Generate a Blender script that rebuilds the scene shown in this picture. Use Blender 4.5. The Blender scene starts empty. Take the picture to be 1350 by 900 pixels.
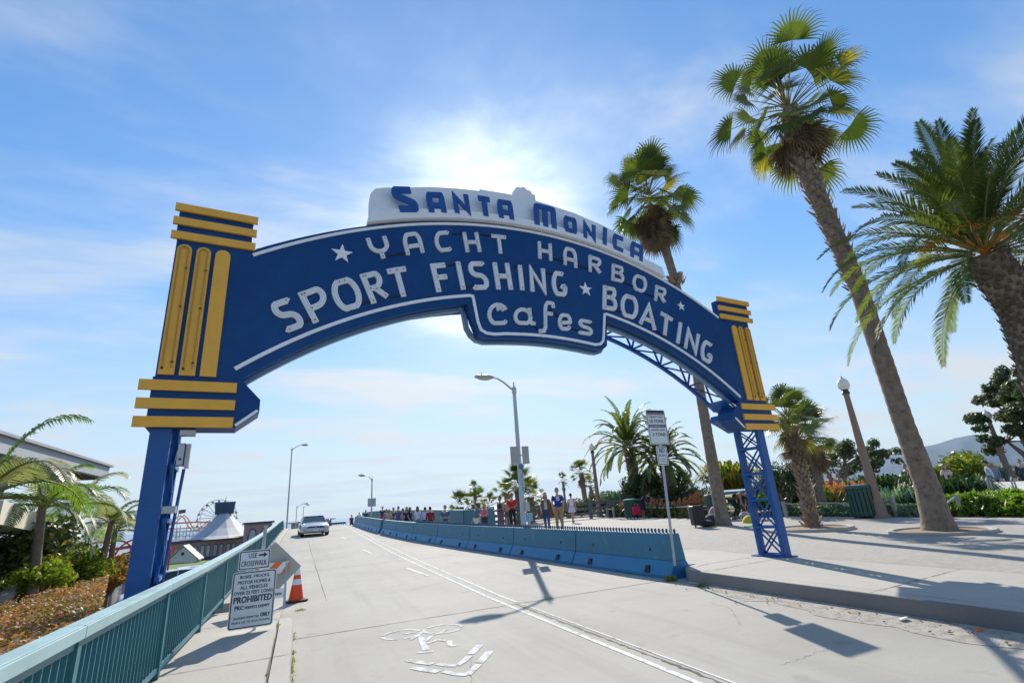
import bpy, bmesh, math, random
from mathutils import Vector, Matrix, noise
R = math.radians
pi = math.pi
rnd = random.Random(7)
scene = bpy.context.scene
COL = scene.collection

# ------------------------------------------------------------------ camera geometry (survey of the photograph)
FPX, CX, CY, HCAM = 653.0, 675.0, 450.0, 1.65
CAM = Vector((0, 0, HCAM))
_Z = Vector(((530-CX)/FPX, (CY+1526)/FPX, -1)).normalized()
_F = Vector(((395-CX)/FPX, (CY-686)/FPX, -1)); _F = (_F - _F.dot(_Z)*_Z).normalized()
_X = _F.cross(_Z)
W2C = Matrix((_X, _F, _Z))            # world = W2C @ cam
def ray(u, v): return W2C @ Vector(((u-CX)/FPX, (CY-v)/FPX, -1))
def smooth(a, b, x):
    t = max(0, min(1, (x-a)/(b-a))); return t*t*(3-2*t)
RP = [(-60,0),(10,0),(15,.06),(20,.13),(26,.25),(32,.40),(38,.56),(44,.70),(52,.83),(60,.88),(70,.78),(90,.1),(120,-2),(200,-8),(400,-12)]
def road_z(y):
    for (a, za), (b, zb) in zip(RP, RP[1:]):
        if y <= b:
            t = (y-a)/(b-a); return za + (zb-za)*t
    return RP[-1][1]
def plaza_z(x, y): return .22 + .21*smooth(9, 20, y)
def on(u, v, fz):
    r = ray(u, v); z = .2
    for i in range(40):
        p = CAM + r*((z-HCAM)/r.z); z = .5*z + .5*fz(p.x, p.y)
    return CAM + r*((z-HCAM)/r.z)
def PL(u, v): return on(u, v, plaza_z)
def RD(u, v): return on(u, v, lambda x, y: road_z(y))
def ATY(u, v, y): r = ray(u, v); return CAM + r*(y/r.y)
def ATD(u, v, d):                      # at horizontal distance d
    r = ray(u, v); return CAM + r*(d/math.hypot(r.x, r.y))

# ------------------------------------------------------------------ materials
MATS = {}
def mat(name, c, rough=.6, metal=0.0, var=.12, scale=3.0, bump=0.0, bscale=60.0, spec=.5, dirt=None, dirt_scale=1.2, dirt_lo=.5, dirt_hi=.75, coat=0.0):
    if name in MATS: return MATS[name]
    m = bpy.data.materials.new(name); m.use_nodes = True; nt = m.node_tree; N = nt.nodes; L = nt.links
    b = N['Principled BSDF']; b.inputs['Roughness'].default_value = rough; b.inputs['Metallic'].default_value = metal
    b.inputs['Specular IOR Level'].default_value = spec; b.inputs['Coat Weight'].default_value = coat
    tc = N.new('ShaderNodeTexCoord')
    n1 = N.new('ShaderNodeTexNoise'); n1.inputs['Scale'].default_value = scale; n1.inputs['Detail'].default_value = 8; n1.inputs['Roughness'].default_value = .65
    L.new(tc.outputs['Object'], n1.inputs['Vector'])
    mp = N.new('ShaderNodeMapRange'); mp.inputs['From Min'].default_value = .3; mp.inputs['From Max'].default_value = .7
    mp.inputs['To Min'].default_value = 1-var; mp.inputs['To Max'].default_value = 1+var
    L.new(n1.outputs['Fac'], mp.inputs['Value'])
    mul = N.new('ShaderNodeVectorMath'); mul.operation = 'SCALE'; mul.inputs[0].default_value = c
    L.new(mp.outputs[0], mul.inputs['Scale']); out = mul.outputs[0]
    if dirt:
        n2 = N.new('ShaderNodeTexNoise'); n2.inputs['Scale'].default_value = dirt_scale; n2.inputs['Detail'].default_value = 10; n2.inputs['Roughness'].default_value = .7
        L.new(tc.outputs['Object'], n2.inputs['Vector'])
        mr = N.new('ShaderNodeMapRange'); mr.inputs['From Min'].default_value = dirt_lo; mr.inputs['From Max'].default_value = dirt_hi
        L.new(n2.outputs['Fac'], mr.inputs['Value'])
        mx = N.new('ShaderNodeMix'); mx.data_type = 'RGBA'
        L.new(mr.outputs[0], mx.inputs[0]); L.new(out, mx.inputs[6]); mx.inputs[7].default_value = (*dirt, 1); out = mx.outputs[2]
    L.new(out, b.inputs['Base Color'])
    rr = N.new('ShaderNodeMapRange'); rr.inputs['To Min'].default_value = max(0, rough-.1); rr.inputs['To Max'].default_value = min(1, rough+.12)
    L.new(n1.outputs['Fac'], rr.inputs['Value']); L.new(rr.outputs[0], b.inputs['Roughness'])
    if bump:
        n3 = N.new('ShaderNodeTexNoise'); n3.inputs['Scale'].default_value = bscale; n3.inputs['Detail'].default_value = 6
        L.new(tc.outputs['Object'], n3.inputs['Vector'])
        bp = N.new('ShaderNodeBump'); bp.inputs['Strength'].default_value = bump; bp.inputs['Distance'].default_value = .02
        L.new(n3.outputs['Fac'], bp.inputs['Height']); L.new(bp.outputs[0], b.inputs['Normal'])
    MATS[name] = m; return m
def leaf(name, c0, c1, c2=None, trans=.35, rough=.45, p2=.85):
    """foliage: colour of every leaf from its own 'tint' value"""
    m = bpy.data.materials.new(name); m.use_nodes = True; nt = m.node_tree; N = nt.nodes; L = nt.links
    b = N['Principled BSDF']; b.inputs['Roughness'].default_value = rough; b.inputs['Specular IOR Level'].default_value = .35
    at = N.new('ShaderNodeAttribute'); at.attribute_name = 'tint'
    cr = N.new('ShaderNodeValToRGB'); L.new(at.outputs['Fac'], cr.inputs[0])
    e = cr.color_ramp.elements; e[0].color = (*c0, 1); e[1].color = (*c1, 1)
    if c2: e[1].position = p2-.1; k = e.new(p2); k.color = (*c2, 1)
    L.new(cr.outputs[0], b.inputs['Base Color'])
    t = N.new('ShaderNodeBsdfTranslucent'); sc = N.new('ShaderNodeVectorMath'); sc.operation = 'MULTIPLY'; sc.inputs[1].default_value = (1.5, 1.6, .6)
    L.new(cr.outputs[0], sc.inputs[0]); L.new(sc.outputs[0], t.inputs['Color'])
    mx = N.new('ShaderNodeMixShader'); mx.inputs[0].default_value = trans
    L.new(b.outputs[0], mx.inputs[1]); L.new(t.outputs[0], mx.inputs[2]); L.new(mx.outputs[0], N['Material Output'].inputs[0])
    MATS[name] = m; return m
def worn(name, c, under, lo=.42, hi=.6, scale=14):
    m = mat(name, c, .95, var=.1, scale=9, spec=.08, dirt=under, dirt_scale=scale, dirt_lo=lo, dirt_hi=hi); return m

# ------------------------------------------------------------------ mesh builder
class MB:
    def __init__(s): s.v = []; s.f = []; s.m = []; s.t = []
    def add(s, vs, fs, mi=0, tint=None):
        o = len(s.v); s.v += [tuple(p) for p in vs]
        for f in fs: s.f.append(tuple(i+o for i in f)); s.m.append(mi); s.t.append(rnd.random() if tint is None else tint)
    def box(s, c, d, rz=0, mi=0, rot=None, tint=None):
        M = rot if rot is not None else Matrix.Rotation(rz, 3, 'Z'); c = Vector(c)
        vs = [c + M @ Vector((x*d[0]/2, y*d[1]/2, z*d[2]/2)) for z in (-1, 1) for y in (-1, 1) for x in (-1, 1)]
        s.add(vs, [(0,2,3,1),(4,5,7,6),(0,1,5,4),(2,6,7,3),(0,4,6,2),(1,3,7,5)], mi, tint)
    def bar(s, a, b, w, h=None, mi=0, up=(0,0,1)):
        a = Vector(a); b = Vector(b); h = h or w; d = b-a; l = d.length
        if l < 1e-6: return
        y = d.normalized(); u = Vector(up)
        if abs(y.dot(u)) > .99: u = Vector((0, 1, 0))
        x = y.cross(u).normalized(); z = x.cross(y)
        s.box((a+b)/2, (w, l, h), rot=Matrix((x, y, z)).transposed(), mi=mi)
    def tube(s, pts, rad, n=8, mi=0, cap=True, tint=None, sy=1.0):
        pts = [Vector(p) for p in pts]; k = len(pts)
        rads = rad if isinstance(rad, (list, tuple)) else [rad]*k
        vs = []; prev = None
        for i, p in enumerate(pts):
            d = (pts[min(i+1, k-1)] - pts[max(i-1, 0)]).normalized()
            if prev is None:
                u = Vector((0, 0, 1)) if abs(d.z) < .9 else Vector((1, 0, 0)); prev = d.cross(u).normalized()
            prev = (prev - d*prev.dot(d)).normalized(); w = d.cross(prev)
            for j in range(n):
                a = 2*pi*j/n; vs.append(p + (prev*math.cos(a) + w*math.sin(a)*sy)*rads[i])
        fs = [(i*n+j, i*n+(j+1) % n, (i+1)*n+(j+1) % n, (i+1)*n+j) for i in range(k-1) for j in range(n)]
        if cap: fs += [tuple(range(n))[::-1], tuple(range((k-1)*n, k*n))]
        s.add(vs, fs, mi, tint)
    def lathe(s, prof, c=(0,0,0), n=16, mi=0, cap=True, sx=1, sy=1):
        c = Vector(c); vs = []
        for r, z in prof:
            for j in range(n): a = 2*pi*j/n; vs.append(c + Vector((r*math.cos(a)*sx, r*math.sin(a)*sy, z)))
        k = len(prof)
        fs = [(i*n+j, i*n+(j+1) % n, (i+1)*n+(j+1) % n, (i+1)*n+j) for i in range(k-1) for j in range(n)]
        if cap: fs += [tuple(range(n))[::-1], tuple(range((k-1)*n, k*n))]
        s.add(vs, fs, mi)
    def prism(s, pts, fn, d0, d1, mi=0, side=None):
        """flat outline pts (a,b) mapped by fn(a,b,d) between depths d0 and d1"""
        n = len(pts); vs = [fn(a, b, d0) for a, b in pts] + [fn(a, b, d1) for a, b in pts]
        s.add(vs, [tuple(range(n)), tuple(range(2*n-1, n-1, -1))], mi)
        s.add(vs, [(i, i+n, (i+1) % n+n, (i+1) % n) for i in range(n)], mi if side is None else side)
    def ell(s, c, r, nu=12, nv=8, mi=0, rot=None):
        c = Vector(c); M = rot or Matrix.Identity(3); vs = []
        for i in range(nv+1):
            t = pi*i/nv
            for j in range(nu):
                a = 2*pi*j/nu; vs.append(c + M @ Vector((r[0]*math.sin(t)*math.cos(a), r[1]*math.sin(t)*math.sin(a), r[2]*math.cos(t))))
        s.add(vs, [(i*nu+j, (i+1)*nu+j, (i+1)*nu+(j+1) % nu, i*nu+(j+1) % nu) for i in range(nv) for j in range(nu)], mi)
    def quad(s, p, n, w, h, mi=0, tint=None):
        n = n.normalized(); u = n.cross(Vector((rnd.uniform(-1,1), rnd.uniform(-1,1), rnd.uniform(-1,1)))).normalized(); v = n.cross(u)
        s.add([p-u*w/2, p+v*h*.35-u*w*.1, p+u*w/2, p-v*h*.35], [(0,1,2,3)], mi, tint)
    def mesh(s, name, mats, org=None, smooth_=False):
        me = bpy.data.meshes.new(name)
        vs = s.v if org is None else [(x-org[0], y-org[1], z-org[2]) for x, y, z in s.v]
        me.from_pydata(vs, [], s.f)
        for m in (mats if isinstance(mats, (list, tuple)) else [mats]): me.materials.append(m)
        me.polygons.foreach_set('material_index', s.m)
        a = me.attributes.new('tint', 'FLOAT', 'FACE'); a.data.foreach_set('value', s.t)
        if smooth_:
            me.polygons.foreach_set('use_smooth', [True]*len(s.f))
            try: me.set_sharp_from_angle(angle=R(42))
            except Exception: pass
        me.update(); return me
    def build(s, name, mats, parent=None, org=None, smooth_=False, label=None, cat=None, group=None, kind=None):
        o = bpy.data.objects.new(name, s.mesh(name, mats, org, smooth_)); COL.objects.link(o)
        if org is not None and parent is None: o.location = org
        o.parent = parent; tag(o, label, cat, group, kind); return o
def tag(o, label=None, cat=None, group=None, kind=None):
    if label: o['label'] = label
    if cat: o['category'] = cat
    if group: o['group'] = group
    if kind: o['kind'] = kind
    return o
def thing(name, label, cat, loc=(0,0,0), rz=0, group=None):
    o = bpy.data.objects.new(name, None); COL.objects.link(o); o.location = loc; o.rotation_euler = (0, 0, rz); o.empty_display_size = .2
    return tag(o, label, cat, group)
def copy_tree(o, parent=None):
    c = o.copy(); COL.objects.link(c); c.parent = parent
    for ch in list(o.children): copy_tree(ch, c)
    return c
def dup(o, loc, rz=0, label=None, group=None, scale=None):
    c = copy_tree(o); c.location = loc; c.rotation_euler = (0, 0, rz)
    if scale: c.scale = (scale,)*3 if not isinstance(scale, tuple) else scale
    tag(c, label, None, group); return c
_tc = {}
def text_geo(txt):
    if txt in _tc: return _tc[txt]
    cu = bpy.data.curves.new('lettering', 'FONT'); cu.body = txt; cu.align_x = 'LEFT'; cu.resolution_u = 2
    ob = bpy.data.objects.new('lettering', cu); COL.objects.link(ob)
    dg = bpy.context.evaluated_depsgraph_get(); me = bpy.data.meshes.new_from_object(ob.evaluated_get(dg))
    vs = [v.co.copy() for v in me.vertices]; fs = [tuple(p.vertices) for p in me.polygons]
    bpy.data.objects.remove(ob); bpy.data.curves.remove(cu); bpy.data.meshes.remove(me)
    _tc[txt] = (vs, fs); return _tc[txt]
def text_to(mb, txt, fn, a0, b0, w, h, d, bold=.0, mi=0):
    """text fitted in box a0..a0+w, b0..b0+h of plane fn(a,b,d)"""
    vs, fs = text_geo(txt)
    x0 = min(v.x for v in vs); x1 = max(v.x for v in vs); y0 = min(v.y for v in vs); y1 = max(v.y for v in vs)
    for k, o in enumerate(((0, 0),) if not bold else ((0, 0), (bold, 0), (0, bold*.6), (bold, bold*.6))):
        P = [fn(a0+o[0]+(v.x-x0)/(x1-x0)*w, b0+o[1]+(v.y-y0)/(y1-y0)*h, d-.0004*k) for v in vs]
        mb.add(P, fs, mi)
def rrect(a0, b0, a1, b1, r, n=4):
    pts = []
    for cx, cy, t0 in ((a1-r, b1-r, 0), (a0+r, b1-r, 90), (a0+r, b0+r, 180), (a1-r, b0+r, 270)):
        for i in range(n+1): t = R(t0+90*i/n); pts.append((cx+r*math.cos(t), cy+r*math.sin(t)))
    return pts

# ------------------------------------------------------------------ world, sun, camera
SUN_AZ, SUN_EL = R(21.0), R(32.8)
sd = Vector((math.sin(SUN_AZ)*math.cos(SUN_EL), math.cos(SUN_AZ)*math.cos(SUN_EL), math.sin(SUN_EL)))
w = bpy.data.worlds.new('World'); scene.world = w; w.use_nodes = True
nt = w.node_tree; N = nt.nodes; L = nt.links
bg = N['Background']; bg.inputs['Strength'].default_value = .108
sky = N.new('ShaderNodeTexSky'); sky.sky_type = 'NISHITA'; sky.sun_disc = False
sky.sun_elevation = SUN_EL; sky.sun_rotation = SUN_AZ; sky.altitude = 0; sky.air_density = 1.0; sky.dust_density = .15; sky.ozone_density = 2.2
tc = N.new('ShaderNodeTexCoord')
# cirrus: stretched noise on a high plane direction/z
sep = N.new('ShaderNodeSeparateXYZ'); L.new(tc.outputs['Generated'], sep.inputs[0])
zc = N.new('ShaderNodeMath'); zc.operation = 'MAXIMUM'; zc.inputs[1].default_value = .0; L.new(sep.outputs['Z'], zc.inputs[0])
za = N.new('ShaderNodeMath'); za.operation = 'ADD'; za.inputs[1].default_value = .12; L.new(zc.outputs[0], za.inputs[0])
dv = N.new('ShaderNodeVectorMath'); dv.operation = 'DIVIDE'; cmb = N.new('ShaderNodeCombineXYZ')
for i in range(3): L.new(za.outputs[0], cmb.inputs[i])
L.new(tc.outputs['Generated'], dv.inputs[0]); L.new(cmb.outputs[0], dv.inputs[1])
mpg = N.new('ShaderNodeMapping'); mpg.inputs['Scale'].default_value = (.55, 1.15, 0); mpg.inputs['Rotation'].default_value = (0, 0, R(-28)); mpg.inputs['Location'].default_value = (3.1, 1.7, 0)
L.new(dv.outputs[0], mpg.inputs['Vector'])
nz = N.new('ShaderNodeTexNoise'); nz.inputs['Scale'].default_value = 1.5; nz.inputs['Detail'].default_value = 9; nz.inputs['Roughness'].default_value = .58; nz.inputs['Distortion'].default_value = .35
L.new(mpg.outputs[0], nz.inputs['Vector'])
cr = N.new('ShaderNodeMapRange'); cr.interpolation_type = 'SMOOTHSTEP'; cr.inputs['From Min'].default_value = .42; cr.inputs['From Max'].default_value = .80; cr.inputs['To Max'].default_value = .85
L.new(nz.outputs['Fac'], cr.inputs['Value'])
dot = N.new('ShaderNodeVectorMath'); dot.operation = 'DOT_PRODUCT'; L.new(tc.outputs['Generated'], dot.inputs[0]); dot.inputs[1].default_value = sd
def powr(src, e, k):
    m0 = N.new('ShaderNodeMath'); m0.operation = 'MAXIMUM'; m0.inputs[1].default_value = 0; L.new(src, m0.inputs[0])
    m1 = N.new('ShaderNodeMath'); m1.operation = 'POWER'; m1.inputs[1].default_value = e; L.new(m0.outputs[0], m1.inputs[0])
    m2 = N.new('ShaderNodeMath'); m2.operation = 'MULTIPLY'; m2.inputs[1].default_value = k; L.new(m1.outputs[0], m2.inputs[0]); return m2.outputs[0]
def addn(a, b):
    m = N.new('ShaderNodeMath'); m.operation = 'ADD'; L.new(a, m.inputs[0])
    if isinstance(b, float): m.inputs[1].default_value = b
    else: L.new(b, m.inputs[1])
    return m.outputs[0]
lum = addn(addn(powr(dot.outputs['Value'], 10, 1.0), powr(dot.outputs['Value'], 70, 8.0)), 4.1)
cc = N.new('ShaderNodeVectorMath'); cc.operation = 'SCALE'; cc.inputs[0].default_value = (.90, .965, 1.02); L.new(lum, cc.inputs['Scale'])
# thin veil round the sun and along the horizon
nmul = N.new('ShaderNodeMath'); nmul.operation = 'MULTIPLY'; nr = N.new('ShaderNodeMapRange'); nr.inputs['From Min'].default_value = .35; nr.inputs['From Max'].default_value = .62; L.new(nz.outputs['Fac'], nr.inputs['Value'])
L.new(nr.outputs[0], nmul.inputs[0]); L.new(powr(dot.outputs['Value'], 22, 1.0), nmul.inputs[1])
veil = addn(addn(powr(dot.outputs['Value'], 60, .35), nmul.outputs[0]), cr.outputs[0])
hz = N.new('ShaderNodeMapRange'); hz.inputs['From Min'].default_value = 0; hz.inputs['From Max'].default_value = .46; hz.inputs['To Min'].default_value = .66; hz.inputs['To Max'].default_value = 0; hz.interpolation_type = 'SMOOTHSTEP'
L.new(sep.outputs['Z'], hz.inputs['Value'])
veil = addn(veil, hz.outputs[0]); vc = N.new('ShaderNodeClamp'); L.new(veil, vc.inputs[0]); vc.inputs['Max'].default_value = .97
hs = N.new('ShaderNodeHueSaturation'); hs.inputs['Saturation'].default_value = 1.12; L.new(sky.outputs[0], hs.inputs['Color'])
bw = N.new('ShaderNodeRGBToBW'); L.new(sky.outputs[0], bw.inputs[0])
k1 = N.new('ShaderNodeMath'); k1.operation = 'MULTIPLY_ADD'; k1.inputs[1].default_value = .13; k1.inputs[2].default_value = 1; L.new(bw.outputs[0], k1.inputs[0])
k2 = N.new('ShaderNodeMath'); k2.operation = 'DIVIDE'; k2.inputs[0].default_value = 1.36; L.new(k1.outputs[0], k2.inputs[1])
ks = N.new('ShaderNodeVectorMath'); ks.operation = 'SCALE'; tm = N.new('ShaderNodeVectorMath'); tm.operation = 'MULTIPLY'; tm.inputs[1].default_value = (.76, .885, .935); L.new(hs.outputs[0], tm.inputs[0]); L.new(tm.outputs[0], ks.inputs[0]); L.new(k2.outputs[0], ks.inputs['Scale'])
mx = N.new('ShaderNodeMix'); mx.data_type = 'RGBA'; L.new(vc.outputs[0], mx.inputs[0]); L.new(ks.outputs[0], mx.inputs[6]); L.new(cc.outputs[0], mx.inputs[7])
L.new(mx.outputs[2], bg.inputs['Color'])
sl = bpy.data.lights.new('sun', 'SUN'); sl.energy = 3.5; sl.angle = R(.53); sl.color = (1, .925, .81)
so = bpy.data.objects.new('sun', sl); COL.objects.link(so); so.rotation_euler = sd.to_track_quat('Z', 'Y').to_euler()
cd = bpy.data.cameras.new('camera'); cam = bpy.data.objects.new('camera', cd); COL.objects.link(cam); scene.camera = cam
cd.sensor_width = 36; cd.lens = FPX/1350*36; cd.clip_end = 60000; cd.clip_start = .05
cam.matrix_world = Matrix.Translation(CAM) @ W2C.to_4x4()
vs_ = scene.view_settings; vs_.view_transform = 'Standard'; vs_.look = 'None'; vs_.exposure = .88; vs_.gamma = 1
scene.cycles.max_bounces = 8; scene.cycles.transparent_max_bounces = 8; scene.cycles.use_denoising = True

# ------------------------------------------------------------------ shared materials
m_blue = mat('sign_blue_paint', (.001, .052, .19), .42, var=.10, scale=1.5, bump=.03, bscale=4, spec=.25, dirt=(.008, .08, .235), dirt_scale=.9, dirt_lo=.48, dirt_hi=.8)
m_blue2 = mat('steel_blue_paint', (.002, .085, .30), .42, var=.14, scale=5, bump=.05, bscale=25)
m_gold = mat('gold_paint', (.92, .455, .045), .5, var=.08, scale=4)
m_white = mat('white_enamel', (.90, .90, .90), .5, var=.07, scale=9, dirt=(.45,.43,.40), dirt_scale=9, dirt_lo=.62, dirt_hi=.85)
m_board = mat('white_board_paint', (.86, .86, .86), .5, var=.05, scale=3)
m_tube = mat('neon_glass_tube', (.74, .75, .76), .12, var=.05)
m_black = mat('black_rubber', (.012, .012, .013), .6)
m_teal = mat('teal_rail_paint', (.04, .17, .21), .42, var=.12, scale=6)
m_tealcap = mat('pale_teal_cap', (.34, .50, .52), .42, var=.1, scale=3, bump=.05, bscale=12)
m_barr = mat('blue_barrier_paint', (.028, .165, .26), .55, var=.15, scale=2.5, bump=.15, bscale=40, dirt=(.14,.24,.29), dirt_scale=3.0, dirt_lo=.56, dirt_hi=.80)
m_barrlow = mat('blue_barrier_paint_bright', (.018, .185, .36), .5, var=.15, scale=2.5, bump=.15, bscale=40, dirt=(.12,.22,.28), dirt_scale=4.0, dirt_lo=.6, dirt_hi=.82)
m_galv = mat('galvanised_steel', (.42, .43, .44), .42, .6, var=.12, scale=10)
m_conc_lamp = mat('white_lamp_pole_paint', (.50, .52, .54), .5, var=.1)
m_asph = mat('road_seal', (.05,.05,.05), .8)
m_signw = mat('sign_sheet_white', (.74, .76, .77), .4, var=.04, scale=5)
m_signk = mat('sign_black', (.02, .025, .045), .4)
m_glass = mat('window_glass', (.03, .045, .055), .06, var=.1)
m_soil = mat('dry_soil', (.30, .20, .12), .95, var=.25, scale=6, bump=.6, bscale=30)
# ------------------------------------------------------------------ the setting
def bline(y):   # x of the barrier foot (road side) against y
    P = [(9.05, 7.02), (15, 6.62), (22, 5.95), (30, 5.15), (38, 4.75), (46, 4.72), (60, 5.0)]
    for (a, xa), (b, xb) in zip(P, P[1:]):
        if y <= b: return xa+(xb-xa)*(y-a)/(b-a)
    return P[-1][1]
def concrete(name, base, stain, brick=None):
    m = bpy.data.materials.new(name); m.use_nodes = True; nt = m.node_tree; N = nt.nodes; L = nt.links; b = N['Principled BSDF']
    b.inputs['Roughness'].default_value = .85; b.inputs['Specular IOR Level'].default_value = .25
    g = N.new('ShaderNodeNewGeometry')
    def nz(s, d, r): n = N.new('ShaderNodeTexNoise'); n.inputs['Scale'].default_value = s; n.inputs['Detail'].default_value = d; n.inputs['Roughness'].default_value = r; L.new(g.outputs['Position'], n.inputs['Vector']); return n.outputs['Fac']
    def mr(s, a, b_, c, d): n = N.new('ShaderNodeMapRange'); L.new(s, n.inputs['Value']); n.inputs['From Min'].default_value = a; n.inputs['From Max'].default_value = b_; n.inputs['To Min'].default_value = c; n.inputs['To Max'].default_value = d; return n.outputs[0]
    def mixc(f, a, c):
        n = N.new('ShaderNodeMix'); n.data_type = 'RGBA'; L.new(f, n.inputs[0])
        if isinstance(a, tuple): n.inputs[6].default_value = (*a, 1)
        else: L.new(a, n.inputs[6])
        n.inputs[7].default_value = (*c, 1); return n.outputs[2]
    big = nz(.35, 9, .62); fine = nz(38, 5, .7); mid = nz(3.2, 8, .7)
    c = mixc(mr(big, .40, .68, 0, .7), base, stain)
    c = mixc(mr(mid, .56, .74, 0, .5), c, tuple(x*.72 for x in base))
    c = mixc(mr(fine, .55, .8, 0, .55), c, tuple(x*.55 for x in base))
    c = mixc(mr(nz(90, 2, .5), .62, .72, 0, .35), c, tuple(min(.8, x*1.4) for x in base))
    h = fine
    if name == 'road_concrete':
        mp_ = N.new('ShaderNodeMapping'); mp_.inputs['Scale'].default_value = (1.1, .07, 1); L.new(g.outputs['Position'], mp_.inputs['Vector'])
        n5 = N.new('ShaderNodeTexNoise'); n5.inputs['Scale'].default_value = 1.6; n5.inputs['Detail'].default_value = 6; n5.inputs['Roughness'].default_value = .6; L.new(mp_.outputs[0], n5.inputs['Vector'])
        c = mixc(mr(n5.outputs['Fac'], .50, .72, 0, .55), c, tuple(x*.70 for x in base))
        c = mixc(mr(nz(1.7, 3, .4), .66, .72, 0, .4), c, tuple(x*.62 for x in base))
    if brick:
        br = N.new('ShaderNodeTexBrick'); br.inputs['Scale'].default_value = brick; br.inputs['Mortar Size'].default_value = .012; br.inputs['Color1'].default_value = (.92,.92,.92,1); br.inputs['Color2'].default_value = (1.08,1.06,1.05,1); br.inputs['Mortar'].default_value = (.62,.60,.58,1)
        L.new(g.outputs['Position'], br.inputs['Vector'])
        mu = N.new('ShaderNodeMix'); mu.data_type = 'RGBA'; mu.blend_type = 'MULTIPLY'; mu.inputs[0].default_value = 1; L.new(c, mu.inputs[6]); L.new(br.outputs[0], mu.inputs[7]); c = mu.outputs[2]
    L.new(c, b.inputs['Base Color'])
    bp = N.new('ShaderNodeBump'); bp.inputs['Strength'].default_value = .35; bp.inputs['Distance'].default_value = .01; L.new(h, bp.inputs['Height']); L.new(bp.outputs[0], b.inputs['Normal'])
    MATS[name] = m; return m
m_road = concrete('road_concrete', (.405, .39, .35), (.31, .295, .26))
m_walk = concrete('sidewalk_concrete', (.445, .425, .38), (.35, .33, .29))
m_kerb = concrete('kerb_concrete', (.36, .35, .33), (.25, .24, .225))
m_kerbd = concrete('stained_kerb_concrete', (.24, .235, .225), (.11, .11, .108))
m_pav = concrete('plaza_pavers', (.40, .38, .35), (.34, .325, .305), brick=4.2)
m_sea = mat('sea_water', (.10, .17, .22), .22, var=.12, scale=.02, bump=.3, bscale=.4)
m_sand = mat('sand', (.42, .36, .28), .95, var=.1, scale=.1)
m_grass = mat('lawn_grass', (.10, .17, .03), .9, var=.3, scale=8, bump=.4, bscale=120)
m_bank = mat('bank_soil', (.13, .10, .07), .95, var=.3, scale=2, bump=.6, bscale=12)
m_paint = worn('worn_road_paint', (.74, .74, .73), (.44,.425,.39), .50, .62, 7)
m_paint2 = worn('faded_symbol_paint', (.70, .70, .69), (.44,.425,.39), .46, .60, 8)

def strip(name, xs, ys, fz, mats, kind='structure', **k):
    mb = MB(); nx = len(xs)
    vs = [(x, y, fz(x, y)) for y in ys for x in xs]
    mb.add(vs, [(j*nx+i, j*nx+i+1, (j+1)*nx+i+1, (j+1)*nx+i) for j in range(len(ys)-1) for i in range(nx-1)])
    return mb.build(name, mats, smooth_=True, kind=kind, **k)
def lin(a, b, n): return [a+(b-a)*i/n for i in range(n+1)]
YS = lin(-30, 10, 10)+lin(11, 70, 59)+lin(75, 200, 25)
strip('road', lin(-1.3, 9, 8), YS, lambda x, y: road_z(y), m_road)
# left footway with its kerb, ending in a ramp
def walk_l(x, y): return road_z(y)+.15 - .147*smooth(10.2, 12.2, y)
mb = MB(); ys = lin(-20, 8, 8)+lin(8.5, 12.4, 10)
def cross(ya, yb, prof):
    pass
vs = []; fs = []
for y in ys:
    z = walk_l(0, y); xr = -.215
    vs += [(-1.6, y, z), (xr, y, z)]
for i in range(len(ys)-1): fs.append((2*i, 2*i+1, 2*i+3, 2*i+2))
mb.add(vs, fs); mb.build('sidewalk', m_walk, kind='structure')
mb = MB()
def kerb_run(mb, P, zf, w, out, drop=.35, r=.02):
    """P: list of (x,y) along the front face; out = unit vector towards the road side"""
    prof = []
    n = len(P)
    rows = []
    for i, (x, y) in enumerate(P):
        a = Vector(P[max(i-1,0)]); b = Vector(P[min(i+1,n-1)]); t = (b-a).normalized(); nn = Vector((t.y, -t.x))*out
        z = zf(x, y); q = Vector((x, y))
        rows.append([(*(q-nn*w), z+.003), (*(q-nn*r), z+.003), (*(q-nn*r*.3), z-.006+.003), (*q, z-r), (*(q+nn*.015), z-drop)])
    vs = [p for r_ in rows for p in r_]
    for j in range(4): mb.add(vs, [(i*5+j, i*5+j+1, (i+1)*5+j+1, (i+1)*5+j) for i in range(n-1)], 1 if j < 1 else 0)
    for i in (0, n-1): mb.add(rows[i] + [(rows[i][0][0], rows[i][0][1], rows[i][4][2])], [tuple(range(6))])
kerb_run(mb, [(0, y) for y in lin(-20, 9.1, 10)] + [(-.005, 9.5), (-.03, 9.85), (-.08, 10.02)], lambda x, y: walk_l(x, y), .2, 1)
mb.build('kerb', [m_kerb, m_walk], kind='structure')
mb = MB(); kerb_run(mb, [(-.98, y) for y in lin(12.6, 70, 50)], lambda x, y: road_z(y)+.14, .5, 1); mb.build('parapet_kerb', [m_walk, m_walk], kind='structure')
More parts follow.
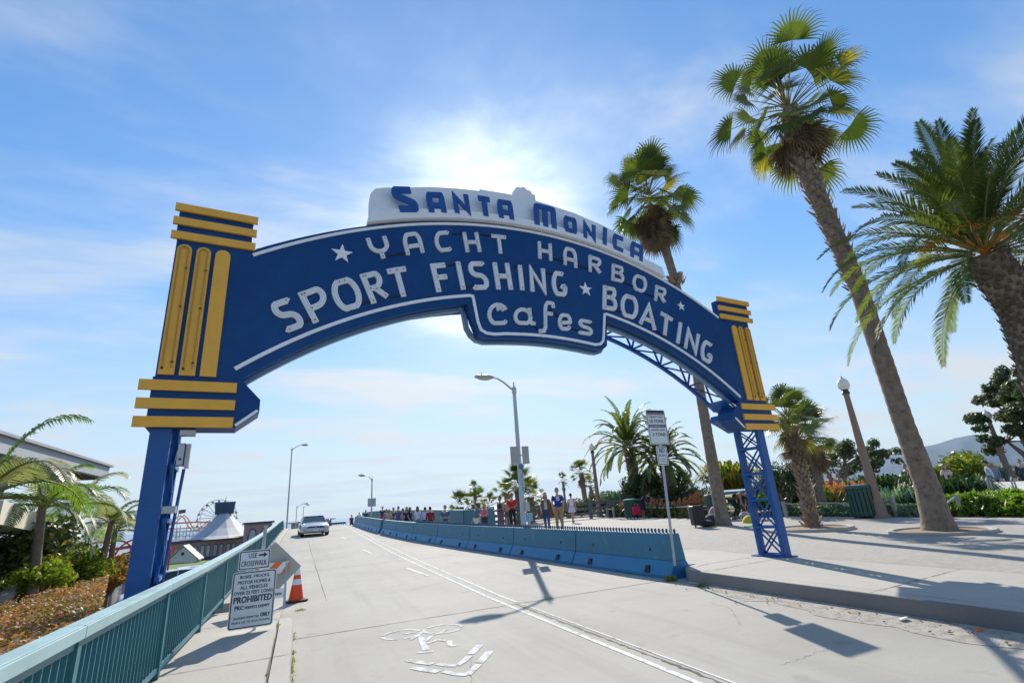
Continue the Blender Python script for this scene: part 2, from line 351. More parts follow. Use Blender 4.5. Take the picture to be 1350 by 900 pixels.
# right: kerb, smooth footway band, paver plaza
kr = [(7.0, y) for y in lin(-20, 8.0, 10)] + [(7.02, 8.35), (7.1, 8.62), (7.25, 8.85), (7.5, 9.0), (7.8, 9.08)]
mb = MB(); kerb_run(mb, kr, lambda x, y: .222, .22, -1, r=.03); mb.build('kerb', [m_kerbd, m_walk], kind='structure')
mb = MB()
bx = [(7.2, y) for y in lin(-20, 8.0, 8)] + [(7.25, 8.4), (7.4, 8.75), (7.75, 8.9)]
vs = []; 
for x, y in bx: vs += [(x, y, .22), (9.6, y, .22)]
mb.add(vs, [(2*i, 2*i+1, 2*i+3, 2*i+2) for i in range(len(bx)-1)])
for (a, b) in ((8.9, 9.6), (9.6, 11.2)):
    mb.add([(7.75 if a < 9 else 7.6, a, plaza_z(0, a)+.003), (9.6, a, plaza_z(0, a)+.003), (9.6, b, plaza_z(0, b)+.003), (7.5, b, plaza_z(0, b)+.003)], [(0,1,2,3)])
mb.build('footway', m_walk, kind='structure')
def bedge(x):
    pts = [(7,36),(14,35),(20,31.5),(22,27),(23,21),(21.5,15.2),(20.5,12.7),(30,12)]
    return 0
strip('plaza', lin(9.6, 60, 40), lin(-25, 60, 60), lambda x, y: plaza_z(x, y)-.002, m_pav)
mb = MB(); vs = []; ys2 = lin(9.1, 75, 80)
for y in ys2:
    z = plaza_z(0, y) if y < 34 else max(.43, road_z(y)); vs += [(bline(y)+.34, y, z-.002), (9.6, y, z-.002)]
mb.add(vs, [(2*i, 2*i+1, 2*i+3, 2*i+2) for i in range(80)]); mb.build('plaza', m_pav, kind='structure')
# joints in the paving: thin dark sealed grooves
mb = MB()
def groove(mb, a, b, w, zf, dz=.003, seg=30, jit=.0):
    a = Vector(a); b = Vector(b); d = (b-a); nn = Vector((-d.y, d.x)).normalized(); vs = []
    for i in range(seg+1):
        p = a+d*i/seg + nn*jit*rnd.uniform(-1, 1); ww = w*(1 + .7*rnd.uniform(-1, 1)*(1 if jit else 0))
        for s in (-1, 1): q = p+nn*ww/2*s; vs.append((q.x, q.y, zf(q.x, q.y)+dz))
    mb.add(vs, [(2*i, 2*i+1, 2*i+3, 2*i+2) for i in range(seg)])
rz_ = lambda x, y: road_z(y)
groove(mb, (.03, 8.97), (6.9, 9.1), .022, rz_, jit=.004)
groove(mb, (3.62, -2), (3.60, 9.05), .032, rz_, jit=.014, seg=160)
for y in (18.5, 27.5, 36.5, 46): groove(mb, (-.95, y), (6.6-(y-9)*.06, y+.1), .02, rz_, jit=.004)
groove(mb, (.62, 12.2), (.55, 34), .015, rz_, jit=.006)
for a, b in (((1.6, 5.3), (2.0, 6.6)), ((5.3, 5.6), (5.9, 6.35)), ((5.9, 6.35), (6.0, 6.9)), ((4.4,4.2),(5.2,4.3)), ((2.2, 12), (3.3, 12.7))): groove(mb, a, b, .0035, rz_, jit=.025, seg=18)
mb.build('road_joints', mat('joint_sealant', (.03,.03,.033), .8, var=.3), kind='structure')
mb = MB()
wz = lambda x, y: plaza_z(x, y)
for y in (-1.2, 1.9, 5.0, 8.1, 11.1): groove(mb, (7.05, y), (9.58, y+.25), .014, wz, .006, jit=.002)
groove(mb, (7.24, -10), (7.24, 8.3), .01, wz, .006, jit=.002, seg=80)
groove(mb, (9.6, -20), (9.6, 11.2), .012, wz, .006, jit=.002, seg=80)
groove(mb, (-.22, -5), (-.22, 9.9), .016, lambda x, y: walk_l(x, y), .005, jit=.004, seg=60)
for y in (3.2, 7.3, 10.0): groove(mb, (-1.3, y), (-.02, y+.02), .012, lambda x, y: walk_l(x, y), .005, jit=.002, seg=20)
mb.build('paving_joints', mat('dark_joint', (.10,.095,.085), .9, var=.3), kind='structure')
# painted lines
mb = MB()
def line(mb, pts, w, dz=.0045):
    for (a, b) in zip(pts, pts[1:]): groove(mb, a, b, w, rz_, dz, seg=24)
line(mb, [(3.42, -4), (3.45, 9.0), (3.5, 15), (3.55, 22), (3.75, 36), (4.05, 52), (4.3, 62)], .07)
line(mb, [(3.68, 9.2), (3.75, 15), (3.85, 22), (4.1, 36), (4.4, 52)], .06)
line(mb, [(3.69, -4), (3.69, 9.0)], .03, .0055)
line(mb, [(3.2, 14.1), (3.08, 16.4)], .10); line(mb, [(2.8, 22.5), (2.72, 25.0)], .09); line(mb, [(2.6, 33), (2.55, 36)], .09)
mb.build('lane_line', m_paint, kind='structure')
mb = MB()
def gp(zx, zy): p = RD(450+zx/2.7, 640+zy/2.7); return (p.x, p.y)
def pstroke(pts, w): 
    q = [gp(*p) for p in pts]
    for i, (a, b) in enumerate(zip(q, q[1:])): groove(mb, a, b, w, rz_, .0045+.0004*(i % 3), seg=6)
def wheel(zx, zy, r, w, gaps):
    c = gp(zx, zy)
    for k, (a0, a1) in enumerate(gaps):
        q = [(c[0]+r*math.cos(R(a0+(a1-a0)*i/10)), c[1]+r*math.sin(R(a0+(a1-a0)*i/10))) for i in range(11)]
        for a, b in zip(q, q[1:]): groove(mb, a, b, w, rz_, .0040+.0004*(k % 2), seg=2)
wheel(216, 529, .27, .065, [(10, 75), (90, 160), (175, 250), (265, 350)])
wheel(362, 509, .27, .065, [(-20, 50), (65, 135), (150, 225), (240, 320)])
for pts, w in [([(222,528),(268,520)], .06), ([(246,548),(276,532),(296,556)], .06), ([(283,540),(302,585)], .09), ([(272,593),(328,590)], .08), ([(304,562),(342,548),(372,552)], .06), ([(318,532),(352,524),(372,512)], .06), ([(384,552),(388,570),(410,569)], .07), ([(296,556),(322,534)], .06)]: pstroke(pts, w)
for pts, w in [([(235,620),(278,629),(325,635)], .10), ([(342,634),(380,640),(412,640),(440,622),(458,604)], .085), ([(461,599),(494,566)], .10), ([(255,648),(300,656),(347,662)], .10), ([(362,661),(410,671),(450,673),(490,635)], .085), ([(492,630),(530,588)], .10)]: pstroke(pts, w)
mb.build('bicycle_marking', m_paint2, kind='structure')
# dry soil and grit blown against the right kerb
mb = MB()
vs = []; ny = 60
for i in range(ny+1):
    y = -6 + (8.5+6)*i/ny; wdt = .55 + .35*noise.noise(Vector((y*.9, 3, 0))) + .25*noise.noise(Vector((y*3.1, 1, 0)))
    wdt *= smooth(8.6, 6.5, y)*1 if y > 6.5 else 1
    wdt = max(.03, wdt)
    for j in range(7): t = j/6; vs.append((7.0-wdt*t, y, .004+.025*(1-t)**2 + .006*noise.noise(Vector((y*8, t*6, 0)))*(1-t)))
mb.add(vs, [(i*7+j, i*7+j+1, (i+1)*7+j+1, (i+1)*7+j) for i in range(ny) for j in range(6)])
mg = mat('gutter_grit', (.37, .33, .27), .95, spec=.1, var=.25, scale=10, bump=.6, bscale=60, dirt=(.46,.44,.41), dirt_scale=5, dirt_lo=.42, dirt_hi=.62)
mb.build('gutter_soil', mg, kind='structure', smooth_=True)
mb = MB()
for i in range(140):
    y = rnd.uniform(1, 8.5); x = 7.0 - abs(rnd.gauss(0, .28)); r = rnd.uniform(.004, .016)
    mb.ell((x, y, .02+r*.3), (r*rnd.uniform(.8,1.6), r*rnd.uniform(.8,1.6), r*.6), 5, 3)
mb.build('gravel_crumbs', mat('crumb', (.26,.20,.14), .9, var=.4), kind='stuff', label='loose soil crumbs and grit along the right kerb', cat='gravel')
# left bank, low ground, sea, far shore
def low_z(x, y):
    a = -.4 - 3.4*smooth(-3.2, -9, x) - 2.6*smooth(-9, -40, x) - 3*smooth(25, 90, y)
    return a
strip('ground', lin(-200, -20, 20)+lin(-18, -1.5, 14), lin(-20, 190, 60), low_z, m_bank)
strip('plaza_ground', lin(5, 160, 30), lin(-30, 75, 40), lambda x, y: -.35 if y < 60 else -.35-(y-60)*.5, m_bank)
mb = MB(); mb.add([(-30000, -3000, -14), (30000, -3000, -14), (30000, 45000, -14), (-30000, 45000, -14)], [(0,1,2,3)]); mb.build('sea', m_sea, kind='structure')
mb = MB()
for x0, sx in ((-1.62, -1),):
    vs = []; 
    for y in YS: z = road_z(y); vs += [(-1.6, y, z+.14), (-1.6, y, z-9)]
    mb.add(vs, [(2*i, 2*i+1, 2*i+3, 2*i+2) for i in range(len(YS)-1)])
mb.build('bridge_edge', m_kerb, kind='structure')
# pier deck far below, with its sand
strip('pier_deck', lin(-260, -6, 8), lin(78, 330, 8), lambda x, y: -6.9, mat('pier_deck_boards', (.30,.27,.23), .9, var=.15, scale=.5))
# the coastal mountains
def mtn(name, pts, dist, depth, base=-14, mt=None, seed=0):
    """ridge seen at pixel columns; a real relief behind it"""
    mb = MB(); cols = []
    us = [pts[0][0] + (pts[-1][0]-pts[0][0])*i/70 for i in range(71)]
    vs = []; nr = 9
    for u in us:
        for (a, va), (b, vb) in zip(pts, pts[1:]):
            if u <= b+1e-6: v = va+(vb-va)*(u-a)/(b-a); break
        v += 1.1*noise.noise(Vector((u*.045, seed, 0))) + .5*noise.noise(Vector((u*.16, seed, 3)))
        top = ATD(u, v, dist)
        dr = Vector((top.x, top.y, 0)).normalized()
        for k in range(nr):
            t = k/(nr-1)*2-1          # -1 near foot, 0 ridge, 1 far foot
            h = (1-abs(t))**.8
            n1 = noise.noise(Vector((u*.07, t*3, seed+5)))*.16*(1-h)*2*(h > 0)
            z = base + (top.z-base)*max(0, h*(1+n1*(h < .99)))
            p = Vector((top.x, top.y, 0)) + dr*t*depth; vs.append((p.x, p.y, z))
    mb.add(vs, [(i*nr+j, i*nr+j+1, (i+1)*nr+j+1, (i+1)*nr+j) for i in range(70) for j in range(nr-1)])
    return mb.build(name, mt, kind='structure', smooth_=True)
m_mtn = mat('chaparral_slope', (.06, .085, .10), .95, var=.3, scale=.002)
mtn('hills', [(1020,627),(1080,620),(1130,611),(1160,602),(1200,592),(1235,585),(1260,577),(1287,572.5),(1310,577),(1340,582),(1500,590)], 7500, 1500, mt=m_mtn, seed=2)
# ------------------------------------------------------------------ the entrance arch
SB = CAM + ray(1030, 738)*((.20-HCAM)/ray(1030, 738).z)
SN = ray(1900, 576); SN.z = 0; SN.normalize(); SD = Vector((-SN.y, SN.x, 0))
def SPL(s, z, d=0): return Vector((SB.x, SB.y, 0)) + SN*s + SD*d + Vector((0, 0, z))
def S(u, v, dep=0):
    r = ray(u, v); t = ((SB-CAM).dot(SD)+dep)/r.dot(SD); p = CAM+r*t
    return ((p-SB).dot(SN), p.z)
arch = thing('entrance_sign', 'blue and gold neon arch sign spanning the road on two lattice posts', 'arch sign', (SB.x, SB.y, .22))
AO = (SB.x, SB.y, .22)
def arc(cx, cy, rx, ry, a0, a1, n=14): return [(cx+rx*math.cos(R(a0+(a1-a0)*i/n)), cy+ry*math.sin(R(a0+(a1-a0)*i/n))) for i in range(n+1)]
G = {
 'S': [arc(.5,.755,.5,.245,28,270)+arc(.5,.255,.5,.255,90,-150)[1:]],
 'P': [[(0,0),(0,1)], [(0,1),(.45,1)]+arc(.45,.72,.55,.28,90,-90)+[(0,.44)]],
 'O': [arc(.5,.5,.5,.5,90,450,24)],
 'R': [[(0,0),(0,1)], [(0,1),(.45,1)]+arc(.45,.74,.5,.26,90,-90)+[(0,.48)], [(.42,.48),(1,0)]],
 'T': [[(0,1),(1,1)], [(.5,1),(.5,0)]],
 'F': [[(0,0),(0,1),(1,1)], [(0,.5),(.92,.5)]],
 'I': [[(.5,0),(.5,1)]],
 'H': [[(0,0),(0,1)], [(1,0),(1,1)], [(0,.5),(1,.5)]],
 'N': [[(0,0),(0,1),(1,0),(1,1)]],
 'G': [arc(.55,.5,.5,.5,52,270,16)+arc(.55,.33,.42,.33,270,372,8), [(1,.42),(.78,.40),(.7,.30)]],
 'B': [[(0,0),(0,1)], [(0,1),(.5,1)]+arc(.5,.77,.40,.23,90,-90)+[(0,.54)], [(.5,.54)]+arc(.5,.27,.5,.27,90,-90)+[(0,0)]],
 'Apoint': [[(0,0),(.5,1),(1,0)], [(.16,.30),(.84,.30)]],
 'A': [[(0,0),(0,.55)]+arc(.5,.55,.5,.45,180,0)[1:]+[(1,0)], [(0,.36),(1,.36)]],
 'Y': [[(0,1),(0,.72)]+arc(.5,.68,.5,.34,180,360)+[(1,1)], [(.5,.34),(.5,0)]],
 'C': [arc(.58,.5,.55,.5,48,312,18)],
 'c': [arc(.5,.45,.5,.45,30,322,18), arc(.62,.74,.12,.11,-60,240,8)],
 'a': [arc(.40,.46,.38,.44,20,380,18), [(.74,1.0),(.76,.25),(.84,.05),(1,.1)]],
 'f': [[(1,.80),(.95,.93),(.78,1),(.58,.97),(.46,.85),(.43,.70),(.44,.40),(.44,.18),(.34,.06),(.14,.0),(0,.05)], [(.40,.62),(.92,.60)]],
 'e': [[(.05,.42),(.95,.50)]+arc(.5,.5,.48,.48,5,330,18)],
 's': [arc(.5,.75,.46,.24,20,265)+arc(.5,.25,.5,.25,85,-165)[1:]],
 'mS': [[(.92,1),(.34,1)]+arc(.30,.78,.28,.22,100,225,8)+[(.86,.40)]+arc(.72,.22,.28,.22,40,-80,8)+[(.08,0)]],
 'mA': [[(0,0),(0,.72)]+arc(.32,.72,.32,.28,180,90,5)+arc(.68,.72,.32,.28,90,0,5)+[(1,0)], [(0,.34),(1,.34)]],
 'mM': [[(0,0),(0,.78)]+arc(.25,.78,.25,.22,180,0,8)+[(.5,0)], [(.5,.78)]+arc(.75,.78,.25,.22,180,0,8)+[(1,0)]],
 'mO': [[(0,.3),(0,.7)]+arc(.35,.7,.35,.3,180,90,5)+arc(.65,.7,.35,.3,90,0,5)+[(1,.3)]+arc(.65,.3,.35,.3,0,-90,5)+arc(.35,.3,.35,.3,-90,-180,5)],
 'mC': [[(1,1),(.35,1)]+arc(.35,.7,.35,.3,90,180,5)+arc(.35,.3,.35,.3,180,270,5)+[(1,0)]],
}
def ribbon(mb, pts, w, d0, d1, mi=0):
    """thick flat stroke along pts in the sign plane, from depth d0 (front) to d1 (back)"""
    P = [Vector(p) for p in pts]; n = len(P); closed = (P[0]-P[-1]).length < 1e-4
    L_, R_ = [], []
    for i in range(n):
        if closed: a = P[i-1] if i > 0 else P[-2]; b = P[i+1] if i < n-1 else P[1]
        else: a = P[max(i-1, 0)]; b = P[min(i+1, n-1)]
        d1_ = (P[i]-a); d2_ = (b-P[i])
        if d1_.length < 1e-6: d1_ = d2_
        if d2_.length < 1e-6: d2_ = d1_
        n1 = Vector((-d1_.y, d1_.x)).normalized(); n2 = Vector((-d2_.y, d2_.x)).normalized()
        m = (n1+n2); 
        m = n1 if m.length < .2 else m.normalized()
        k = min(2.2, 1/max(.3, m.dot(n1)))
        L_.append(P[i]+m*w/2*k); R_.append(P[i]-m*w/2*k)
    vs = []
    for i in range(n): vs += [SPL(*L_[i], d0), SPL(*R_[i], d0), SPL(*L_[i], d1), SPL(*R_[i], d1)]
    fs = []
    for i in range(n-1):
        a = 4*i; b = a+4; fs += [(a, a+1, b+1, b), (a, b, b+2, a+2), (a+1, a+3, b+3, b+1)]
    if not closed: fs += [(0, 2, 3, 1), (4*n-4, 4*n-3, 4*n-1, 4*n-2)]
    mb.add(vs, fs, mi)
def glyph(key, BL, TL, BR, w, d=-.035, mats=None, tubes=True, name='letter', parent=None, thick=.035, two=True):
    BL, TL, BR = (Vector(S(*p, d)) for p in (BL, TL, BR))
    W = (BR-BL).length; H = (TL-BL).length; e1 = (BR-BL)/W; e2 = (TL-BL)/H; mb = MB()
    wi = max(W-w, .001)
    for k, st in enumerate(G[key]):
        pts = []
        for q_, (a, b) in enumerate(st):
            x = w/2 + a*wi; y = b*H
            nb = st[1] if q_ == 0 else (st[-2] if q_ == len(st)-1 else None)
            if not (nb is not None and abs(nb[1]-b) > abs(nb[0]-a)): y = max(w/2, min(H-w/2, y))
            # ends stop at the cap line, so only inset interior curves
            pts.append(BL+e1*x+e2*y)
        dd = d - .0012*k
        ribbon(mb, pts, w, dd, dd+thick, 0)
        if tubes:
            for sgn in ((-.22, .22) if two else (0,)):
                q = []
                for i, p in enumerate(pts):
                    a = pts[max(i-1, 0)]; b = pts[min(i+1, len(pts)-1)]; t = (b-a).normalized() if (b-a).length > 1e-6 else Vector((1, 0))
                    q.append(SPL(*(p+Vector((-t.y, t.x))*w*sgn), dd-.018))
                mb.tube(q, .0048, 5, 1)
            # electrode boots
            for e, nb in ((pts[0], pts[1]), (pts[-1], pts[-2])):
                t = (nb-e).normalized(); c = e+t*w*.5
                mb.ell(SPL(*c, dd-.008), (.010, .010, .010), 6, 4, 2)
    return mb.build(name, mats or [m_white, m_tube, m_black], parent or arch, AO)
# main blue panel: outline
NA = 60
def circ(c, r, s): return c[1] + math.sqrt(max(0, r*r-(s-c[0])**2))
ct, rt = (-5.085, -3.10), 9.82
cb, rb = (-5.13, -2.93), 8.07
top = [(s, circ(ct, rt, s)) for s in lin(-10.15, -.02, NA)]
botL = [(s, circ(cb, rb, s)) for s in lin(-10.07, -6.80, 24)]
botR = [(s, circ(cb, rb, s)) for s in lin(-3.70, -.16, 24)]
cafe_in = [(-6.78, 5.00), (-6.71, 4.60), (-6.66, 4.48), (-6.55, 4.40), (-6.42, 4.385)]
cafe = cafe_in + [(s, 4.385+.075*math.sin(pi*(s+6.42)/(2.3))) for s in lin(-6.3, -4.15, 10)] + [(-4.0, 4.385), (-3.87, 4.43), (-3.81, 4.53), (-3.75, 4.75)]
base_z = 2.83
ol = [(-10.99, 3.44), (-10.99, 5.36)] + [(-10.1, 5.36)] + top[1:-1] + [(.05, 5.50), (.70, 5.50), (.70, 3.48), (-.10, 3.48)] + botR[::-1] + cafe[::-1] + botL[::-1] + [(-10.05, 3.44)]
mb = MB()
# triangulated as strips: the arch band, then the two pylons
def band(mb, d0, d1, mi=0, off=0.0):
    ss = lin(-10.05, -.14, 80); up = [circ(ct, rt, s) for s in ss]
    def low(s):
        if -6.78 < s < -3.75: return None
        return circ(cb, rb, s)
    S1 = sorted(set([round(x, 4) for x in ss] + [-6.79, -6.70, -6.6, -6.5, -6.4, -3.75, -3.83, -3.9, -4.0]))
    def lo(s):
        if s <= -6.78 or s >= -3.75: return circ(cb, rb, s)
        if s < -6.4: return 4.385 + .62*max(0, 1-(s+6.78)/.10)*.0 + (.0 if s > -6.5 else .0) + (.60*max(0, (-6.66-s)/.12) + .11*max(0, (-6.42-s)/.30)**2)
        if s > -4.0: return 4.40 + .12*max(0, (s+4.0)/.2)**2 + (.2*max(0, (s+3.82)/.07))
        return 4.385+.075*math.sin(pi*(s+6.42)/2.42)
    for a, b in zip(S1, S1[1:]):
        la, lb = lo(a), lo(b)
        ta = circ(ct, rt, a); tb = circ(ct, rt, b)
        V8 = [SPL(a, la, d0), SPL(b, lb, d0), SPL(b, tb, d0), SPL(a, ta, d0), SPL(a, la, d1), SPL(b, lb, d1), SPL(b, tb, d1), SPL(a, ta, d1)]
        mb.add(V8, [(0,1,2,3), (7,6,5,4), (0,4,5,1), (3,2,6,7)], mi)
band(mb, 0, .17)
def slab(mb, s0, z0, s1, z1, d0, d1, mi=0):
    mb.add([SPL(s, z, d) for d in (d0, d1) for s, z in ((s0, z0), (s1, z0), (s1, z1), (s0, z1))], [(0,1,2,3), (7,6,5,4), (0,4,5,1), (1,5,6,2), (2,6,7,3), (3,7,4,0)], mi)
def polyslab(mb, pts, d0, d1, mi=0): mb.prism(pts, SPL, d0, d1, mi)
slab(mb, -10.99, 3.40, -10.05, 5.36, 0, .17); slab(mb, -.14, 3.44, .70, 5.50, 0, .17)
mb.build('panel', m_blue, arch, AO)
mb = MB()
for s_ in (-9.35, -8.1, -6.85, -5.6, -4.35, -3.1, -1.85, -.6):
    zl = circ(cb, rb, s_)+.02 if not -6.7 < s_ < -3.8 else 4.5
    slab(mb, s_-.0035, zl, s_+.0035, circ(ct, rt, s_)-.02, -.0015, .001)
    z_ = zl+.1
    while z_ < circ(ct, rt, s_)-.05:
        for o_ in (-.03, .03): mb.ell(SPL(s_+o_, z_, -.001), (.006, .006, .006), 6, 4)
        z_ += .22
mb.build('panel_seams', mat('seam_blue', (.001, .03, .11), .5), arch, AO)
# folded return under the panel: lighter second edge
mb = MB()
def edge_path(r_off): return [(s, circ(cb, rb-r_off, s)) for s in lin(-10.07, -6.86, 30)], [(s, circ(cb, rb-r_off, s)) for s in lin(-3.70, -.30, 30)]
for off, d0, d1, w_ in ((.02, .172, .26, .07),):
    a, b = edge_path(off)
    ribbon(mb, a, w_, d0, d1); ribbon(mb, b, w_, d0, d1)
    ribbon(mb, [(-6.79, 5.0), (-6.73, 4.60), (-6.66, 4.48), (-6.56, 4.40), (-6.42, 4.375)] + [(s, 4.375+.075*math.sin(pi*(s+6.42)/2.42)) for s in lin(-6.3, -4.1, 12)] + [(-3.98, 4.385), (-3.87, 4.42), (-3.80, 4.51), (-3.76, 4.7), (-3.74, 5.0)], w_, d0, d1)
mb.build('panel_return', mat('pale_edge_paint', (.16,.27,.42), .5), arch, AO)
# white trim lines
mb = MB()
ribbon(mb, [(s, circ((-5.02, -3.028), 9.715, s)) for s in lin(-10.08, -.35, 70)], .045, -.02, .0)
lb_ = [(s, circ((-5.159, -2.924), 8.205, s)) for s in lin(-10.15, -6.74, 26)]
ribbon(mb, lb_ + [(-6.68, 5.12), (-6.61, 4.66), (-6.56, 4.52), (-6.46, 4.47), (-6.3, 4.465)] + [(s, 4.465+.075*math.sin(pi*(s+6.42)/2.42)) for s in lin(-6.1, -4.3, 10)] + [(-4.13, 4.475), (-4.0, 4.50), (-3.92, 4.58), (-3.885, 4.72), (-3.80, 5.14)] + [(s, circ((-5.159, -2.924), 8.205, s)) for s in lin(-3.74, -.18, 26)], .05, -.02, .0)
mb.build('trim_line', m_white, arch, AO)
# pylons: capital and base blocks, gold bands, flutes
for (s0, s1, zt, zb, cs) in ((-11.06, -10.06, (5.81, 5.60, 5.385), (3.33, 3.105, 2.885), 1.0), (-.28, .865, (5.985, 5.755, 5.54), (3.385, 3.15, 2.935), 1.03)):
    mb = MB(); slab(mb, s0+.05, zt[2], s1-.05, zt[0]-.02, .002, .20); mb.build('capital', m_blue, arch, AO)
    mb = MB()
    tipx = s1+.24 if s0 < -5 else s0-.24
    e = s1-.02 if s0 < -5 else s0+.02; o = s0+.05 if s0 < -5 else s1-.05
    ztip = (zt and (3.47, 3.19, 3.03, 2.82)) if s0 < -5 else (3.50, 3.26, 3.11, 2.89)
    polyslab(mb, [(o, ztip[3]), (e, ztip[3]), (tipx, ztip[2]), (tipx, ztip[1]), (e, ztip[0]), (o, ztip[0]-.03)], -.002, .42)
    mb.build('base_block', m_blue, arch, AO)
    mb = MB(); ribbon(mb, [(e, ztip[3]+.03), (tipx-(.02 if s0 < -5 else -.02), ztip[2]+.02)], .035, -.015, 0); mb.build('trim_line', m_white, arch, AO)
    for z in zt:
        mb = MB(); slab(mb, s0, z-.055*cs, s1, z+.055*cs, -.045, -.003); mb.build('gold_band', m_gold, arch, AO)
    q0, q1 = (s0-.075, s1-.045) if s0 < -5 else (s0+.05, s1+.065)
    for z in zb:
        mb = MB(); slab(mb, q0, z-.063*cs, q1, z+.063*cs, -.045, -.003); mb.build('gold_band', m_gold, arch, AO)
    fl = ((-10.97, -10.80), (-10.75, -10.58), (-10.53, -10.35)) if s0 < -5 else ((.03, .215), (.265, .45), (.505, .69))
    z0 = 3.465 if s0 < -5 else 3.54; z1 = 5.26 if s0 < -5 else 5.35
    for k, (a, b) in enumerate(fl):
        r = (b-a)/2; dx = .05 if s0 < -5 else -.02
        pts = [(a, z0), (b, z0)] + [(b + 0, z1-r)] + [((a+b)/2 + r*math.cos(R(t)), z1-r+r*math.sin(R(t))) for t in range(15, 180, 15)] + [(a, z1-r)]
        # flutes stand plumb
        mb = MB(); polyslab(mb, pts, -.03, -.002)
        fo = mb.build('flute', m_gold, arch, AO)
        if (s0 < -5 and k < 2) or (s0 > -5 and k > 0):
            mb = MB(); c = (a+b)/2; rr = r*.55
            mb.tube([SPL(c-rr, z0+.08, -.05), SPL(c-rr, z1-r, -.05)] + [SPL(c-rr*math.cos(R(t)), z1-r+rr*math.sin(R(t)), -.05) for t in range(20, 180, 20)] + [SPL(c+rr, z1-r, -.05), SPL(c+rr, z0+.08, -.05)], .0075, 6, 0)
            for zz in (z0+.08, z0+.16, z0+.9, z1-.35): mb.ell(SPL(c+(rr if zz > z0+.1 else -rr), zz, -.045), (.016, .016, .016), 6, 4, 1)
            mb.build('neon_tube', [mat('amber_glass_tube', (.42,.26,.02), .15), m_black], fo, AO)
# letters
W1 = .085
for k, BL, TL, BR in [('S',(374.7,440),(353.8,400),(403.8,429)),('P',(413.3,426.2),(392.5,386.2),(443.3,413.7)),('O',(447.5,413),(431.7,372.2),(482.5,402)),('R',(490,400.3),(474.2,361.7),(515.5,393)),('T',(517,393.5),(506.7,355),(547.5,387.5)),
  ('F',(576,384.5),(567.2,347.5),(598,382)),('I',(607.5,381.7),(600,345.3),(615.2,380.5)),('S',(621.7,381.8),(616.7,344.5),(645.8,380.8)),('H',(655,380.8),(649.7,345.8),(676.7,381.3)),('I',(685.8,381.7),(682.2,349.2),(692.5,382)),('N',(700,383.3),(697.5,350.8),(721.3,386.3)),('G',(728.3,388.8),(726.3,356.2),(749.2,391)),
  ('B',(795,406.7),(795.8,375.8),(813.8,410.2)),('O',(818,415.3),(820,385.3),(840.8,422)),('Apoint',(842.7,425.1),(844.8,395),(865.8,435.6)),('T',(867.3,435.6),(870.4,408.9),(886.4,446.7)),('I',(891.1,450.7),(894.9,424),(897.2,453)),('N',(902.2,457.3),(906.7,431.6),(919.2,467)),('G',(922.5,471.1),(926.5,444.9),(938.5,481))]:
    glyph(k, BL, TL, BR, W1)
for k, BL, TL, BR in [('Y',(492.5,342),(482.5,314.2),(519,338)),('A',(535.8,335.8),(529.1,307.5),(560,332)),('C',(575,332.5),(571.3,305.3),(598,330)),('H',(614.7,331.7),(610,306.3),(635,331.3)),('T',(648.8,332.5),(645.8,308),(671.8,334.8)),
  ('H',(710.5,340),(709.5,318),(728.5,343.3)),('A',(744,348),(743,323.7),(761.5,353)),('R',(776.7,357),(776.7,335.8),(793.5,362)),('B',(806.7,368.7),(807.5,347.3),(822.8,373)),('O',(833.7,380.3),(835.8,359.5),(852,387)),('R',(863.3,395),(865,375.3),(878,400.5))]:
    glyph(k, BL, TL, BR, .066)
for k, BL, TL, BR in [('c',(644,428),(642.4,398),(672.6,427.6)),('a',(677.5,427),(677,404.4),(708,428.4)),('f',(709,438),(709,395.5),(732.5,439)),('e',(736,434.3),(736,412),(754.6,436)),('s',(762,439.5),(763,419.4),(781.5,442.5))]:
    glyph(k, BL, TL, BR, .066)
# dark housings between neighbouring letters
for a, b in [((377,433),(412,420)),((463,405),(494,395)),((537,388),(515,392)),((509,338),(538,333)),((597,309),(612,307)),((634,309),(648,311)),((589,350),(603,348)),((614,382),(624,375)),((677,351),(685,351)),((719,360),(738,362)),((728,340),(748,346)),((762,351),(780,355)),((822,372),(838,379)),((850,387),(866,393)),((809,408),(828,415)),((724,407),(736,418)),((751,432),(764,437)),((698,425),(712,436)),((862,433),(874,443)),((893,452),(908,459))]:
    mb = MB(); mb.tube([SPL(*S(*a), -.012), SPL(*S(*b), -.012)], .013, 6); mb.build('cable', mat('dark_cable', (.01,.015,.04), .5), arch, AO)
def star(c, r, name='star'):
    c = Vector(S(*c)); mb = MB()
    pts = [(c.x+(r if i % 2 == 0 else r*.40)*math.sin(R(36*i)), c.y+(r if i % 2 == 0 else r*.40)*math.cos(R(36*i))) for i in range(10)]
    vs = [SPL(c.x, c.y, -.03)] + [SPL(*p, -.02) for p in pts] + [SPL(*p, 0) for p in pts]
    mb.add(vs, [(0, i+1, (i+1) % 10+1) for i in range(10)] + [(i+1, i+11, (i+1) % 10+11, (i+1) % 10+1) for i in range(10)])
    mb.build(name, m_white, arch, AO)
star((450.8,334.7), .165); star((771.7,381.5), .155); star((897.6,403.8), .115)
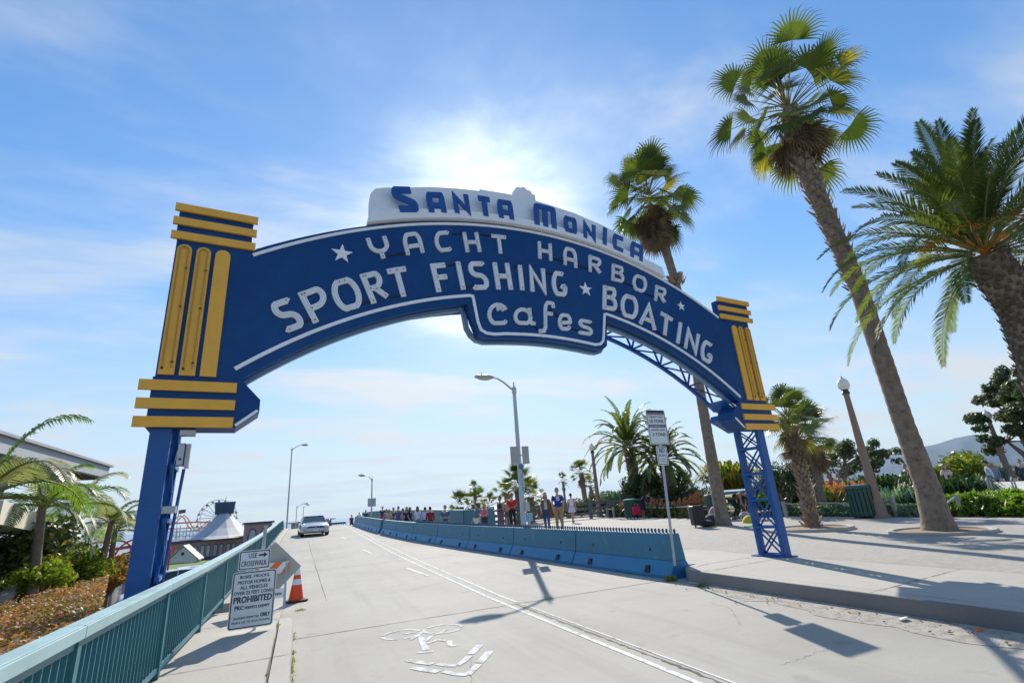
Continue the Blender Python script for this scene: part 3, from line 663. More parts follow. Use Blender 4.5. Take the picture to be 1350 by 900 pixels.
# top board with ledge
mb = MB()
cl, rl = (-5.06, -4.09), 10.97
lt = [(s, circ((-5.05, -4.089), 10.98, s)) for s in lin(-8.46, -2.02, 50)]
lbm = [(s, circ((-5.10, -2.955), 9.70, s)) for s in lin(-8.50, -1.97, 50)]
for i in range(50):
    V8 = [SPL(*lbm[i], -.10), SPL(*lbm[i+1], -.10), SPL(*lt[i+1], -.10), SPL(*lt[i], -.10), SPL(*lbm[i], .16), SPL(*lbm[i+1], .16), SPL(*lt[i+1], .16), SPL(*lt[i], .16)]
    fs = [(0,1,2,3), (7,6,5,4), (0,4,5,1), (3,2,6,7)]
    if i == 0: fs.append((0,3,7,4))
    if i == 49: fs.append((1,5,6,2))
    mb.add(V8, fs)
mb.build('ledge', m_board, arch, AO, smooth_=False)
mb = MB()
def tb_top(s):
    c1 = circ((-5.70, -4.2), 11.66, s) if s > -5.6 else None
    # upper outline measured along the board
    P = [(-8.46,6.62),(-8.44,6.78),(-8.37,6.88),(-8.22,6.94),(-7.9,7.03),(-7.4,7.18),(-6.9,7.29),(-6.42,7.37),(-6.40,7.41),(-5.9,7.46),(-5.645,7.48),(-5.64,7.60),(-5.575,7.60),(-5.57,7.70),(-5.45,7.70),(-5.445,7.73),(-5.36,7.73),(-5.355,7.70),(-5.23,7.68),(-5.225,7.62),(-5.15,7.62),(-5.145,7.48),(-4.9,7.47),(-4.2,7.42),(-3.5,7.30),(-2.9,7.15),(-2.52,7.02),(-2.42,6.93),(-2.38,6.80),(-2.38,6.68)]
    return P
P = tb_top(0)
for (a, za), (b, zb) in zip(P, P[1:]):
    if b-a < .001: continue
    fa = circ((-5.05, -4.089), 10.98, a)-.05; fb = circ((-5.05, -4.089), 10.98, b)-.05
    V8 = [SPL(a, fa, .04), SPL(b, fb, .04), SPL(b, zb, .04), SPL(a, za, .04), SPL(a, fa, .13), SPL(b, fb, .13), SPL(b, zb, .13), SPL(a, za, .13)]
    mb.add(V8, [(0,1,2,3), (7,6,5,4), (3,2,6,7), (0,3,7,4), (1,5,6,2)])
mb.build('name_board', m_board, arch, AO)
G['mN'] = G['N']; G['mT'] = [[(0,1),(1,1)], [(.5,1),(.5,0)]]; G['mI'] = G['I']
m_let = mat('letter_blue_enamel', (.004, .075, .30), .4, var=.08)
for k, BL, TL, BR, w_ in [('mS',(520.8,279.5),(514.7,245.3),(553.3,279.5),.15),('mA',(565.8,279.5),(560.8,252.5),(589.5,280),.125),('mN',(600,280.5),(595.8,254.7),(621.6,281.5),.115),('mT',(630,283),(627,256.7),(651.8,286),.125),('mA',(658.3,286.5),(655.3,261.7),(678.3,289.5),.12),
  ('mM',(705,295),(703.5,266.5),(734.4,301.5),.14),('mO',(744.7,304.5),(743.3,283.5),(761.6,308.8),.12),('mN',(769.7,312.5),(769.2,291.5),(786.2,318.3),.11),('mI',(794.5,321.2),(795.3,299),(800.4,323),.12),('mC',(808.3,327),(808.7,306.8),(824,333.8),.115),('mA',(831.2,337.5),(832.5,317),(847.5,344.6),.115)]:
    glyph(k, BL, TL, BR, w_*.84, d=-.112, mats=[m_let], tubes=False, thick=.03)
# rear truss behind the arch
mb = MB()
DB = .95
def tz(r, s): return circ(cb, r, s)
chord = [(s, tz(8.26, s)) for s in lin(-10.3, .1, 26)]
for (a, b) in zip(chord, chord[1:]): mb.bar(SPL(*a, DB), SPL(*b, DB), .07, .07)
upper = [(s, tz(9.25, s)) for s in lin(-10.3, .1, 26)]
for (a, b) in zip(upper, upper[1:]): mb.bar(SPL(*a, DB), SPL(*b, DB), .06, .06)
for i in range(0, 26, 2):
    mb.bar(SPL(*chord[i], DB), SPL(*upper[min(i+1, 26)], DB), .035); mb.bar(SPL(*upper[i+1], DB), SPL(*chord[i+2], DB), .035)
    mb.bar(SPL(*chord[i], DB), SPL(chord[i][0], chord[i][1]+.0, .16), .035); mb.bar(SPL(*chord[i], DB), SPL(*chord[i+2], .16), .03)
    mb.bar(SPL(*upper[i], DB), SPL(*upper[i], .17), .035)
mb.build('truss', m_blue2, arch, AO)
# posts: front column, rear column, lattice between
for name_s, s0, s1, zb_, sr in (('L', -10.96, -10.745, -1.4, (-10.80, -10.69)), ('R', .22, .43, .20, (.24, .42))):
    top_z = 5.3; DB = .62
    mb = MB(); slab(mb, s0, zb_, s1, 3.0, .04, .10); slab(mb, s0, zb_, s0+.02, 3.0, .10, .125); slab(mb, s1-.02, zb_, s1, 3.0, .10, .125); mb.build('post', m_blue2, arch, AO)
    mb = MB(); slab(mb, sr[0], zb_, sr[1], 4.6, DB, DB+.07); slab(mb, s0+.03, 3.0, s1-.03, 5.2, .18, .24); mb.build('post', m_blue2, arch, AO)
    mb = MB(); z = zb_+.06; k = 0; hs = .56 if name_s == 'R' else .62
    while z < 2.75:
        for sx in (sr[0]+.01, sr[1]-.01):
            mb.bar(SPL(sx, z, .11), SPL(sx, min(z+hs, 2.9), DB+.01), .036, .024); mb.bar(SPL(sx, min(z+hs, 2.9), .11), SPL(sx, z, DB+.01), .036, .024)
        mb.bar(SPL(s0+.02, z, DB*.5), SPL(s1-.02, z, DB*.5), .02) if 0 else None
        for sx in (sr[0], sr[1]): mb.bar(SPL(sx, z, .1), SPL(sx, z, DB), .05, .05)
        z += hs; k += 1
    mb.build('lattice', m_blue2, arch, AO)
    if name_s == 'R':
        mb = MB(); slab(mb, .16, .215, .50, .245, -.05, .82); mb.build('base_plate', m_blue2, arch, AO)
        mb = MB(); ribbon(mb, [(-.45, 3.2), (-.1, 3.05), (.1, 2.95)], .14, .42, .70); ribbon(mb, [(-.5, 3.55), (-.15, 3.3)], .06, .2, DB); mb.build('bracket', m_blue2, arch, AO)
# electrical box, lamp and brackets on the left post
mb = MB(); slab(mb, -10.66, 2.38, -10.585, 2.64, .05, .2); mb.build('electric_box', mat('box_blue', (.012,.05,.16), .5), arch, AO)
mb = MB(); slab(mb, -10.655, 2.38, -10.59, 2.63, .03, .05); mb.ell(SPL(-10.62, 2.45, .02), (.014,.014,.014), 8, 5, 1); mb.build('meter_panel', [m_galv, m_black], arch, AO)
mb = MB(); slab(mb, -10.58, 2.36, -10.53, 2.64, .10, .26); mb.build('electric_box', mat('box_grey', (.5,.5,.52), .5), arch, AO)
mb = MB(); slab(mb, -10.66, 2.74, -10.50, 2.80, .05, .2); mb.build('flood_lamp', m_galv, arch, AO)
mb = MB(); mb.tube([SPL(-10.58, 2.35, .2), SPL(-10.66, 1.2, .45), SPL(-10.70, -.8, .5)], .018, 8); mb.build('conduit', m_blue2, arch, AO)
mb = MB(); slab(mb, -10.74, 1.84, -10.60, 1.92, .08, .25); mb.build('clamp', m_galv, arch, AO)
# ------------------------------------------------------------------ left bridge railing, in sections
def rail_section(L0, nb, z0, z1):
    """built along +Y from origin, ends at z0/z1 so that it follows the slope"""
    t = thing('bridge_railing', 'x', 'railing')
    dz = z1-z0; sl = dz/L0
    def P(x, y, z): return (x, y, z+sl*y)
    def slbox(mb, x0, x1, y0, y1, z0_, z1_):
        vs = [P(x, y, z) for z in (z0_, z1_) for y in (y0, y1) for x in (x0, x1)]
        mb.add(vs, [(0,2,3,1),(4,5,7,6),(0,1,5,4),(2,6,7,3),(0,4,6,2),(1,3,7,5)])
    mb = MB(); slbox(mb, -.075, .075, .004, L0-.004, .86, .935); slbox(mb, -.062, .062, .004, L0-.004, .935, .943); o = mb.build('top_rail', m_tealcap, t)
    md = o.modifiers.new('bevel', 'BEVEL'); md.width = .008; md.segments = 2
    mb = MB(); slbox(mb, -.03, .03, .07, L0-.01, .80, .86); mb.build('upper_rail', m_teal, t)
    mb = MB(); slbox(mb, -.03, .03, .07, L0-.01, .07, .12); mb.build('bottom_rail', m_teal, t)
    mb = MB(); slbox(mb, -.045, .045, 0, .07, -.06, .86); mb.build('post', m_teal, t)
    base = None
    for i in range(nb):
        y = .07+(L0-.08)*(i+.5)/nb
        mb = MB(); slbox(mb, -.019, .019, -.007, .007, .12, .80)
        if base is None: base = mb.mesh('baluster', m_teal)
        o = bpy.data.objects.new('baluster', base); COL.objects.link(o); o.parent = t; o.location = (0, y, sl*y)
    return t
ORD = ['nearest', 'second', 'third', 'fourth', 'fifth', 'sixth', 'seventh', 'eighth', 'ninth', 'tenth', 'eleventh', 'twelfth', 'thirteenth', 'fourteenth', 'fifteenth', 'sixteenth', 'seventeenth', 'eighteenth', 'nineteenth', 'twentieth']
ry = [1.96, 4.56, 7.16, 9.76, 12.36, 14.96, 17.56, 20.16, 22.76, 25.36, 27.96, 30.56, 33.16, 35.76, 38.36, 40.96, 43.56, 46.16, 48.76, 51.3]
for i, (a, b) in enumerate(zip(ry, ry[1:])):
    ba = road_z(a)+.15; bb = road_z(b)+.15
    t = rail_section(b-a, 21 if i < 9 else 14, ba, bb)
    t.location = (-1.35, a, ba); t['group'] = 'railing sections along the left edge of the bridge'
    t['label'] = ['teal railing section nearest the camera at the lower left corner', 'long teal railing section in front of the flower hedge and blue column', 'teal railing section just before the white traffic rules sign', 'teal railing section right behind the white traffic rules sign', 'teal railing section beside the barricade and cone'][i] if i < 5 else '%s teal railing section counted from the camera along the left bridge edge' % ORD[i]
mb = MB(); mb.bar((-1.35, 51.3, road_z(51)+.6), (-1.35, 54, road_z(54)+.2), .1, .5); tag(mb.build('railing_end', m_teal), 'teal end piece sloping down behind the last railing section by the car', 'railing')

# ------------------------------------------------------------------ concrete barriers on the right of the lane
BPTS = []
bl0 = Vector((7.08, 9.05)); 
def barrier(L0, studs):
    t = thing('concrete_barrier', 'x', 'barrier')
    h = .86
    prof = [(-.31, 0), (-.31, .07), (-.16, .33), (-.085, h-.03), (-.07, h), (.07, h), (.085, h-.03), (.16, .33), (.31, .07), (.31, 0)]
    def body(z0, z1, mats, name):
        mb = MB(); ks = [p for p in prof if z0-1e-6 <= p[1] <= z1+1e-6]
        n = len(ks); vs = [(x, y, z) for y in (.015, L0-.015) for x, z in ks]
        mb.add(vs, [(i, (i+1) % n, (i+1) % n+n, i+n) for i in range(n)] + [tuple(range(n))[::-1], tuple(range(n, 2*n))])
        o = mb.build(name, mats, t); md = o.modifiers.new('bevel', 'BEVEL'); md.width = .012; md.segments = 2; return o
    body(0, .33, m_barrlow, 'base'); body(.33, h, m_barr, 'wall')
    for yy in (L0*.2, L0*.78):
        mb = MB(); mb.prism([(yy-.09, 0), (yy+.09, 0), (yy+.045, .13), (yy-.045, .13)], lambda a, b, d: (-.31+.58*max(0,(b-.07))/1.0+d, a, b+.085), -.004-.0, .06); mb.build('drain_slot', m_black, t)
        mb = MB(); mb.lathe([(.0, -.01), (.035, -.01), (.035, .02)], (0, 0, 0), 10)
        vs = [(z*1.0-.128, yy+x, .52+y) for x, y, z in mb.v]; mb.v = vs; mb.build('lifting_hole', m_black, t)
    if studs:
        mb = MB(); n = int(L0/.115)
        for i in range(n):
            y = .06+(L0-.12)*i/(n-1)
            mb.lathe([(.024, 0), (.026, .03), (.03, .05), (.026, .075), (.008, .088)], (0, y, h+.001), 6)
        mb.build('stud_row', mat('stud_paint', (.035,.10,.16), .5), t)
    return t
by = 9.05; k = 0
lens = [3.75, 3.75, 3.75, 3.75, 3.75, 3.75, 3.75, 3.75, 3.75, 3.75, 3.75, 3.75]
blab = ['blue concrete barrier with studs on top, nearest, ending at the kerb and sign pole', 'blue studded concrete barrier, second from the kerb end, in front of the street lamp', 'blue concrete barrier, third from the kerb end, below the person in the pink top', 'blue concrete barrier, fourth from the kerb end', 'blue concrete barrier, fifth from the kerb end, weathered pale']
for i, l in enumerate(lens):
    if i == 7: by += .75
    a = Vector((bline(by)+.31, by)); b = Vector((bline(by+l)+.31, by+l)); l2 = (b-a).length
    t = barrier(l, i < 5)
    za = road_z(a.y); zb = road_z(b.y)
    t.location = (a.x, a.y, za-.004); d = b-a
    t.rotation_euler = (math.atan2(zb-za, l2), 0, -math.atan2(d.x, d.y)); t.rotation_mode = 'XYZ'
    t['group'] = 'blue concrete barriers along the lane'
    t['label'] = blab[i] if i < 5 else ('blue concrete barrier, %s from the kerb end, weathered pale' % ORD[i] if i < 7 else 'weathered blue concrete barrier beyond the gap in the line, %s from the kerb' % ORD[i])
    by += l
# solid blue fence panel behind the walkers
mb = MB()
fp = [(10.0, 27.5), (9.3, 31), (8.6, 38), (7.9, 46), (7.2, 54), (6.6, 62)]
for i, (a, b) in enumerate(zip(fp, fp[1:])):
    t = thing('blue_fence_panel', ['solid dark teal fence panel behind the man with folded arms', 'solid teal fence panel behind the red shirt walker', 'solid teal fence panel behind the black shirt walkers', 'solid teal fence panel by the far navy shirt walker', 'farthest solid teal fence panel at the bridge crest'][i], 'fence', (a[0], a[1], 0), group='solid teal fence panels')
    d = Vector((b[0]-a[0], b[1]-a[1])); za = .43; zb = .43 if b[1] < 34 else max(.43, road_z(b[1])+.05)
    if a[1] > 34: za = max(.43, road_z(a[1])+.05)
    mb = MB(); hh = 1.12
    vs = []
    for (x, y, z) in ((0, 0, za), (d.x, d.y, zb)):
        for zz in (-.02, hh):
            for o in (-.03, .03): vs.append((x+o, y, z+zz))
    mb.add(vs, [(0,2,6,4),(1,5,7,3),(2,3,7,6),(0,1,3,2),(4,6,7,5),(0,4,5,1)]); mb.build('panel', m_teal, t)
    mb = MB(); mb.bar((0, 0, za+hh+.03), (d.x, d.y, zb+hh+.03), .14, .055); mb.build('cap_rail', m_tealcap, t)
    mb = MB(); mb.box((-.005, 0, za+hh/2-.05), (.1, .1, hh+.1)); mb.build('post', m_teal, t)

# ------------------------------------------------------------------ signs
def plate(t, name, org, ex, ez, wd, h, cont, border=True, bg=None, r=.03, rot=0.0):
    """a sheet-metal sign in plane (ex, ez) facing the camera; cont draws on it"""
    ex = Vector(ex).normalized(); ez = Vector(ez).normalized(); ey = ez.cross(ex)
    f = lambda a, b, d: Vector(org) + ex*a + ez*b + ey*d
    mb = MB(); mb.prism(rrect(0, 0, wd, h, r), f, 0, .004)
    p = mb.build(name, bg or m_signw, t)
    if border:
        mb = MB(); a = rrect(.012, .012, wd-.012, h-.012, r*.8); b = rrect(.026, .026, wd-.026, h-.026, r*.6); n = len(a)
        mb.add([f(*q, -.0015) for q in a]+[f(*q, -.0015) for q in b], [(i, (i+1) % n, (i+1) % n+n, i+n) for i in range(n)])
        mb.build('border', m_signk, p)
    mb = MB(); cont(mb, f)
    if mb.v: mb.build('lettering', [m_signk, m_signw], p)
    return p
def textrow(mb, f, txt, xc, b, w_, h, mi=0, bold=.003): text_to(mb, txt, f, xc-w_/2, b, w_, h, -.002, bold, mi)
# left: traffic rules sign leaning on a post
LX, LY = -.86, 9.15
t = thing('traffic_rules_sign', 'white traffic rules sign with a use crosswalk plate above, by the left railing', 'sign', (0, 0, 0))
lean = Vector((.0, .10, 1)).normalized()
def c1(mb, f):
    textrow(mb, f, 'BUSES, TRUCKS,', .30, .672, .40, .046); textrow(mb, f, 'MOTOR HOMES &', .30, .600, .44, .046); textrow(mb, f, 'ALL VEHICLES', .30, .528, .37, .046)
    textrow(mb, f, 'OVER 22 FEET LONG', .30, .456, .52, .046); textrow(mb, f, 'PROHIBITED', .30, .345, .51, .085, bold=.007)
    textrow(mb, f, 'PRC', .125, .255, .115, .055, bold=.005); textrow(mb, f, 'PERMITS EXEMPT', .37, .258, .33, .036)
    textrow(mb, f, 'DELIVERIES PERMITTED', .235, .132, .34, .028, bold=.001); textrow(mb, f, 'ONLY', .485, .132, .125, .052, bold=.005)
    textrow(mb, f, 'FROM 6 A.M. TO 10 A.M. MON-FRI', .30, .075, .50, .028, bold=.001)
plate(t, 'rules_plate', (LX-.03, LY, .205), (1, .05, 0), (.01, .07, 1), .60, .775, c1, r=.04)
def c2(mb, f):
    textrow(mb, f, 'USE', .19, .165, .115, .07, bold=.002); textrow(mb, f, 'CROSSWALK', .215, .055, .35, .075, bold=.002)
    mb.prism([(.27, .185), (.34, .185), (.34, .165), (.39, .2), (.34, .235), (.34, .215), (.27, .215)], lambda a, b, d: f(a, b, -.002+d*0), 0, .0005) if 0 else mb.add([f(*q, -.002) for q in [(.27, .187), (.34, .187), (.34, .163), (.395, .2), (.34, .237), (.34, .213), (.27, .213)]], [tuple(range(7))])
plate(t, 'crosswalk_plate', (LX+.03, LY+.07, .992), (1, .05, 0), (.01, .07, 1), .44, .28, c2, r=.02)
mb = MB()
for (dx, dw) in ((-.0, .05),): mb.bar((LX+.32, LY+.14, .14), (LX+.36, LY+.26, 1.62), .05, .03)
mb.build('post', m_galv, t)
mb = MB()
for z in lin(1.32, 1.58, 7): mb.ell((LX+.352, LY+.222, z), (.006, .012, .006), 6, 4)
mb.build('post_holes', m_black, t)
# barricade with diamond panel seen from behind
t = thing('barricade', 'barricade with orange striped board and blank diamond back behind the white rules sign', 'barricade', (0, 0, 0))
BXc, BY = -.42, 11.45
mb = MB(); f = lambda a, b, d: Vector((BXc+a, BY+.10+d+a*.10, .80+b)); q = .50
mb.prism([(0, q), (-q, 0), (0, -q), (q, 0)], f, 0, .006); mb.build('diamond_panel', mat('bare_aluminium', (.40,.39,.37), .5, .3), t)
m_or = mat('orange_reflective', (.85, .17, .015), .5); m_wr = mat('white_reflective', (.75, .78, .82), .4)
mb = MB(); bw = .62; x0 = -.34; f = lambda a, b, d: Vector((BXc+x0+a, BY+d, .72+b))
mb.prism([(0, 0), (bw, 0), (bw, .20), (0, .20)], f, 0, .025, 0)
for a in (-.12, .18, .48):
    pts = [(max(0, min(bw, p)), z) for p, z in ((a, 0), (a+.15, 0), (a+.33, .2), (a+.18, .2))]
    mb.add([f(*p_, -.002) for p_ in pts], [(0,1,2,3)], 1)
mb.build('striped_board', [m_wr, m_or], t)
mb = MB()
for dx in (-.30, .235):
    mb.bar((BXc+dx, BY+.03, .985), (BXc+dx, BY-.12, .10), .035, .03); mb.bar((BXc+dx, BY+.06, .985), (BXc+dx, BY+.42, .10), .035, .03)
mb.build('leg', mat('pale_blue_leg', (.28,.42,.52), .5), t)
mb = MB(); f = lambda a, b, d: Vector((BXc-.12+a, BY-.09+d, .30+b)); mb.prism([(0, 0), (.34, 0), (.34, .16), (0, .16)], f, 0, .02); p = mb.build('lower_board', m_wr, t)
mb = MB(); text_to(mb, 'ACME', f, .12, .045, .18, .05, -.002) if 0 else None
mb = MB()
for i in range(5): mb.add([f(.15+i*.032, .05, -.002), f(.172+i*.032, .05, -.002), f(.172+i*.032, .09, -.002), f(.15+i*.032, .09, -.002)], [(0,1,2,3)])
mb.build('lettering', m_signk, p)
# traffic cone
cp = RD(390, 792.5)
t = thing('traffic_cone', 'orange traffic cone with two white bands beside the barricade', 'cone', (cp.x, cp.y, road_z(cp.y)+.004))
m_cone = mat('cone_orange', (.80, .06, .012), .5, var=.12, scale=8, dirt=(.25,.05,.03), dirt_scale=12, dirt_lo=.6, dirt_hi=.8)
H_ = .74
def cr_(z): return .150-(.150-.028)*(z-.035)/(H_-.035)
mb = MB(); mb.lathe([(cr_(z), z) for z in (.035, .2, .36, .48, .6, H_)] + [(.02, H_+.005)], n=22); mb.build('cone_body', m_cone, t, smooth_=True)
for a, b in ((.33, .44), (.52, .66)):
    mb = MB(); mb.lathe([(cr_(a)+.003, a), (cr_(b)+.003, b)], n=22, cap=False); mb.build('reflective_band', m_wr, t, smooth_=True)
mb = MB(); mb.prism(rrect(-.2, -.2, .2, .2, .05), lambda a, b, d: (a, b, d), 0, .035); mb.build('base', mat('cone_base', (.03,.025,.025), .7), t)
t.rotation_euler = (0, 0, .3)
# right: weight limit sign on a leaning pole at the barrier end
wp = Vector((7.30, 9.0, .22)); t = thing('weight_limit_sign', 'tall pole with weight limit and no buses plates at the barrier end', 'sign', (0, 0, 0))
def P_at(u, v): return ATY(u, v, wp.y)
pb = P_at(891, 742); pt = P_at(861.5, 541)
mb = MB(); mb.tube([pb + Vector((0, .04, -.05)), pt+Vector((.12, .05, 0))], .028, 8); mb.build('pole', m_galv, t, smooth_=True)
upv = (pt+Vector((.12, 0, 0))-pb).normalized(); 
def c3(mb, f):
    def rect(a0, b0, a1, b1, mi, d): mb.add([f(a0, b0, d), f(a1, b0, d), f(a1, b1, d), f(a0, b1, d)], [(0,1,2,3)], mi)
    rect(.03, .62, .37, .70, 0, -.0022); rect(.03, .355, .37, .41, 0, -.0022)
    text_to(mb, 'PIER RESTRICTION', f, .055, .632, .29, .024, -.003, .001, 1); text_to(mb, 'PIER PARKING LOT', f, .055, .37, .29, .024, -.003, .001, 1)
    textrow(mb, f, 'WEIGHT LIMIT', .2, .555, .29, .035, bold=.001); textrow(mb, f, '10 TONS', .2, .45, .28, .065, bold=.003)
    textrow(mb, f, 'WEIGHT LIMIT', .2, .285, .29, .035, bold=.001); textrow(mb, f, '3 TONS', .21, .175, .26, .065, bold=.003)
# sizes from the photograph
TL = P_at(850.5, 540); TR = P_at(875.5, 540.5); BLp = P_at(857.5, 586); BRp = P_at(881.5, 586)
def quadplate(name, TL, TR, BL, cont, W0, H0, bg=None):
    ex = (TR-TL); ez = (TL-BL); kx = ex.length/W0; kz = ez.length/H0; ex.normalize(); ez.normalize(); ey = Vector((0, 1, 0))
    f = lambda a, b, d: BL + ex*a*kx + ez*b*kz + ey*d
    mb = MB(); mb.prism(rrect(0, 0, W0, H0, .025), f, 0, .004); p = mb.build(name, bg or m_signw, t)
    mb = MB(); a = rrect(.012, .012, W0-.012, H0-.012, .02); b = rrect(.022, .022, W0-.022, H0-.022, .016); n = len(a)
    mb.add([f(*q, -.0015) for q in a]+[f(*q, -.0015) for q in b], [(i, (i+1) % n, (i+1) % n+n, i+n) for i in range(n)]); mb.build('border', m_signk, p)
    mb = MB(); cont(mb, f); mb.build('lettering', [m_signk, m_signw], p)
quadplate('weight_plate', TL, TR, BLp-Vector((0,0,0)), c3, .40, .72)
def c4(mb, f):
    textrow(mb, f, 'NO', .11, .215, .11, .085, bold=.004); textrow(mb, f, 'BUSES', .11, .150, .14, .04, bold=.001); textrow(mb, f, 'LOADING OR', .11, .10, .15, .022, bold=0); textrow(mb, f, 'UNLOADING', .11, .055, .15, .022, bold=0)
quadplate('no_buses_plate', P_at(864.5, 588), P_at(878.5, 588), P_at(868, 613), c4, .22, .33)

# ------------------------------------------------------------------ cobra head street lamps
m_lens = mat('lamp_lens', (.45, .44, .38), .25)
def street_lamp(loc, H0, arm_dir, arm_len, lab, r=.09, white=False, extras=None, grp='cobra head street lamps'):
    t = thing('street_lamp', lab, 'street lamp', loc, group=grp)
    pm = m_conc_lamp if white else m_galv
    mb = MB(); mb.lathe([(r*2, 0), (r*2, .03), (r*1.15, .05), (r, .1), (r*.62, H0), (r*.3, H0+.12), (r*.2, H0+.3)], n=12); mb.build('pole', pm, t, smooth_=True)
    a = Vector(arm_dir).normalized(); zt = H0-.05
    pts = [Vector((0, 0, zt)), a*arm_len*.15+Vector((0, 0, zt+.08)), a*arm_len*.45+Vector((0, 0, zt+.30)), a*arm_len*.75+Vector((0, 0, zt+.46)), a*arm_len+Vector((0, 0, zt+.5))]
    mb = MB(); mb.tube(pts, [.045, .042, .038, .035, .03], 8); mb.lathe([(r*.9, -.12), (r*.9, .12)], (0, 0, zt), 10); mb.build('arm', pm, t, smooth_=True)
    M = Matrix((a, Vector((-a.y, a.x, 0)), Vector((0, 0, 1)))).transposed()
    mb = MB(); c = a*(arm_len+.33)+Vector((0, 0, zt+.50)); mb.ell(c, (.42, .17, .10), 14, 8, rot=M); mb.tube([c+a*.1+Vector((0,0,.08)), c+a*.1+Vector((0,0,.17))], .03, 8); h = mb.build('lamp_head', m_galv, t, smooth_=True)
    mb = MB(); mb.ell(c+Vector((0, 0, -.05)), (.30, .14, .085), 12, 6, rot=M); mb.build('lens', m_lens, h, smooth_=True)
    return t
def fit_lamp(foot_px, top_v, head_px, d, gz, lab, r=.09, white=False):
    p = ATD(foot_px[0], foot_px[1], d) if d else None
    p.z = gz(p.x, p.y) if callable(gz) else gz
    # height from the pixel row of the pole top
    lo, hi = .5, 15
    def row(z):
        c = W2C.transposed() @ (Vector((p.x, p.y, z))-CAM); return CY - FPX*c.y/-c.z
    for _ in range(40):
        m = (lo+hi)/2
        if row(m) > top_v: lo = m
        else: hi = m
    Ht = lo-p.z
    hp = ATY(head_px[0], head_px[1], p.y); al = hp.x-p.x
    return street_lamp(p, Ht, (1 if al > 0 else -1, -.05, 0), max(.6, abs(al)-.33), lab, r, white), p, Ht
L1, lp, lh = fit_lamp((691, 698), 513, (638, 505), 19.3, .40, 'tall white lamp post covered in small stickers and posters beside the poncho wearer', .105, True)
def onpole(name, zc, sz, m, dx=0, dy=-.12, rnd_=False):
    sz = tuple(q*.76 for q in sz); dx *= .76; dy *= .8
    mb = MB()
    if rnd_:
        mb.lathe([(.0, 0), (sz[0]/2, 0), (sz[0]/2, .01), (0, .01)], n=18); mb.v = [(x+dx, dy-z, y+zc) for x, y, z in mb.v]
    else: mb.box((dx, dy, zc), sz)
    return mb.build(name, m, L1)
zz = lambda v: ATY(690, v, lp.y).z-lp.z
m_back = mat('sign_back_grey', (.42, .41, .38), .6)
onpole('sign_back', zz(600), (.42, .03, .86), m_back, dx=-.30, dy=-.16); onpole('sign_back', zz(600), (.36, .03, .86), m_back, dx=.30, dy=-.16); onpole('bracket', zz(600), (.8, .04, .05), m_galv, dy=-.13)
onpole('round_sticker', zz(615), (.28, .01, .28), mat('sticker_blue', (.08,.20,.30), .5), dy=-.13, dx=.02, rnd_=True)
for v, h_ in ((627, .30), (637, .28), (644, .22)):
    p_ = onpole('paper_notice', zz(v), (.22, .012, h_), mat('notice_paper', (.55,.62,.68), .6), dy=-.135, dx=.02)
    mb = MB()
    for j in range(4): mb.box((.015+rnd.uniform(-.02, .02), -.116, zz(v)+h_*.76*(.32-.2*j)), (.10, .003, .022))
    mb.build('notice_print', mat('notice_ink', (.10,.22,.34), .6), p_)
onpole('control_box', zz(668), (.22, .16, .42), mat('box_cream', (.50,.46,.40), .6), dx=.16, dy=-.16)
onpole('pale_blue_box', zz(682), (.30, .14, .36), mat('box_paleblue', (.22,.42,.50), .5), dx=.22, dy=-.22)
onpole('side_post', zz(694), (.10, .10, 1.0), m_galv, dx=.22, dy=-.16)
L2, _, _ = fit_lamp((377.5, 700), 592, (402, 589), 60, lambda x, y: road_z(y)-.3, 'slim grey street lamp with arm to the right beyond the left railing')
L3, p3, h3 = fit_lamp((489.5, 686), 632, (481, 631), 52, lambda x, y: road_z(y), 'distant street lamp with arm to the left and a small square sign')
mb = MB(); mb.box((0, -.12, ATY(489, 662, p3.y).z-p3.z), (.75, .03, .75)); mb.build('sign_back', m_back, L3)
L4, _, _ = fit_lamp((389.5, 697), 668, (404, 667), 95, -2.2, 'small distant street lamp just left of the silver car')
L5, _, _ = fit_lamp((399, 690), 668.5, (403, 666.5), 120, -3.2, 'farthest small street lamp right above the silver car')
# ------------------------------------------------------------------ globe lamps of the park
m_globe = mat('acorn_globe_glass', (.86, .83, .70), .25, coat=.5); m_gpole = mat('brown_concrete_lamp', (.30, .20, .15), .8, var=.12, scale=12, bump=.2); m_ggreen = mat('green_collar', (.01, .07, .06), .4)
def globe_lamp(px, fz, top_v, lab, lean=0):
    p = PL(*px) if fz is None else fz
    def row(z): c = W2C.transposed() @ (Vector((p.x, p.y, z))-CAM); return CY - FPX*c.y/-c.z
    lo, hi = .5, 15
    for _ in range(40):
        m = (lo+hi)/2
        if row(m) > top_v: lo = m
        else: hi = m
    H0 = lo-p.z; t = thing('globe_lamp', lab, 'park lamp', p, group='globe lamps of the park')
    hp = H0-.72
    mb = MB(); mb.lathe([(.30, 0), (.30, .08), (.24, .14), (.22, .55), (.19, .62), (.165, .70), (.10, hp-.06), (.13, hp-.03), (.13, hp)], n=14); mb.build('post', m_gpole, t, smooth_=True)
    mb = MB(); mb.lathe([(.13, hp+.001), (.15, hp+.05), (.11, hp+.12), (.13, hp+.17)], n=14); mb.build('collar', m_ggreen, t, smooth_=True)
    mb = MB(); mb.lathe([(.12, hp+.17), (.19, hp+.24), (.225, hp+.36), (.20, hp+.50), (.12, hp+.60), (.05, hp+.64)], n=16); mb.build('globe', m_globe, t, smooth_=True)
    mb = MB(); mb.lathe([(.06, hp+.64), (.05, hp+.66), (.015, hp+.68), (.02, hp+.71), (.004, hp+.75)], n=8); mb.build('finial', mat('finial_bronze', (.08,.05,.03), .4), t)
    return t
globe_lamp((1162, 682), None, 496, 'brown park lamp with glass globe behind the green litter bin, nearest')
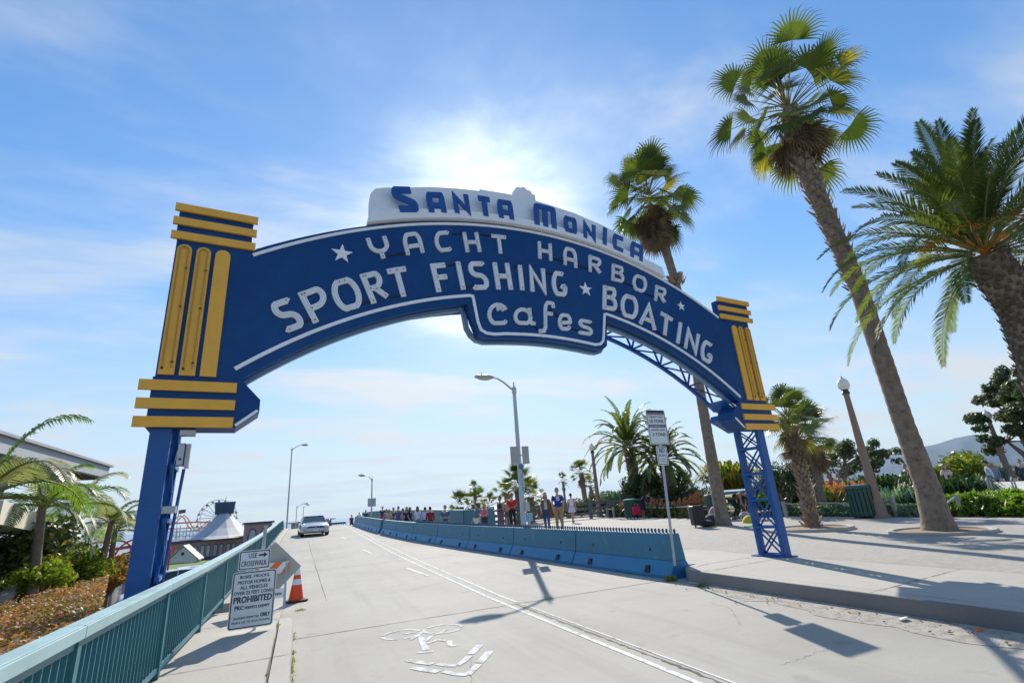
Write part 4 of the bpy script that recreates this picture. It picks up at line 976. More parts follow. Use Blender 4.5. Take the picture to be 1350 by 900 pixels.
globe_lamp((791, 681), None, 584, 'brown park lamp with glass globe left of the green bin and bending woman')
gl = ATY(951, 668, 27); gl.z = .43; globe_lamp(None, gl, 544, 'park lamp whose globe peeks out beside the middle tall palm trunk')
gl = ATD(1333, 633, 40); gl.z = 1.2; globe_lamp(None, gl, 540, 'brown park lamp at the right edge before the big tree')
gl = ATD(1089, 660, 30); gl.z = .4; globe_lamp(None, gl, 560, 'distant brown park lamp behind the shaggy small palm')
# ------------------------------------------------------------------ green litter bins
m_bin = mat('dark_green_slats', (.008, .07, .058), .35, var=.15, scale=5); m_binin = mat('bin_liner', (.03,.03,.03), .7)
def litter_bin():
    t = thing('litter_bin', 'x', 'litter bin'); H0 = 1.05; r = .40
    for i in range(20):
        a = 2*pi*i/20; mb = MB(); mb.box((0, 0, 0), (.018, .095, H0-.14)); M = Matrix.Rotation(a, 3, 'Z')
        mb.v = [tuple(M @ Vector((x+r, y, z+H0/2))) for x, y, z in mb.v]; mb.build('slat', m_bin, t)
    mb = MB(); mb.lathe([(.375, .06), (.375, H0-.08)], n=24); mb.build('liner', m_binin, t)
    for z in (.14, .86): 
        mb = MB(); mb.lathe([(r+.012, z), (r+.022, z), (r+.022, z+.045), (r+.012, z+.045), (r+.012, z)], n=28, cap=False); mb.build('hoop', m_bin, t)
    mb = MB(); mb.lathe([(r+.03, H0-.06), (r+.035, H0-.01), (r-.0, H0+.03), (.2, H0+.05)], n=28); mb.build('lid', mat('bin_lid', (.03,.12,.10), .4), t, smooth_=True)
    for k in range(4):
        a = 2*pi*(k+.5)/4; mb = MB(); mb.box((r*.8*math.cos(a), r*.8*math.sin(a), .05), (.05, .05, .10)); mb.build('foot', m_binin, t)
    return t
b0 = litter_bin(); p = PL(1143, 682); b0.location = (p.x, p.y, p.z); b0['label'] = 'dark green slatted litter bin in front of the nearest globe lamp'; b0['group'] = 'green slatted litter bins'
b0.scale = (1.12, 1.12, 1.08)
p = PL(947, 684); dup(b0, p, .2, 'dark green slatted litter bin half hidden behind the middle palm trunk', scale=(1, 1, 1))
p = PL(834, 683.5); dup(b0, p, .5, 'dark green slatted litter bin beside the bending woman', scale=(.95, .95, 1))
p = ATD(1323, 642, 38); dup(b0, (p.x, p.y, p.z-.1), .1, 'green litter bin by the far right lamp and path', scale=(1, 1, 1))
# ------------------------------------------------------------------ vegetation
L_fan = leaf('fan_palm_leaf', (.05,.08,.02), (.15,.185,.045), (.44,.34,.07), trans=.38, p2=.93)
L_dry = leaf('dry_frond', (.14,.09,.05), (.30,.21,.13), trans=.15, rough=.8)
L_date = leaf('date_palm_leaf', (.045,.075,.018), (.16,.19,.045), (.36,.31,.07), trans=.40, p2=.93)
L_king = leaf('king_palm_leaf', (.05,.10,.015), (.16,.26,.035), (.42,.42,.22), trans=.5, p2=.9)
L_kingpale = leaf('wind_worn_frond', (.16,.18,.10), (.42,.40,.30), (.55,.5,.42), trans=.35)
L_hedge = leaf('hedge_leaf', (.15,.14,.035), (.52,.24,.09), (.66,.22,.10), trans=.3, p2=.92)
L_pink = leaf('pink_flower', (.5,.03,.10), (.65,.08,.16), trans=.3)
L_shrub = leaf('bright_shrub_leaf', (.08,.14,.015), (.28,.30,.03), (.45,.20,.02), trans=.45, p2=.96)
L_dark = leaf('dark_bush_leaf', (.035,.06,.028), (.11,.155,.065), (.2,.24,.1), trans=.25, p2=.93)
L_olive = leaf('olive_bush_leaf', (.06,.085,.03), (.17,.19,.06), (.28,.26,.08), trans=.3)
L_agap = leaf('strap_leaf', (.015,.045,.012), (.06,.12,.025), (.16,.22,.05), trans=.3, p2=.9)
L_ice = leaf('sage_leaf', (.10,.19,.13), (.24,.36,.25), (.36,.46,.34), trans=.25)
L_ground = leaf('lime_leaf', (.06,.13,.012), (.20,.32,.03), (.40,.42,.12), trans=.42, p2=.92)
L_aloe = leaf('aloe_leaf', (.05,.075,.02), (.16,.16,.05), (.25,.2,.06), trans=.1)
L_orange = leaf('orange_bloom', (.60,.16,.06), (.72,.29,.13), (.78,.45,.25), trans=.3)
m_trunk = mat('palm_trunk_bark', (.24, .185, .14), .95, var=.28, scale=5, bump=.9, bscale=14, dirt=(.12,.085,.06), dirt_scale=6, dirt_lo=.5, dirt_hi=.7)
m_trunk2 = mat('slim_grey_trunk', (.20, .16, .12), .9, var=.25, scale=6, bump=.6, bscale=18)
m_boot = mat('frond_boot', (.26, .19, .13), .9, var=.35, scale=8, bump=.5)
m_stalk = mat('leaf_stalk', (.20, .17, .05), .6, var=.25)
m_stalko = mat('orange_fruit_stalk', (.70, .26, .02), .6, var=.2)
def frame(d, roll=0):
    d = d.normalized(); u = Vector((0, 0, 1)) if abs(d.z) < .95 else Vector((1, 0, 0))
    x = d.cross(u).normalized(); z = x.cross(d); 
    if roll: q = Matrix.Rotation(roll, 3, d); x = q @ x; z = q @ z
    return x, d, z
def fan_leaf(mb, base, d, pl, bl, nseg=22, mi=0, droop=.5, tint=None, stalk=None, spread=96):
    """petiole then a folded fan of strips"""
    x, y, z = frame(d, rnd.uniform(-.4, .4))
    p = []; cur = Vector(base); dd = Vector(d).normalized()
    for i in range(5): p.append(cur.copy()); cur = cur+dd*pl/4; dd = (dd+Vector((0, 0, -.10*droop))).normalized()
    if stalk is not None: mb.tube(p, [.028, .022, .018, .014, .012], 4, stalk, tint=.5)
    hub = p[-1]; x, y, z = frame(dd, rnd.uniform(-.5, .5)); tt = rnd.random()**1.4*.9 if tint is None else tint
    nrm = z
    for i in range(nseg):
        a = R(-spread+2*spread*(i+.5)/nseg); di = (y*math.cos(a)+x*math.sin(a)+nrm*.12).normalized(); l = bl*(1-.25*(abs(a)/2.2)**2)*rnd.uniform(.88, 1.05)
        wdt = l*math.tan(R(spread/nseg))*.9; side = di.cross(nrm).normalized(); q0 = hub; 
        m1 = hub+di*l*.45; m2 = m1+(di+Vector((0, 0, -.25*droop))).normalized()*l*.33; m3 = m2+(di+Vector((0, 0, -1.3*droop))).normalized()*l*.27
        ww = wdt*.55; up = nrm*ww*.35
        t_ = min(1, max(0, tt+rnd.uniform(-.12, .12)))
        mb.add([q0, m1-side*ww, m1+side*ww, m2-side*ww*.42, m2+side*ww*.42, m3], [(0,1,2), (1,3,4,2), (3,5,4)], mi, t_)
def trunk_tube(mb, pts, rads, n=18, ring=.0, mi=0):
    P = []; Rr = []
    for (a, ra), (b, rb_) in zip(zip(pts, rads), list(zip(pts, rads))[1:]):
        k = max(2, int((Vector(b)-Vector(a)).length/.14))
        for i in range(k):
            t = i/k; P.append(Vector(a).lerp(Vector(b), t)); Rr.append((ra+(rb_-ra)*t)*(1+ring*(1 if len(P) % 2 else -1)+.02*rnd.uniform(-1, 1)))
    P.append(Vector(pts[-1])); Rr.append(rads[-1]); mb.tube(P, Rr, n, mi)
def boots(mb, pts, rads, dens, size, mi=0, out=.5):
    """old leaf bases in a spiral"""
    tot = 0
    for (a, ra), (b, rb_) in zip(zip(pts, rads), list(zip(pts, rads))[1:]):
        a = Vector(a); b = Vector(b); l = (b-a).length; n = int(l*dens); ax = (b-a).normalized(); x, y, z = frame(ax)
        for i in range(n):
            t = i/n; ang = tot*2.39996; tot += 1; c = a.lerp(b, t); r = ra+(rb_-ra)*t; o = x*math.cos(ang)+z*math.sin(ang); s_ = size*rnd.uniform(.6, 1.25)
            side = ax.cross(o); p0 = c+o*r*.93
            tip = p0+o*s_*out*rnd.uniform(.5, 1.3)+ax*s_
            mb.add([p0-side*s_*.45, p0+side*s_*.45, tip+side*s_*.22, tip-side*s_*.22, p0-side*s_*.3-ax*s_*.3+o*.0, tip*.5+p0*.5-ax*s_*.35], [(0,1,2,3), (0,3,5), (1,5,2), (0,5,1), (3,2,5)], mi)
def fan_palm(name, lab, pts, rads, crown_c, reach, nleaf, bl, skirt=.3, skl=.7, shag=None, grp=None, droop=.6, seg=22, lo=-50, boot_from=.8, xs=1.0):
    org = Vector(pts[0]); t = thing(name, lab, 'palm tree', org, group=grp)
    mb = MB(); trunk_tube(mb, pts, rads, ring=.015); mb.build('trunk', m_trunk, t, org, smooth_=True)
    if shag:
        mb = MB(); boots(mb, *shag); mb.build('leaf_bases', m_boot, t, org)
    c = Vector(crown_c); mb = MB()
    for i in range(nleaf):
        ang = i*2.39996+rnd.uniform(-.2, .2); el = R(lo+(88-lo)*((i+.5)/nleaf)**.85)
        el = min(R(88), el+R(rnd.uniform(-18, 18))); d = Vector((math.cos(ang)*math.cos(el)*xs, math.sin(ang)*math.cos(el), math.sin(el))).normalized()
        young = (el > R(35))
        fan_leaf(mb, c+d*.12+Vector((0,0,.25*math.sin(el))), d, reach*rnd.uniform(.5, 1.1), bl*rnd.uniform(.75, 1.1), seg, 0, droop*(1.6 if el < 0.3 else 1.0)*rnd.uniform(.7, 1.3), stalk=1)
    mb.build('crown', [L_fan, m_stalk], t, org)
    if skirt:
        mb = MB()
        for i in range(int(nleaf*skirt)):
            ang = rnd.uniform(0, 2*pi); d = Vector((math.cos(ang)*.55, math.sin(ang)*.55, -rnd.uniform(.5, 1.2))).normalized()
            fan_leaf(mb, c+Vector((0, 0, -rnd.uniform(.1, skl))), d, reach*rnd.uniform(.25, .5), bl*rnd.uniform(.7, 1.0), 14, 0, 1.3, tint=rnd.random(), stalk=0, spread=70)
        mb.build('dead_skirt', L_dry, t, org)
    return t
def feather(mb, base, d, L0, nl, ll, droop=1.0, mi=0, rach=None, stiff=.9, tint=None, wl=.03, vee=.35, blur=0):
    """pinnate frond: arching rachis with leaflets both sides"""
    cur = Vector(base); dd = Vector(d).normalized(); n = 14; P = [cur.copy()]
    for i in range(n): cur = cur+dd*L0/n; dd = (dd+Vector((0, 0, -.085*droop*(.4+1.6*i/n)))).normalized(); P.append(cur.copy())
    if rach is not None: mb.tube(P, [max(.004, .022*(1-i/n)) for i in range(n+1)], 4, rach, tint=.6)
    tt = rnd.random()*.8 if tint is None else tint
    for k in range(nl):
        t = .12+.88*k/nl; f = t*n; i = min(n-1, int(f)); p = P[i].lerp(P[i+1], f-i); dr = (P[i+1]-P[i]).normalized()
        x, y, z = frame(dr); l = ll*(math.sin(pi*min(1, .12+t*.86))**.6)*rnd.uniform(.85, 1.1)
        for s_ in (-1, 1):
            ld = (x*s_*.8+dr*stiff+z*vee*rnd.uniform(.3, 1.2)).normalized(); mid = p+ld*l*.5; tip = mid+(ld+Vector((0, 0, -.35*droop))).normalized()*l*.5
            w_ = (dr*.9).normalized()*wl*.5
            mb.add([p-w_*.5, p+w_*.5, mid+w_, mid-w_, tip], [(0,1,2,3), (3,2,4)], mi, min(1, max(0, tt+rnd.uniform(-.12, .12))))
# --- tall palm A (nearest fan palm)
def axy(u, v, y): q = ATY(u, v, y); return q
yA = PL(1240, 701).y; A0 = PL(1240, 701)
tr = [Vector((A0.x, A0.y, .1)), Vector((A0.x, A0.y, .5)), ATY(1222, 640, yA+.02), ATY(1192, 560, yA), ATY(1132, 380, yA-.1), ATY(1083, 270, yA-.1), ATY(1052, 200, yA-.1)]
rA = [.48, .35, .29, .25, .24, .25, .28]
cA = ATY(1041, 150, yA-.1)
fan_palm('fan_palm', 'tallest leaning fan palm with shaggy neck, right of the arch, standing in a round planter', tr + [cA], rA + [.3], cA, 1.75, 56, 1.05, skirt=.7, shag=([tr[4], tr[5], tr[6], cA], [.23, .27, .36, .36], 36, .20, 0, .6), droop=.8, lo=-45, seg=24, grp='tall fan palms')
mb = MB()
# --- tall palm B (behind the arch)
B0 = PL(954, 692); yB = B0.y
trB = [Vector((B0.x, B0.y, .3)), Vector((B0.x, B0.y, .9)), ATY(934, 580, yB), ATY(915, 470, yB), ATY(890, 370, yB), ATY(876, 325, yB), ATY(860, 280, yB)]
cB = ATY(856, 262, yB)
fan_palm('fan_palm', 'tall fan palm rising behind the arch with brown dead fronds hanging under its crown', trB, [.33, .25, .21, .19, .18, .2, .22], cB, 1.55, 58, 1.15, skirt=1.0, skl=1.7, shag=([ATY(893, 378, yB), ATY(889, 368, yB)], [.2, .22], 60, .3, 0, .9), droop=.95, lo=-42, seg=20, grp='tall fan palms')
# --- date palm C at the right edge
yC = 5.0; cC = ATY(1298, 335, yC)
tC = [ATY(1470, 820, yC), ATY(1405, 610, yC), ATY(1362, 480, yC), ATY(1338, 405, yC), ATY(1318, 365, yC)]
tC[0].z = .2
t = thing('date_palm', 'date palm with arching feathery fronds and orange fruit stalks entering from the right edge', 'palm tree', tC[0])
mb = MB(); trunk_tube(mb, tC+[cC], [.30, .26, .25, .30, .40, .34], ring=.02); mb.build('trunk', m_trunk, t, tC[0], smooth_=True)
mb = MB(); boots(mb, [tC[0], tC[1], tC[2], tC[3], tC[4], cC], [.30, .26, .25, .32, .44, .38], 85, .13, 0, .55); mb.build('leaf_bases', mat('dark_frond_boot', (.10, .075, .05), .9, var=.4, scale=9), t, tC[0])
mb = MB(); nC = 68
for i in range(nC):
    ang = i*2.39996; el = R(-16+100*((i+.5)/nC)**.85)
    d = Vector((math.cos(ang)*math.cos(el), math.sin(ang)*math.cos(el), math.sin(el)))
    feather(mb, cC+d*.25, d, rnd.uniform(2.9, 3.7)*(.84 if el > R(45) else 1), 74, .46, droop=1.25 if el < R(50) else .75, rach=1, stiff=1.0, wl=.042, vee=.45)
mb.build('crown', [L_date, mat('rachis', (.16,.17,.05), .6)], t, tC[0])
mb = MB()
for i in range(9):
    a = R(150+i*25); d = Vector((math.cos(a)*.8, math.sin(a)*.8, .75)); P = []; c = cC.copy(); dd = d.normalized()
    for k in range(7): P.append(c.copy()); c = c+dd*.16; dd = (dd+Vector((0,0,-.12))).normalized()
    mb.tube(P, [.035]*4+[.03,.02,.01], 6)
    for k in range(16):
        q = P[-1]; e = (dd+Vector((rnd.uniform(-.7,.7), rnd.uniform(-.7,.7), rnd.uniform(-.9,.2)))).normalized(); mb.tube([q, q+e*.25, q+e*.42+Vector((0,0,-.08))], .006, 3)
mb.build('fruit_stalks', m_stalko, t, tC[0])
# --- small shaggy palm D, slim palm E behind it
D0 = PL(1072, 697); yD = D0.y
trD = [Vector((D0.x, D0.y, .15)), Vector((D0.x, D0.y, .5)), ATY(1063, 650, yD), ATY(1052, 600, yD), ATY(1042, 565, yD)]
cD = ATY(1040, 560, yD)
fan_palm('small_fan_palm', 'small fan palm with rough shaggy trunk in a round planter right of the arch post', trD, [.30, .2, .16, .16, .17], cD, .65, 26, .66, skirt=.5, shag=(trD, [.28, .2, .17, .18, .2], 80, .16, 0, .8), droop=.9, lo=-35, seg=20)
e0 = ATD(1080, 655, 26); e0.z = .35; cE = ATD(1066, 578, 26)
fan_palm('small_fan_palm', 'slim smooth trunked fan palm standing behind the shaggy small palm', [e0, e0.lerp(cE, .5), cE], [.22, .17, .14], cE, .8, 30, .95, skirt=.6, droop=.9, lo=-20, seg=18)
# planter rings round palms A and D
def ring(c, r, lab):
    t = thing('tree_planter', lab, 'planter', (c.x, c.y, plaza_z(c.x, c.y)), group='round tree planters')
    mb = MB(); mb.lathe([(r, -.05), (r, .05), (r-.02, .07), (r-.14, .07), (r-.16, .05), (r-.16, -.05)], n=40, cap=False); mb.build('rim', m_walk, t, smooth_=True)
    mb = MB(); n = 28; vs = [(0, 0, .09)] + [((r-.15)*math.cos(2*pi*i/n), (r-.15)*math.sin(2*pi*i/n), .02+.01*rnd.random()) for i in range(n)]
    mb.add(vs, [(0, i+1, (i+1) % n+1) for i in range(n)]); mb.build('soil', m_soil, t, smooth_=True)
ring(Vector((A0.x, A0.y)), 1.15, 'round concrete planter ring with bare soil at the foot of the tallest palm'); ring(Vector((D0.x, D0.y)), 1.15, 'round planter ring with bare soil at the foot of the shaggy small palm')
# --- far palms
def far_fan(u, vtop, dist, zb, rad_px, lab, n=26, tr_=.16, skirt=.5, seg=14, grp='distant fan palms', name='fan_palm'):
    c = ATD(u, vtop, dist); k = dist/FPX*.95; Rm = rad_px*k
    b = Vector((c.x+rnd.uniform(-.2, .2), c.y, zb))
    return fan_palm(name, lab, [b, b.lerp(c, .6)+Vector((.05, 0, 0)), c], [tr_*1.3, tr_, tr_], c, Rm*.52, n, Rm*.52, skirt=skirt, droop=.7, lo=-25, seg=seg, grp=grp)
far_fan(683, 643, 34, -1, 30, 'broad fan palm behind the tall sticker covered lamp post', n=30, tr_=.25, skirt=.3)
far_fan(699, 655, 37, -1, 22, 'lower fan palm just right of the sticker covered lamp post', n=24, tr_=.25)
far_fan(668, 652, 36, -1, 20, 'yellowish fan palm left of the sticker covered lamp post', n=22, tr_=.2)
far_fan(625.5, 645, 60, -3, 10, 'small distant fan palm above the bushy palms left', n=20, tr_=.15)
far_fan(742, 634, 58, -2, 10, 'small distant fan palm above the blue shirted man', n=20, tr_=.13)
far_fan(766, 624, 46, -1, 18, 'fan palm between the blue shirted man and the park lamp', n=28, tr_=.22)
far_fan(778, 640, 50, -1, 11, 'smaller fan palm just left of the park lamp', n=20, tr_=.14)
far_fan(714, 655, 60, -2, 8, 'tiny fan palm left of the poncho wearer', n=16, tr_=.12)
far_fan(606, 668, 36, -1.2, 20, 'low bushy fan palm behind the teal fence, left one', n=26, tr_=.3, name='bushy_fan_palm', grp='bushy fan palms')
far_fan(627, 664, 35, -1.2, 20, 'low bushy fan palm behind the teal fence, middle one', n=26, tr_=.3, name='bushy_fan_palm', grp='bushy fan palms')
far_fan(646, 668, 35, -1.2, 14, 'low bushy fan palm behind the pink top walker', n=22, tr_=.3, name='bushy_fan_palm', grp='bushy fan palms')
def far_date(u, v, dist, zb, rad_px, lab, n=52, up=1.0):
    c = ATD(u, v, dist); k = dist/FPX; Rm = rad_px*k*1.15; b = Vector((c.x+.3, c.y, zb)); t = thing('date_palm', lab, 'palm tree', b, group='date palms beyond the flower bed')
    mb = MB(); trunk_tube(mb, [b, c], [.42, .34], ring=.03); boots(mb, [b, c], [.42, .36], 40, .2, 0, .7); mb.build('trunk', m_trunk, t, b)
    mb = MB()
    for i in range(n):
        ang = i*2.39996; el = R(-25+108*((i+.5)/n)**.9); d = Vector((math.cos(ang)*math.cos(el), math.sin(ang)*math.cos(el), math.sin(el)))
        feather(mb, c+d*.2, d, Rm*rnd.uniform(.85, 1.1), 44, .46, droop=1.5, rach=1, stiff=1.0, wl=.10)
    mb.build('crown', [L_date, mat('rachis', (.16,.17,.05), .6)], t, b)
far_date(828, 590, 40, -.5, 56, 'large date palm with drooping fronds left of the weight limit sign')
far_date(874, 606, 38, -.5, 48, 'date palm with long drooping fronds behind the weight limit sign')
# --- leaf clouds: bushes, hedge, trees
def leaf_cloud(mb, blobs, n, sz, mi=0, sun_bias=0, flat=0):
    tot = sum(b[1][0]*b[1][1]*b[1][2] for b in blobs)**1
    for c, r in blobs:
        k = int(n*(r[0]*r[1]*r[2])/tot); c = Vector(c)
        for _ in range(k):
            d = Vector((rnd.gauss(0, 1), rnd.gauss(0, 1), rnd.gauss(0, 1))).normalized(); q = rnd.random()**.45*(1+.12*noise.noise(d*3+c))
            p = c+Vector((d.x*r[0], d.y*r[1], d.z*r[2]))*q; nn = (d+Vector((rnd.uniform(-1,1), rnd.uniform(-1,1), rnd.uniform(-1,1)))*.9)
            s_ = sz*rnd.uniform(.6, 1.3); mb.quad(p, nn, s_*1.6, s_, mi, rnd.random()**1.3*(.55+.45*max(0, noise.noise(p*1.3)+.5)))
def bush(name, lab, c, r, n, sz, L_, grp=None, blobs=6, cat='bush', stem=True):
    c = Vector(c); t = thing(name, lab, cat, (c.x, c.y, c.z-r[2]), group=grp); org = Vector((c.x, c.y, c.z-r[2]))
    bl = [(c+Vector((rnd.uniform(-.6,.6)*r[0], rnd.uniform(-.6,.6)*r[1], rnd.uniform(-.45,.55)*r[2])), (r[0]*rnd.uniform(.35,.6), r[1]*rnd.uniform(.35,.6), r[2]*rnd.uniform(.35,.6))) for _ in range(blobs)]
    mb = MB(); leaf_cloud(mb, bl, n, sz); mb.build('foliage', L_, t, org)
    if stem:
        mb = MB()
        for b, _ in bl: mb.tube([org, org.lerp(b, .5)+Vector((rnd.uniform(-.1,.1),0,0)), b], [.06*r[2], .04*r[2], .015*r[2]], 6)
        mb.build('stems', m_trunk2, t, org)
    return t
def strappy(name, lab, c, rad, h, n, L_, grp=None, w_=.045):
    c = Vector(c); t = thing(name, lab, 'plant', c, group=grp); mb = MB()
    for i in range(n):
        a = rnd.uniform(0, 2*pi); rr = rad*math.sqrt(rnd.random())*.75; b = c+Vector((math.cos(a)*rr, math.sin(a)*rr, 0)); a2 = a+rnd.uniform(-.8, .8); l = h*rnd.uniform(.7, 1.2)
        el = R(rnd.uniform(40, 85)); d = Vector((math.cos(a2)*math.cos(el), math.sin(a2)*math.cos(el), math.sin(el))); s_ = d.cross(Vector((0,0,1))).normalized()*w_*rnd.uniform(.7,1.2)
        p1 = b+d*l*.45; p2 = p1+(d+Vector((0,0,-.5))).normalized()*l*.35; p3 = p2+(d+Vector((0,0,-1.5))).normalized()*l*.3; tt = rnd.random()
        mb.add([b-s_*.5, b+s_*.5, p1-s_, p1+s_, p2-s_*.8, p2+s_*.8, p3], [(0,1,3,2), (2,3,5,4), (4,5,6)], 0, tt)
    mb.build('leaves', L_, t, c); return t
# planting bed behind the plaza, with front edge following the photograph
bed = [PL(u, v) for u, v in [(800,681.5),(850,682),(905,683),(960,681.5),(1020,680),(1085,680.5),(1125,681),(1170,681),(1220,681.3),(1270,681.3),(1320,681.6),(1365,682)]]
def bed_band(name, i0, i1, back, h, n, sz, L_, lab, cat='ground cover', step=0, mode='leaf'):
    mb = MB(); P = bed[i0:i1+1]; segs = list(zip(P, P[1:])); tl = sum((b-a).length for a, b in segs)
    for a, b in segs:
        k = int(n*(b-a).length/tl)
        for _ in range(k):
            p = a.lerp(b, rnd.random()); away = Vector((p.x, p.y, 0)).normalized(); t_ = rnd.random(); q = p+away*(.15+back*t_)+Vector((rnd.uniform(-.1,.1), rnd.uniform(-.1,.1), 0))
            hh = h*(.35+.65*min(1, t_*back/.35))*(1+.35*noise.noise(Vector((q.x*1.3, q.y*1.3, 0)))) + step*t_
            q.z += rnd.random()**.6*hh; nn = Vector((rnd.uniform(-1,1), rnd.uniform(-1,1), rnd.uniform(.1,1)))
            s_ = sz*rnd.uniform(.6,1.4); mb.quad(q, nn, s_*1.9, s_*.8, 0, rnd.random()**1.2*(.5+.5*(noise.noise(q*1.1)+.6)))
    return mb.build(name, L_, None, None, label=lab, cat=cat, kind='stuff')
# soil under the beds
mb = MB(); vs = []
for p in bed:
    away = Vector((p.x, p.y, 0)).normalized(); q = p+away*9; vs += [(p.x, p.y, p.z+.02), (q.x, q.y, p.z+.05)]
mb.add(vs, [(2*i, 2*i+1, 2*i+3, 2*i+2) for i in range(len(bed)-1)]); mb.build('bed_soil', m_soil, kind='structure')
bed_band('sage_ground_cover', 4, 7, 1.6, .38, 9000, .09, L_ice, 'bluish green ground cover low along the plaza behind the arch post')
bed_band('sage_ground_cover', 7, 8, 1.6, .40, 4200, .09, L_ice, 'bluish green ground cover between the globe lamp and the tallest palm')
bed_band('lime_ground_cover', 8, 11, 3.4, .62, 15000, .15, L_ground, 'bright lime green leafy ground cover at the right edge of the plaza')
bed_band('aloe_leaves', 0, 3, 1.8, .55, 5000, .16, L_aloe, 'olive aloe foliage beneath the orange blooms')
# orange aloe blooms: one clump each
k = 0
aloe_spots = [(u, v, s_) for u, v, s_ in [(818,664,.6),(852,662,.9),(858,668,.7),(866,664,.9),(876,667,.9),(884,668,.8),(893,662,1.0),(901,666,.9),(909,661,1.1),(917,658,1.2),(925,656,1.3),(922,664,1.0),(912,667,.8),(942,650,.9),(1068,641,.9),(1095,642,.9),(1103,643,.9),(1112,644,.8),(1122,641,.8),(1131,640,.7)]]
def aloe(c, s_):
    t = thing('aloe_plant', 'x', 'plant', c); mb = MB()
    for i in range(26):
        a = rnd.uniform(0, 2*pi); el = R(rnd.uniform(25, 80)); d = Vector((math.cos(a)*math.cos(el), math.sin(a)*math.cos(el), math.sin(el))); s2 = d.cross(Vector((0,0,1))).normalized()*.04; l = .55*s_*rnd.uniform(.6,1.1)
        mb.add([-s2, s2, d*l*.6+s2*.8, d*l*.6-s2*.8, d*l], [(0,1,2,3), (3,2,4)], 0)
    mb.build('leaves', L_aloe, t)
    mb = MB()
    for i in range(9):
        x, y = rnd.uniform(-.45,.45)*s_, rnd.uniform(-.4,.4)*s_; h = rnd.uniform(.62, .95)*s_
        for k in range(26):
            zz_ = rnd.random(); r_ = .085*(1-zz_*.6); a = rnd.uniform(0, 2*pi); mb.quad(Vector((x+r_*math.cos(a), y+r_*math.sin(a), h-.12+zz_*.3)), Vector((math.cos(a), math.sin(a), .5)), .09, .06, 0)
        mb.tube([(x, y, .1), (x, y, h)], .012, 4, 1)
    mb.build('blooms', [L_orange, m_stalk], t); return t
al0 = [aloe(Vector((0,0,0)), 1.0), aloe(Vector((0,0,0)), 1.0)]
poslab = ['beside the bin of the bending woman', 'right of the bending woman', 'low behind the rail by the bending woman', 'second clump right of the bending woman', 'left of the sign pole', 'low beside the sign pole', 'right behind the sign pole', 'lower one right of the sign pole', 'left shoulder of the big bloom mass', 'centre of the big bloom mass', 'right top of the big bloom mass', 'lower front of the big bloom mass', 'low left front of the big bloom mass', 'peeking above the half hidden bin', 'left of the leaning slim palm', 'below the resting people', 'right below the resting people', 'between the resting people and the bin', 'left above the nearest bin', 'just left of the nearest globe lamp']
for i, (u, v, s_) in enumerate(aloe_spots):
    p = ATD(u, v, 33.5 if u < 1000 else 27); z = p.z-.75*s_
    o = al0[i % 2] if i < 2 else copy_tree(al0[i % 2])
    o.location = (p.x, p.y, z); o.rotation_euler = (0, 0, rnd.uniform(0, 6)); o.scale = (s_, s_, s_)
    o['label'] = 'orange flowering aloe clump ' + poslab[i]; o['group'] = 'orange flowering aloes'
# low cable rail in front of the bed
m_post = mat('pale_timber_post', (.45, .41, .35), .85, var=.2, scale=8)
pb_ = []
for u, v in [(802,682),(810,682),(853,682),(911,683),(988,681),(1037,681),(1062,681),(1183,681),(1271,681)]:
    p = PL(u, v-.4); pb_.append(p)
plabs = ['leftmost, of the short pair left of the bin', 'second of the short pair left of the bin', 'just right of the bending woman', 'behind the black suitcase', 'behind the crouching performers', 'seen through the arch post', 'left of the shaggy palm', 'right of the nearest globe lamp', 'right of the tallest palm before the lime green leaves']
for i, p in enumerate(pb_):
    h = .62 if i < 7 else .72
    mb = MB(); mb.bar((p.x, p.y, p.z-.05), (p.x-.02, p.y, p.z+h), .13, .11); tag(mb.build('bollard_post', m_post), 'pale wooden rail post '+plabs[i], 'post', 'low rail posts of the flower bed')
for n_, (i, j) in enumerate(((0,1),(2,3),(3,4),(5,6),(6,7))):
    a, b = pb_[i], pb_[j]; mb = MB(); mb.tube([a+Vector((0,0,.55)), a.lerp(b,.5)+Vector((0,0,.50)), b+Vector((0,0,.55))], .03, 6)
    tag(mb.build('low_rail', m_post), ['thin pale rail between the pair of posts left of the bin', 'thin pale rail before the orange aloes', 'thin pale rail behind the suitcase and palm', 'thin pale rail seen through the arch post', 'thin pale rail behind the nearest litter bin'][n_], 'rail', 'low rails of the flower bed')
a = pb_[8]; mb = MB(); P = [a+Vector((0,0,.62)), a+Vector((-.25,0,.60)), a+Vector((-.6,-.0,.5)), a+Vector((-1.0,-.0,.34)), a+Vector((-1.3,0,.2))]; mb.tube(P, .035, 6); tag(mb.build('bent_rail', m_galv), 'grey rail bending down left from the post beside the tallest palm', 'rail')
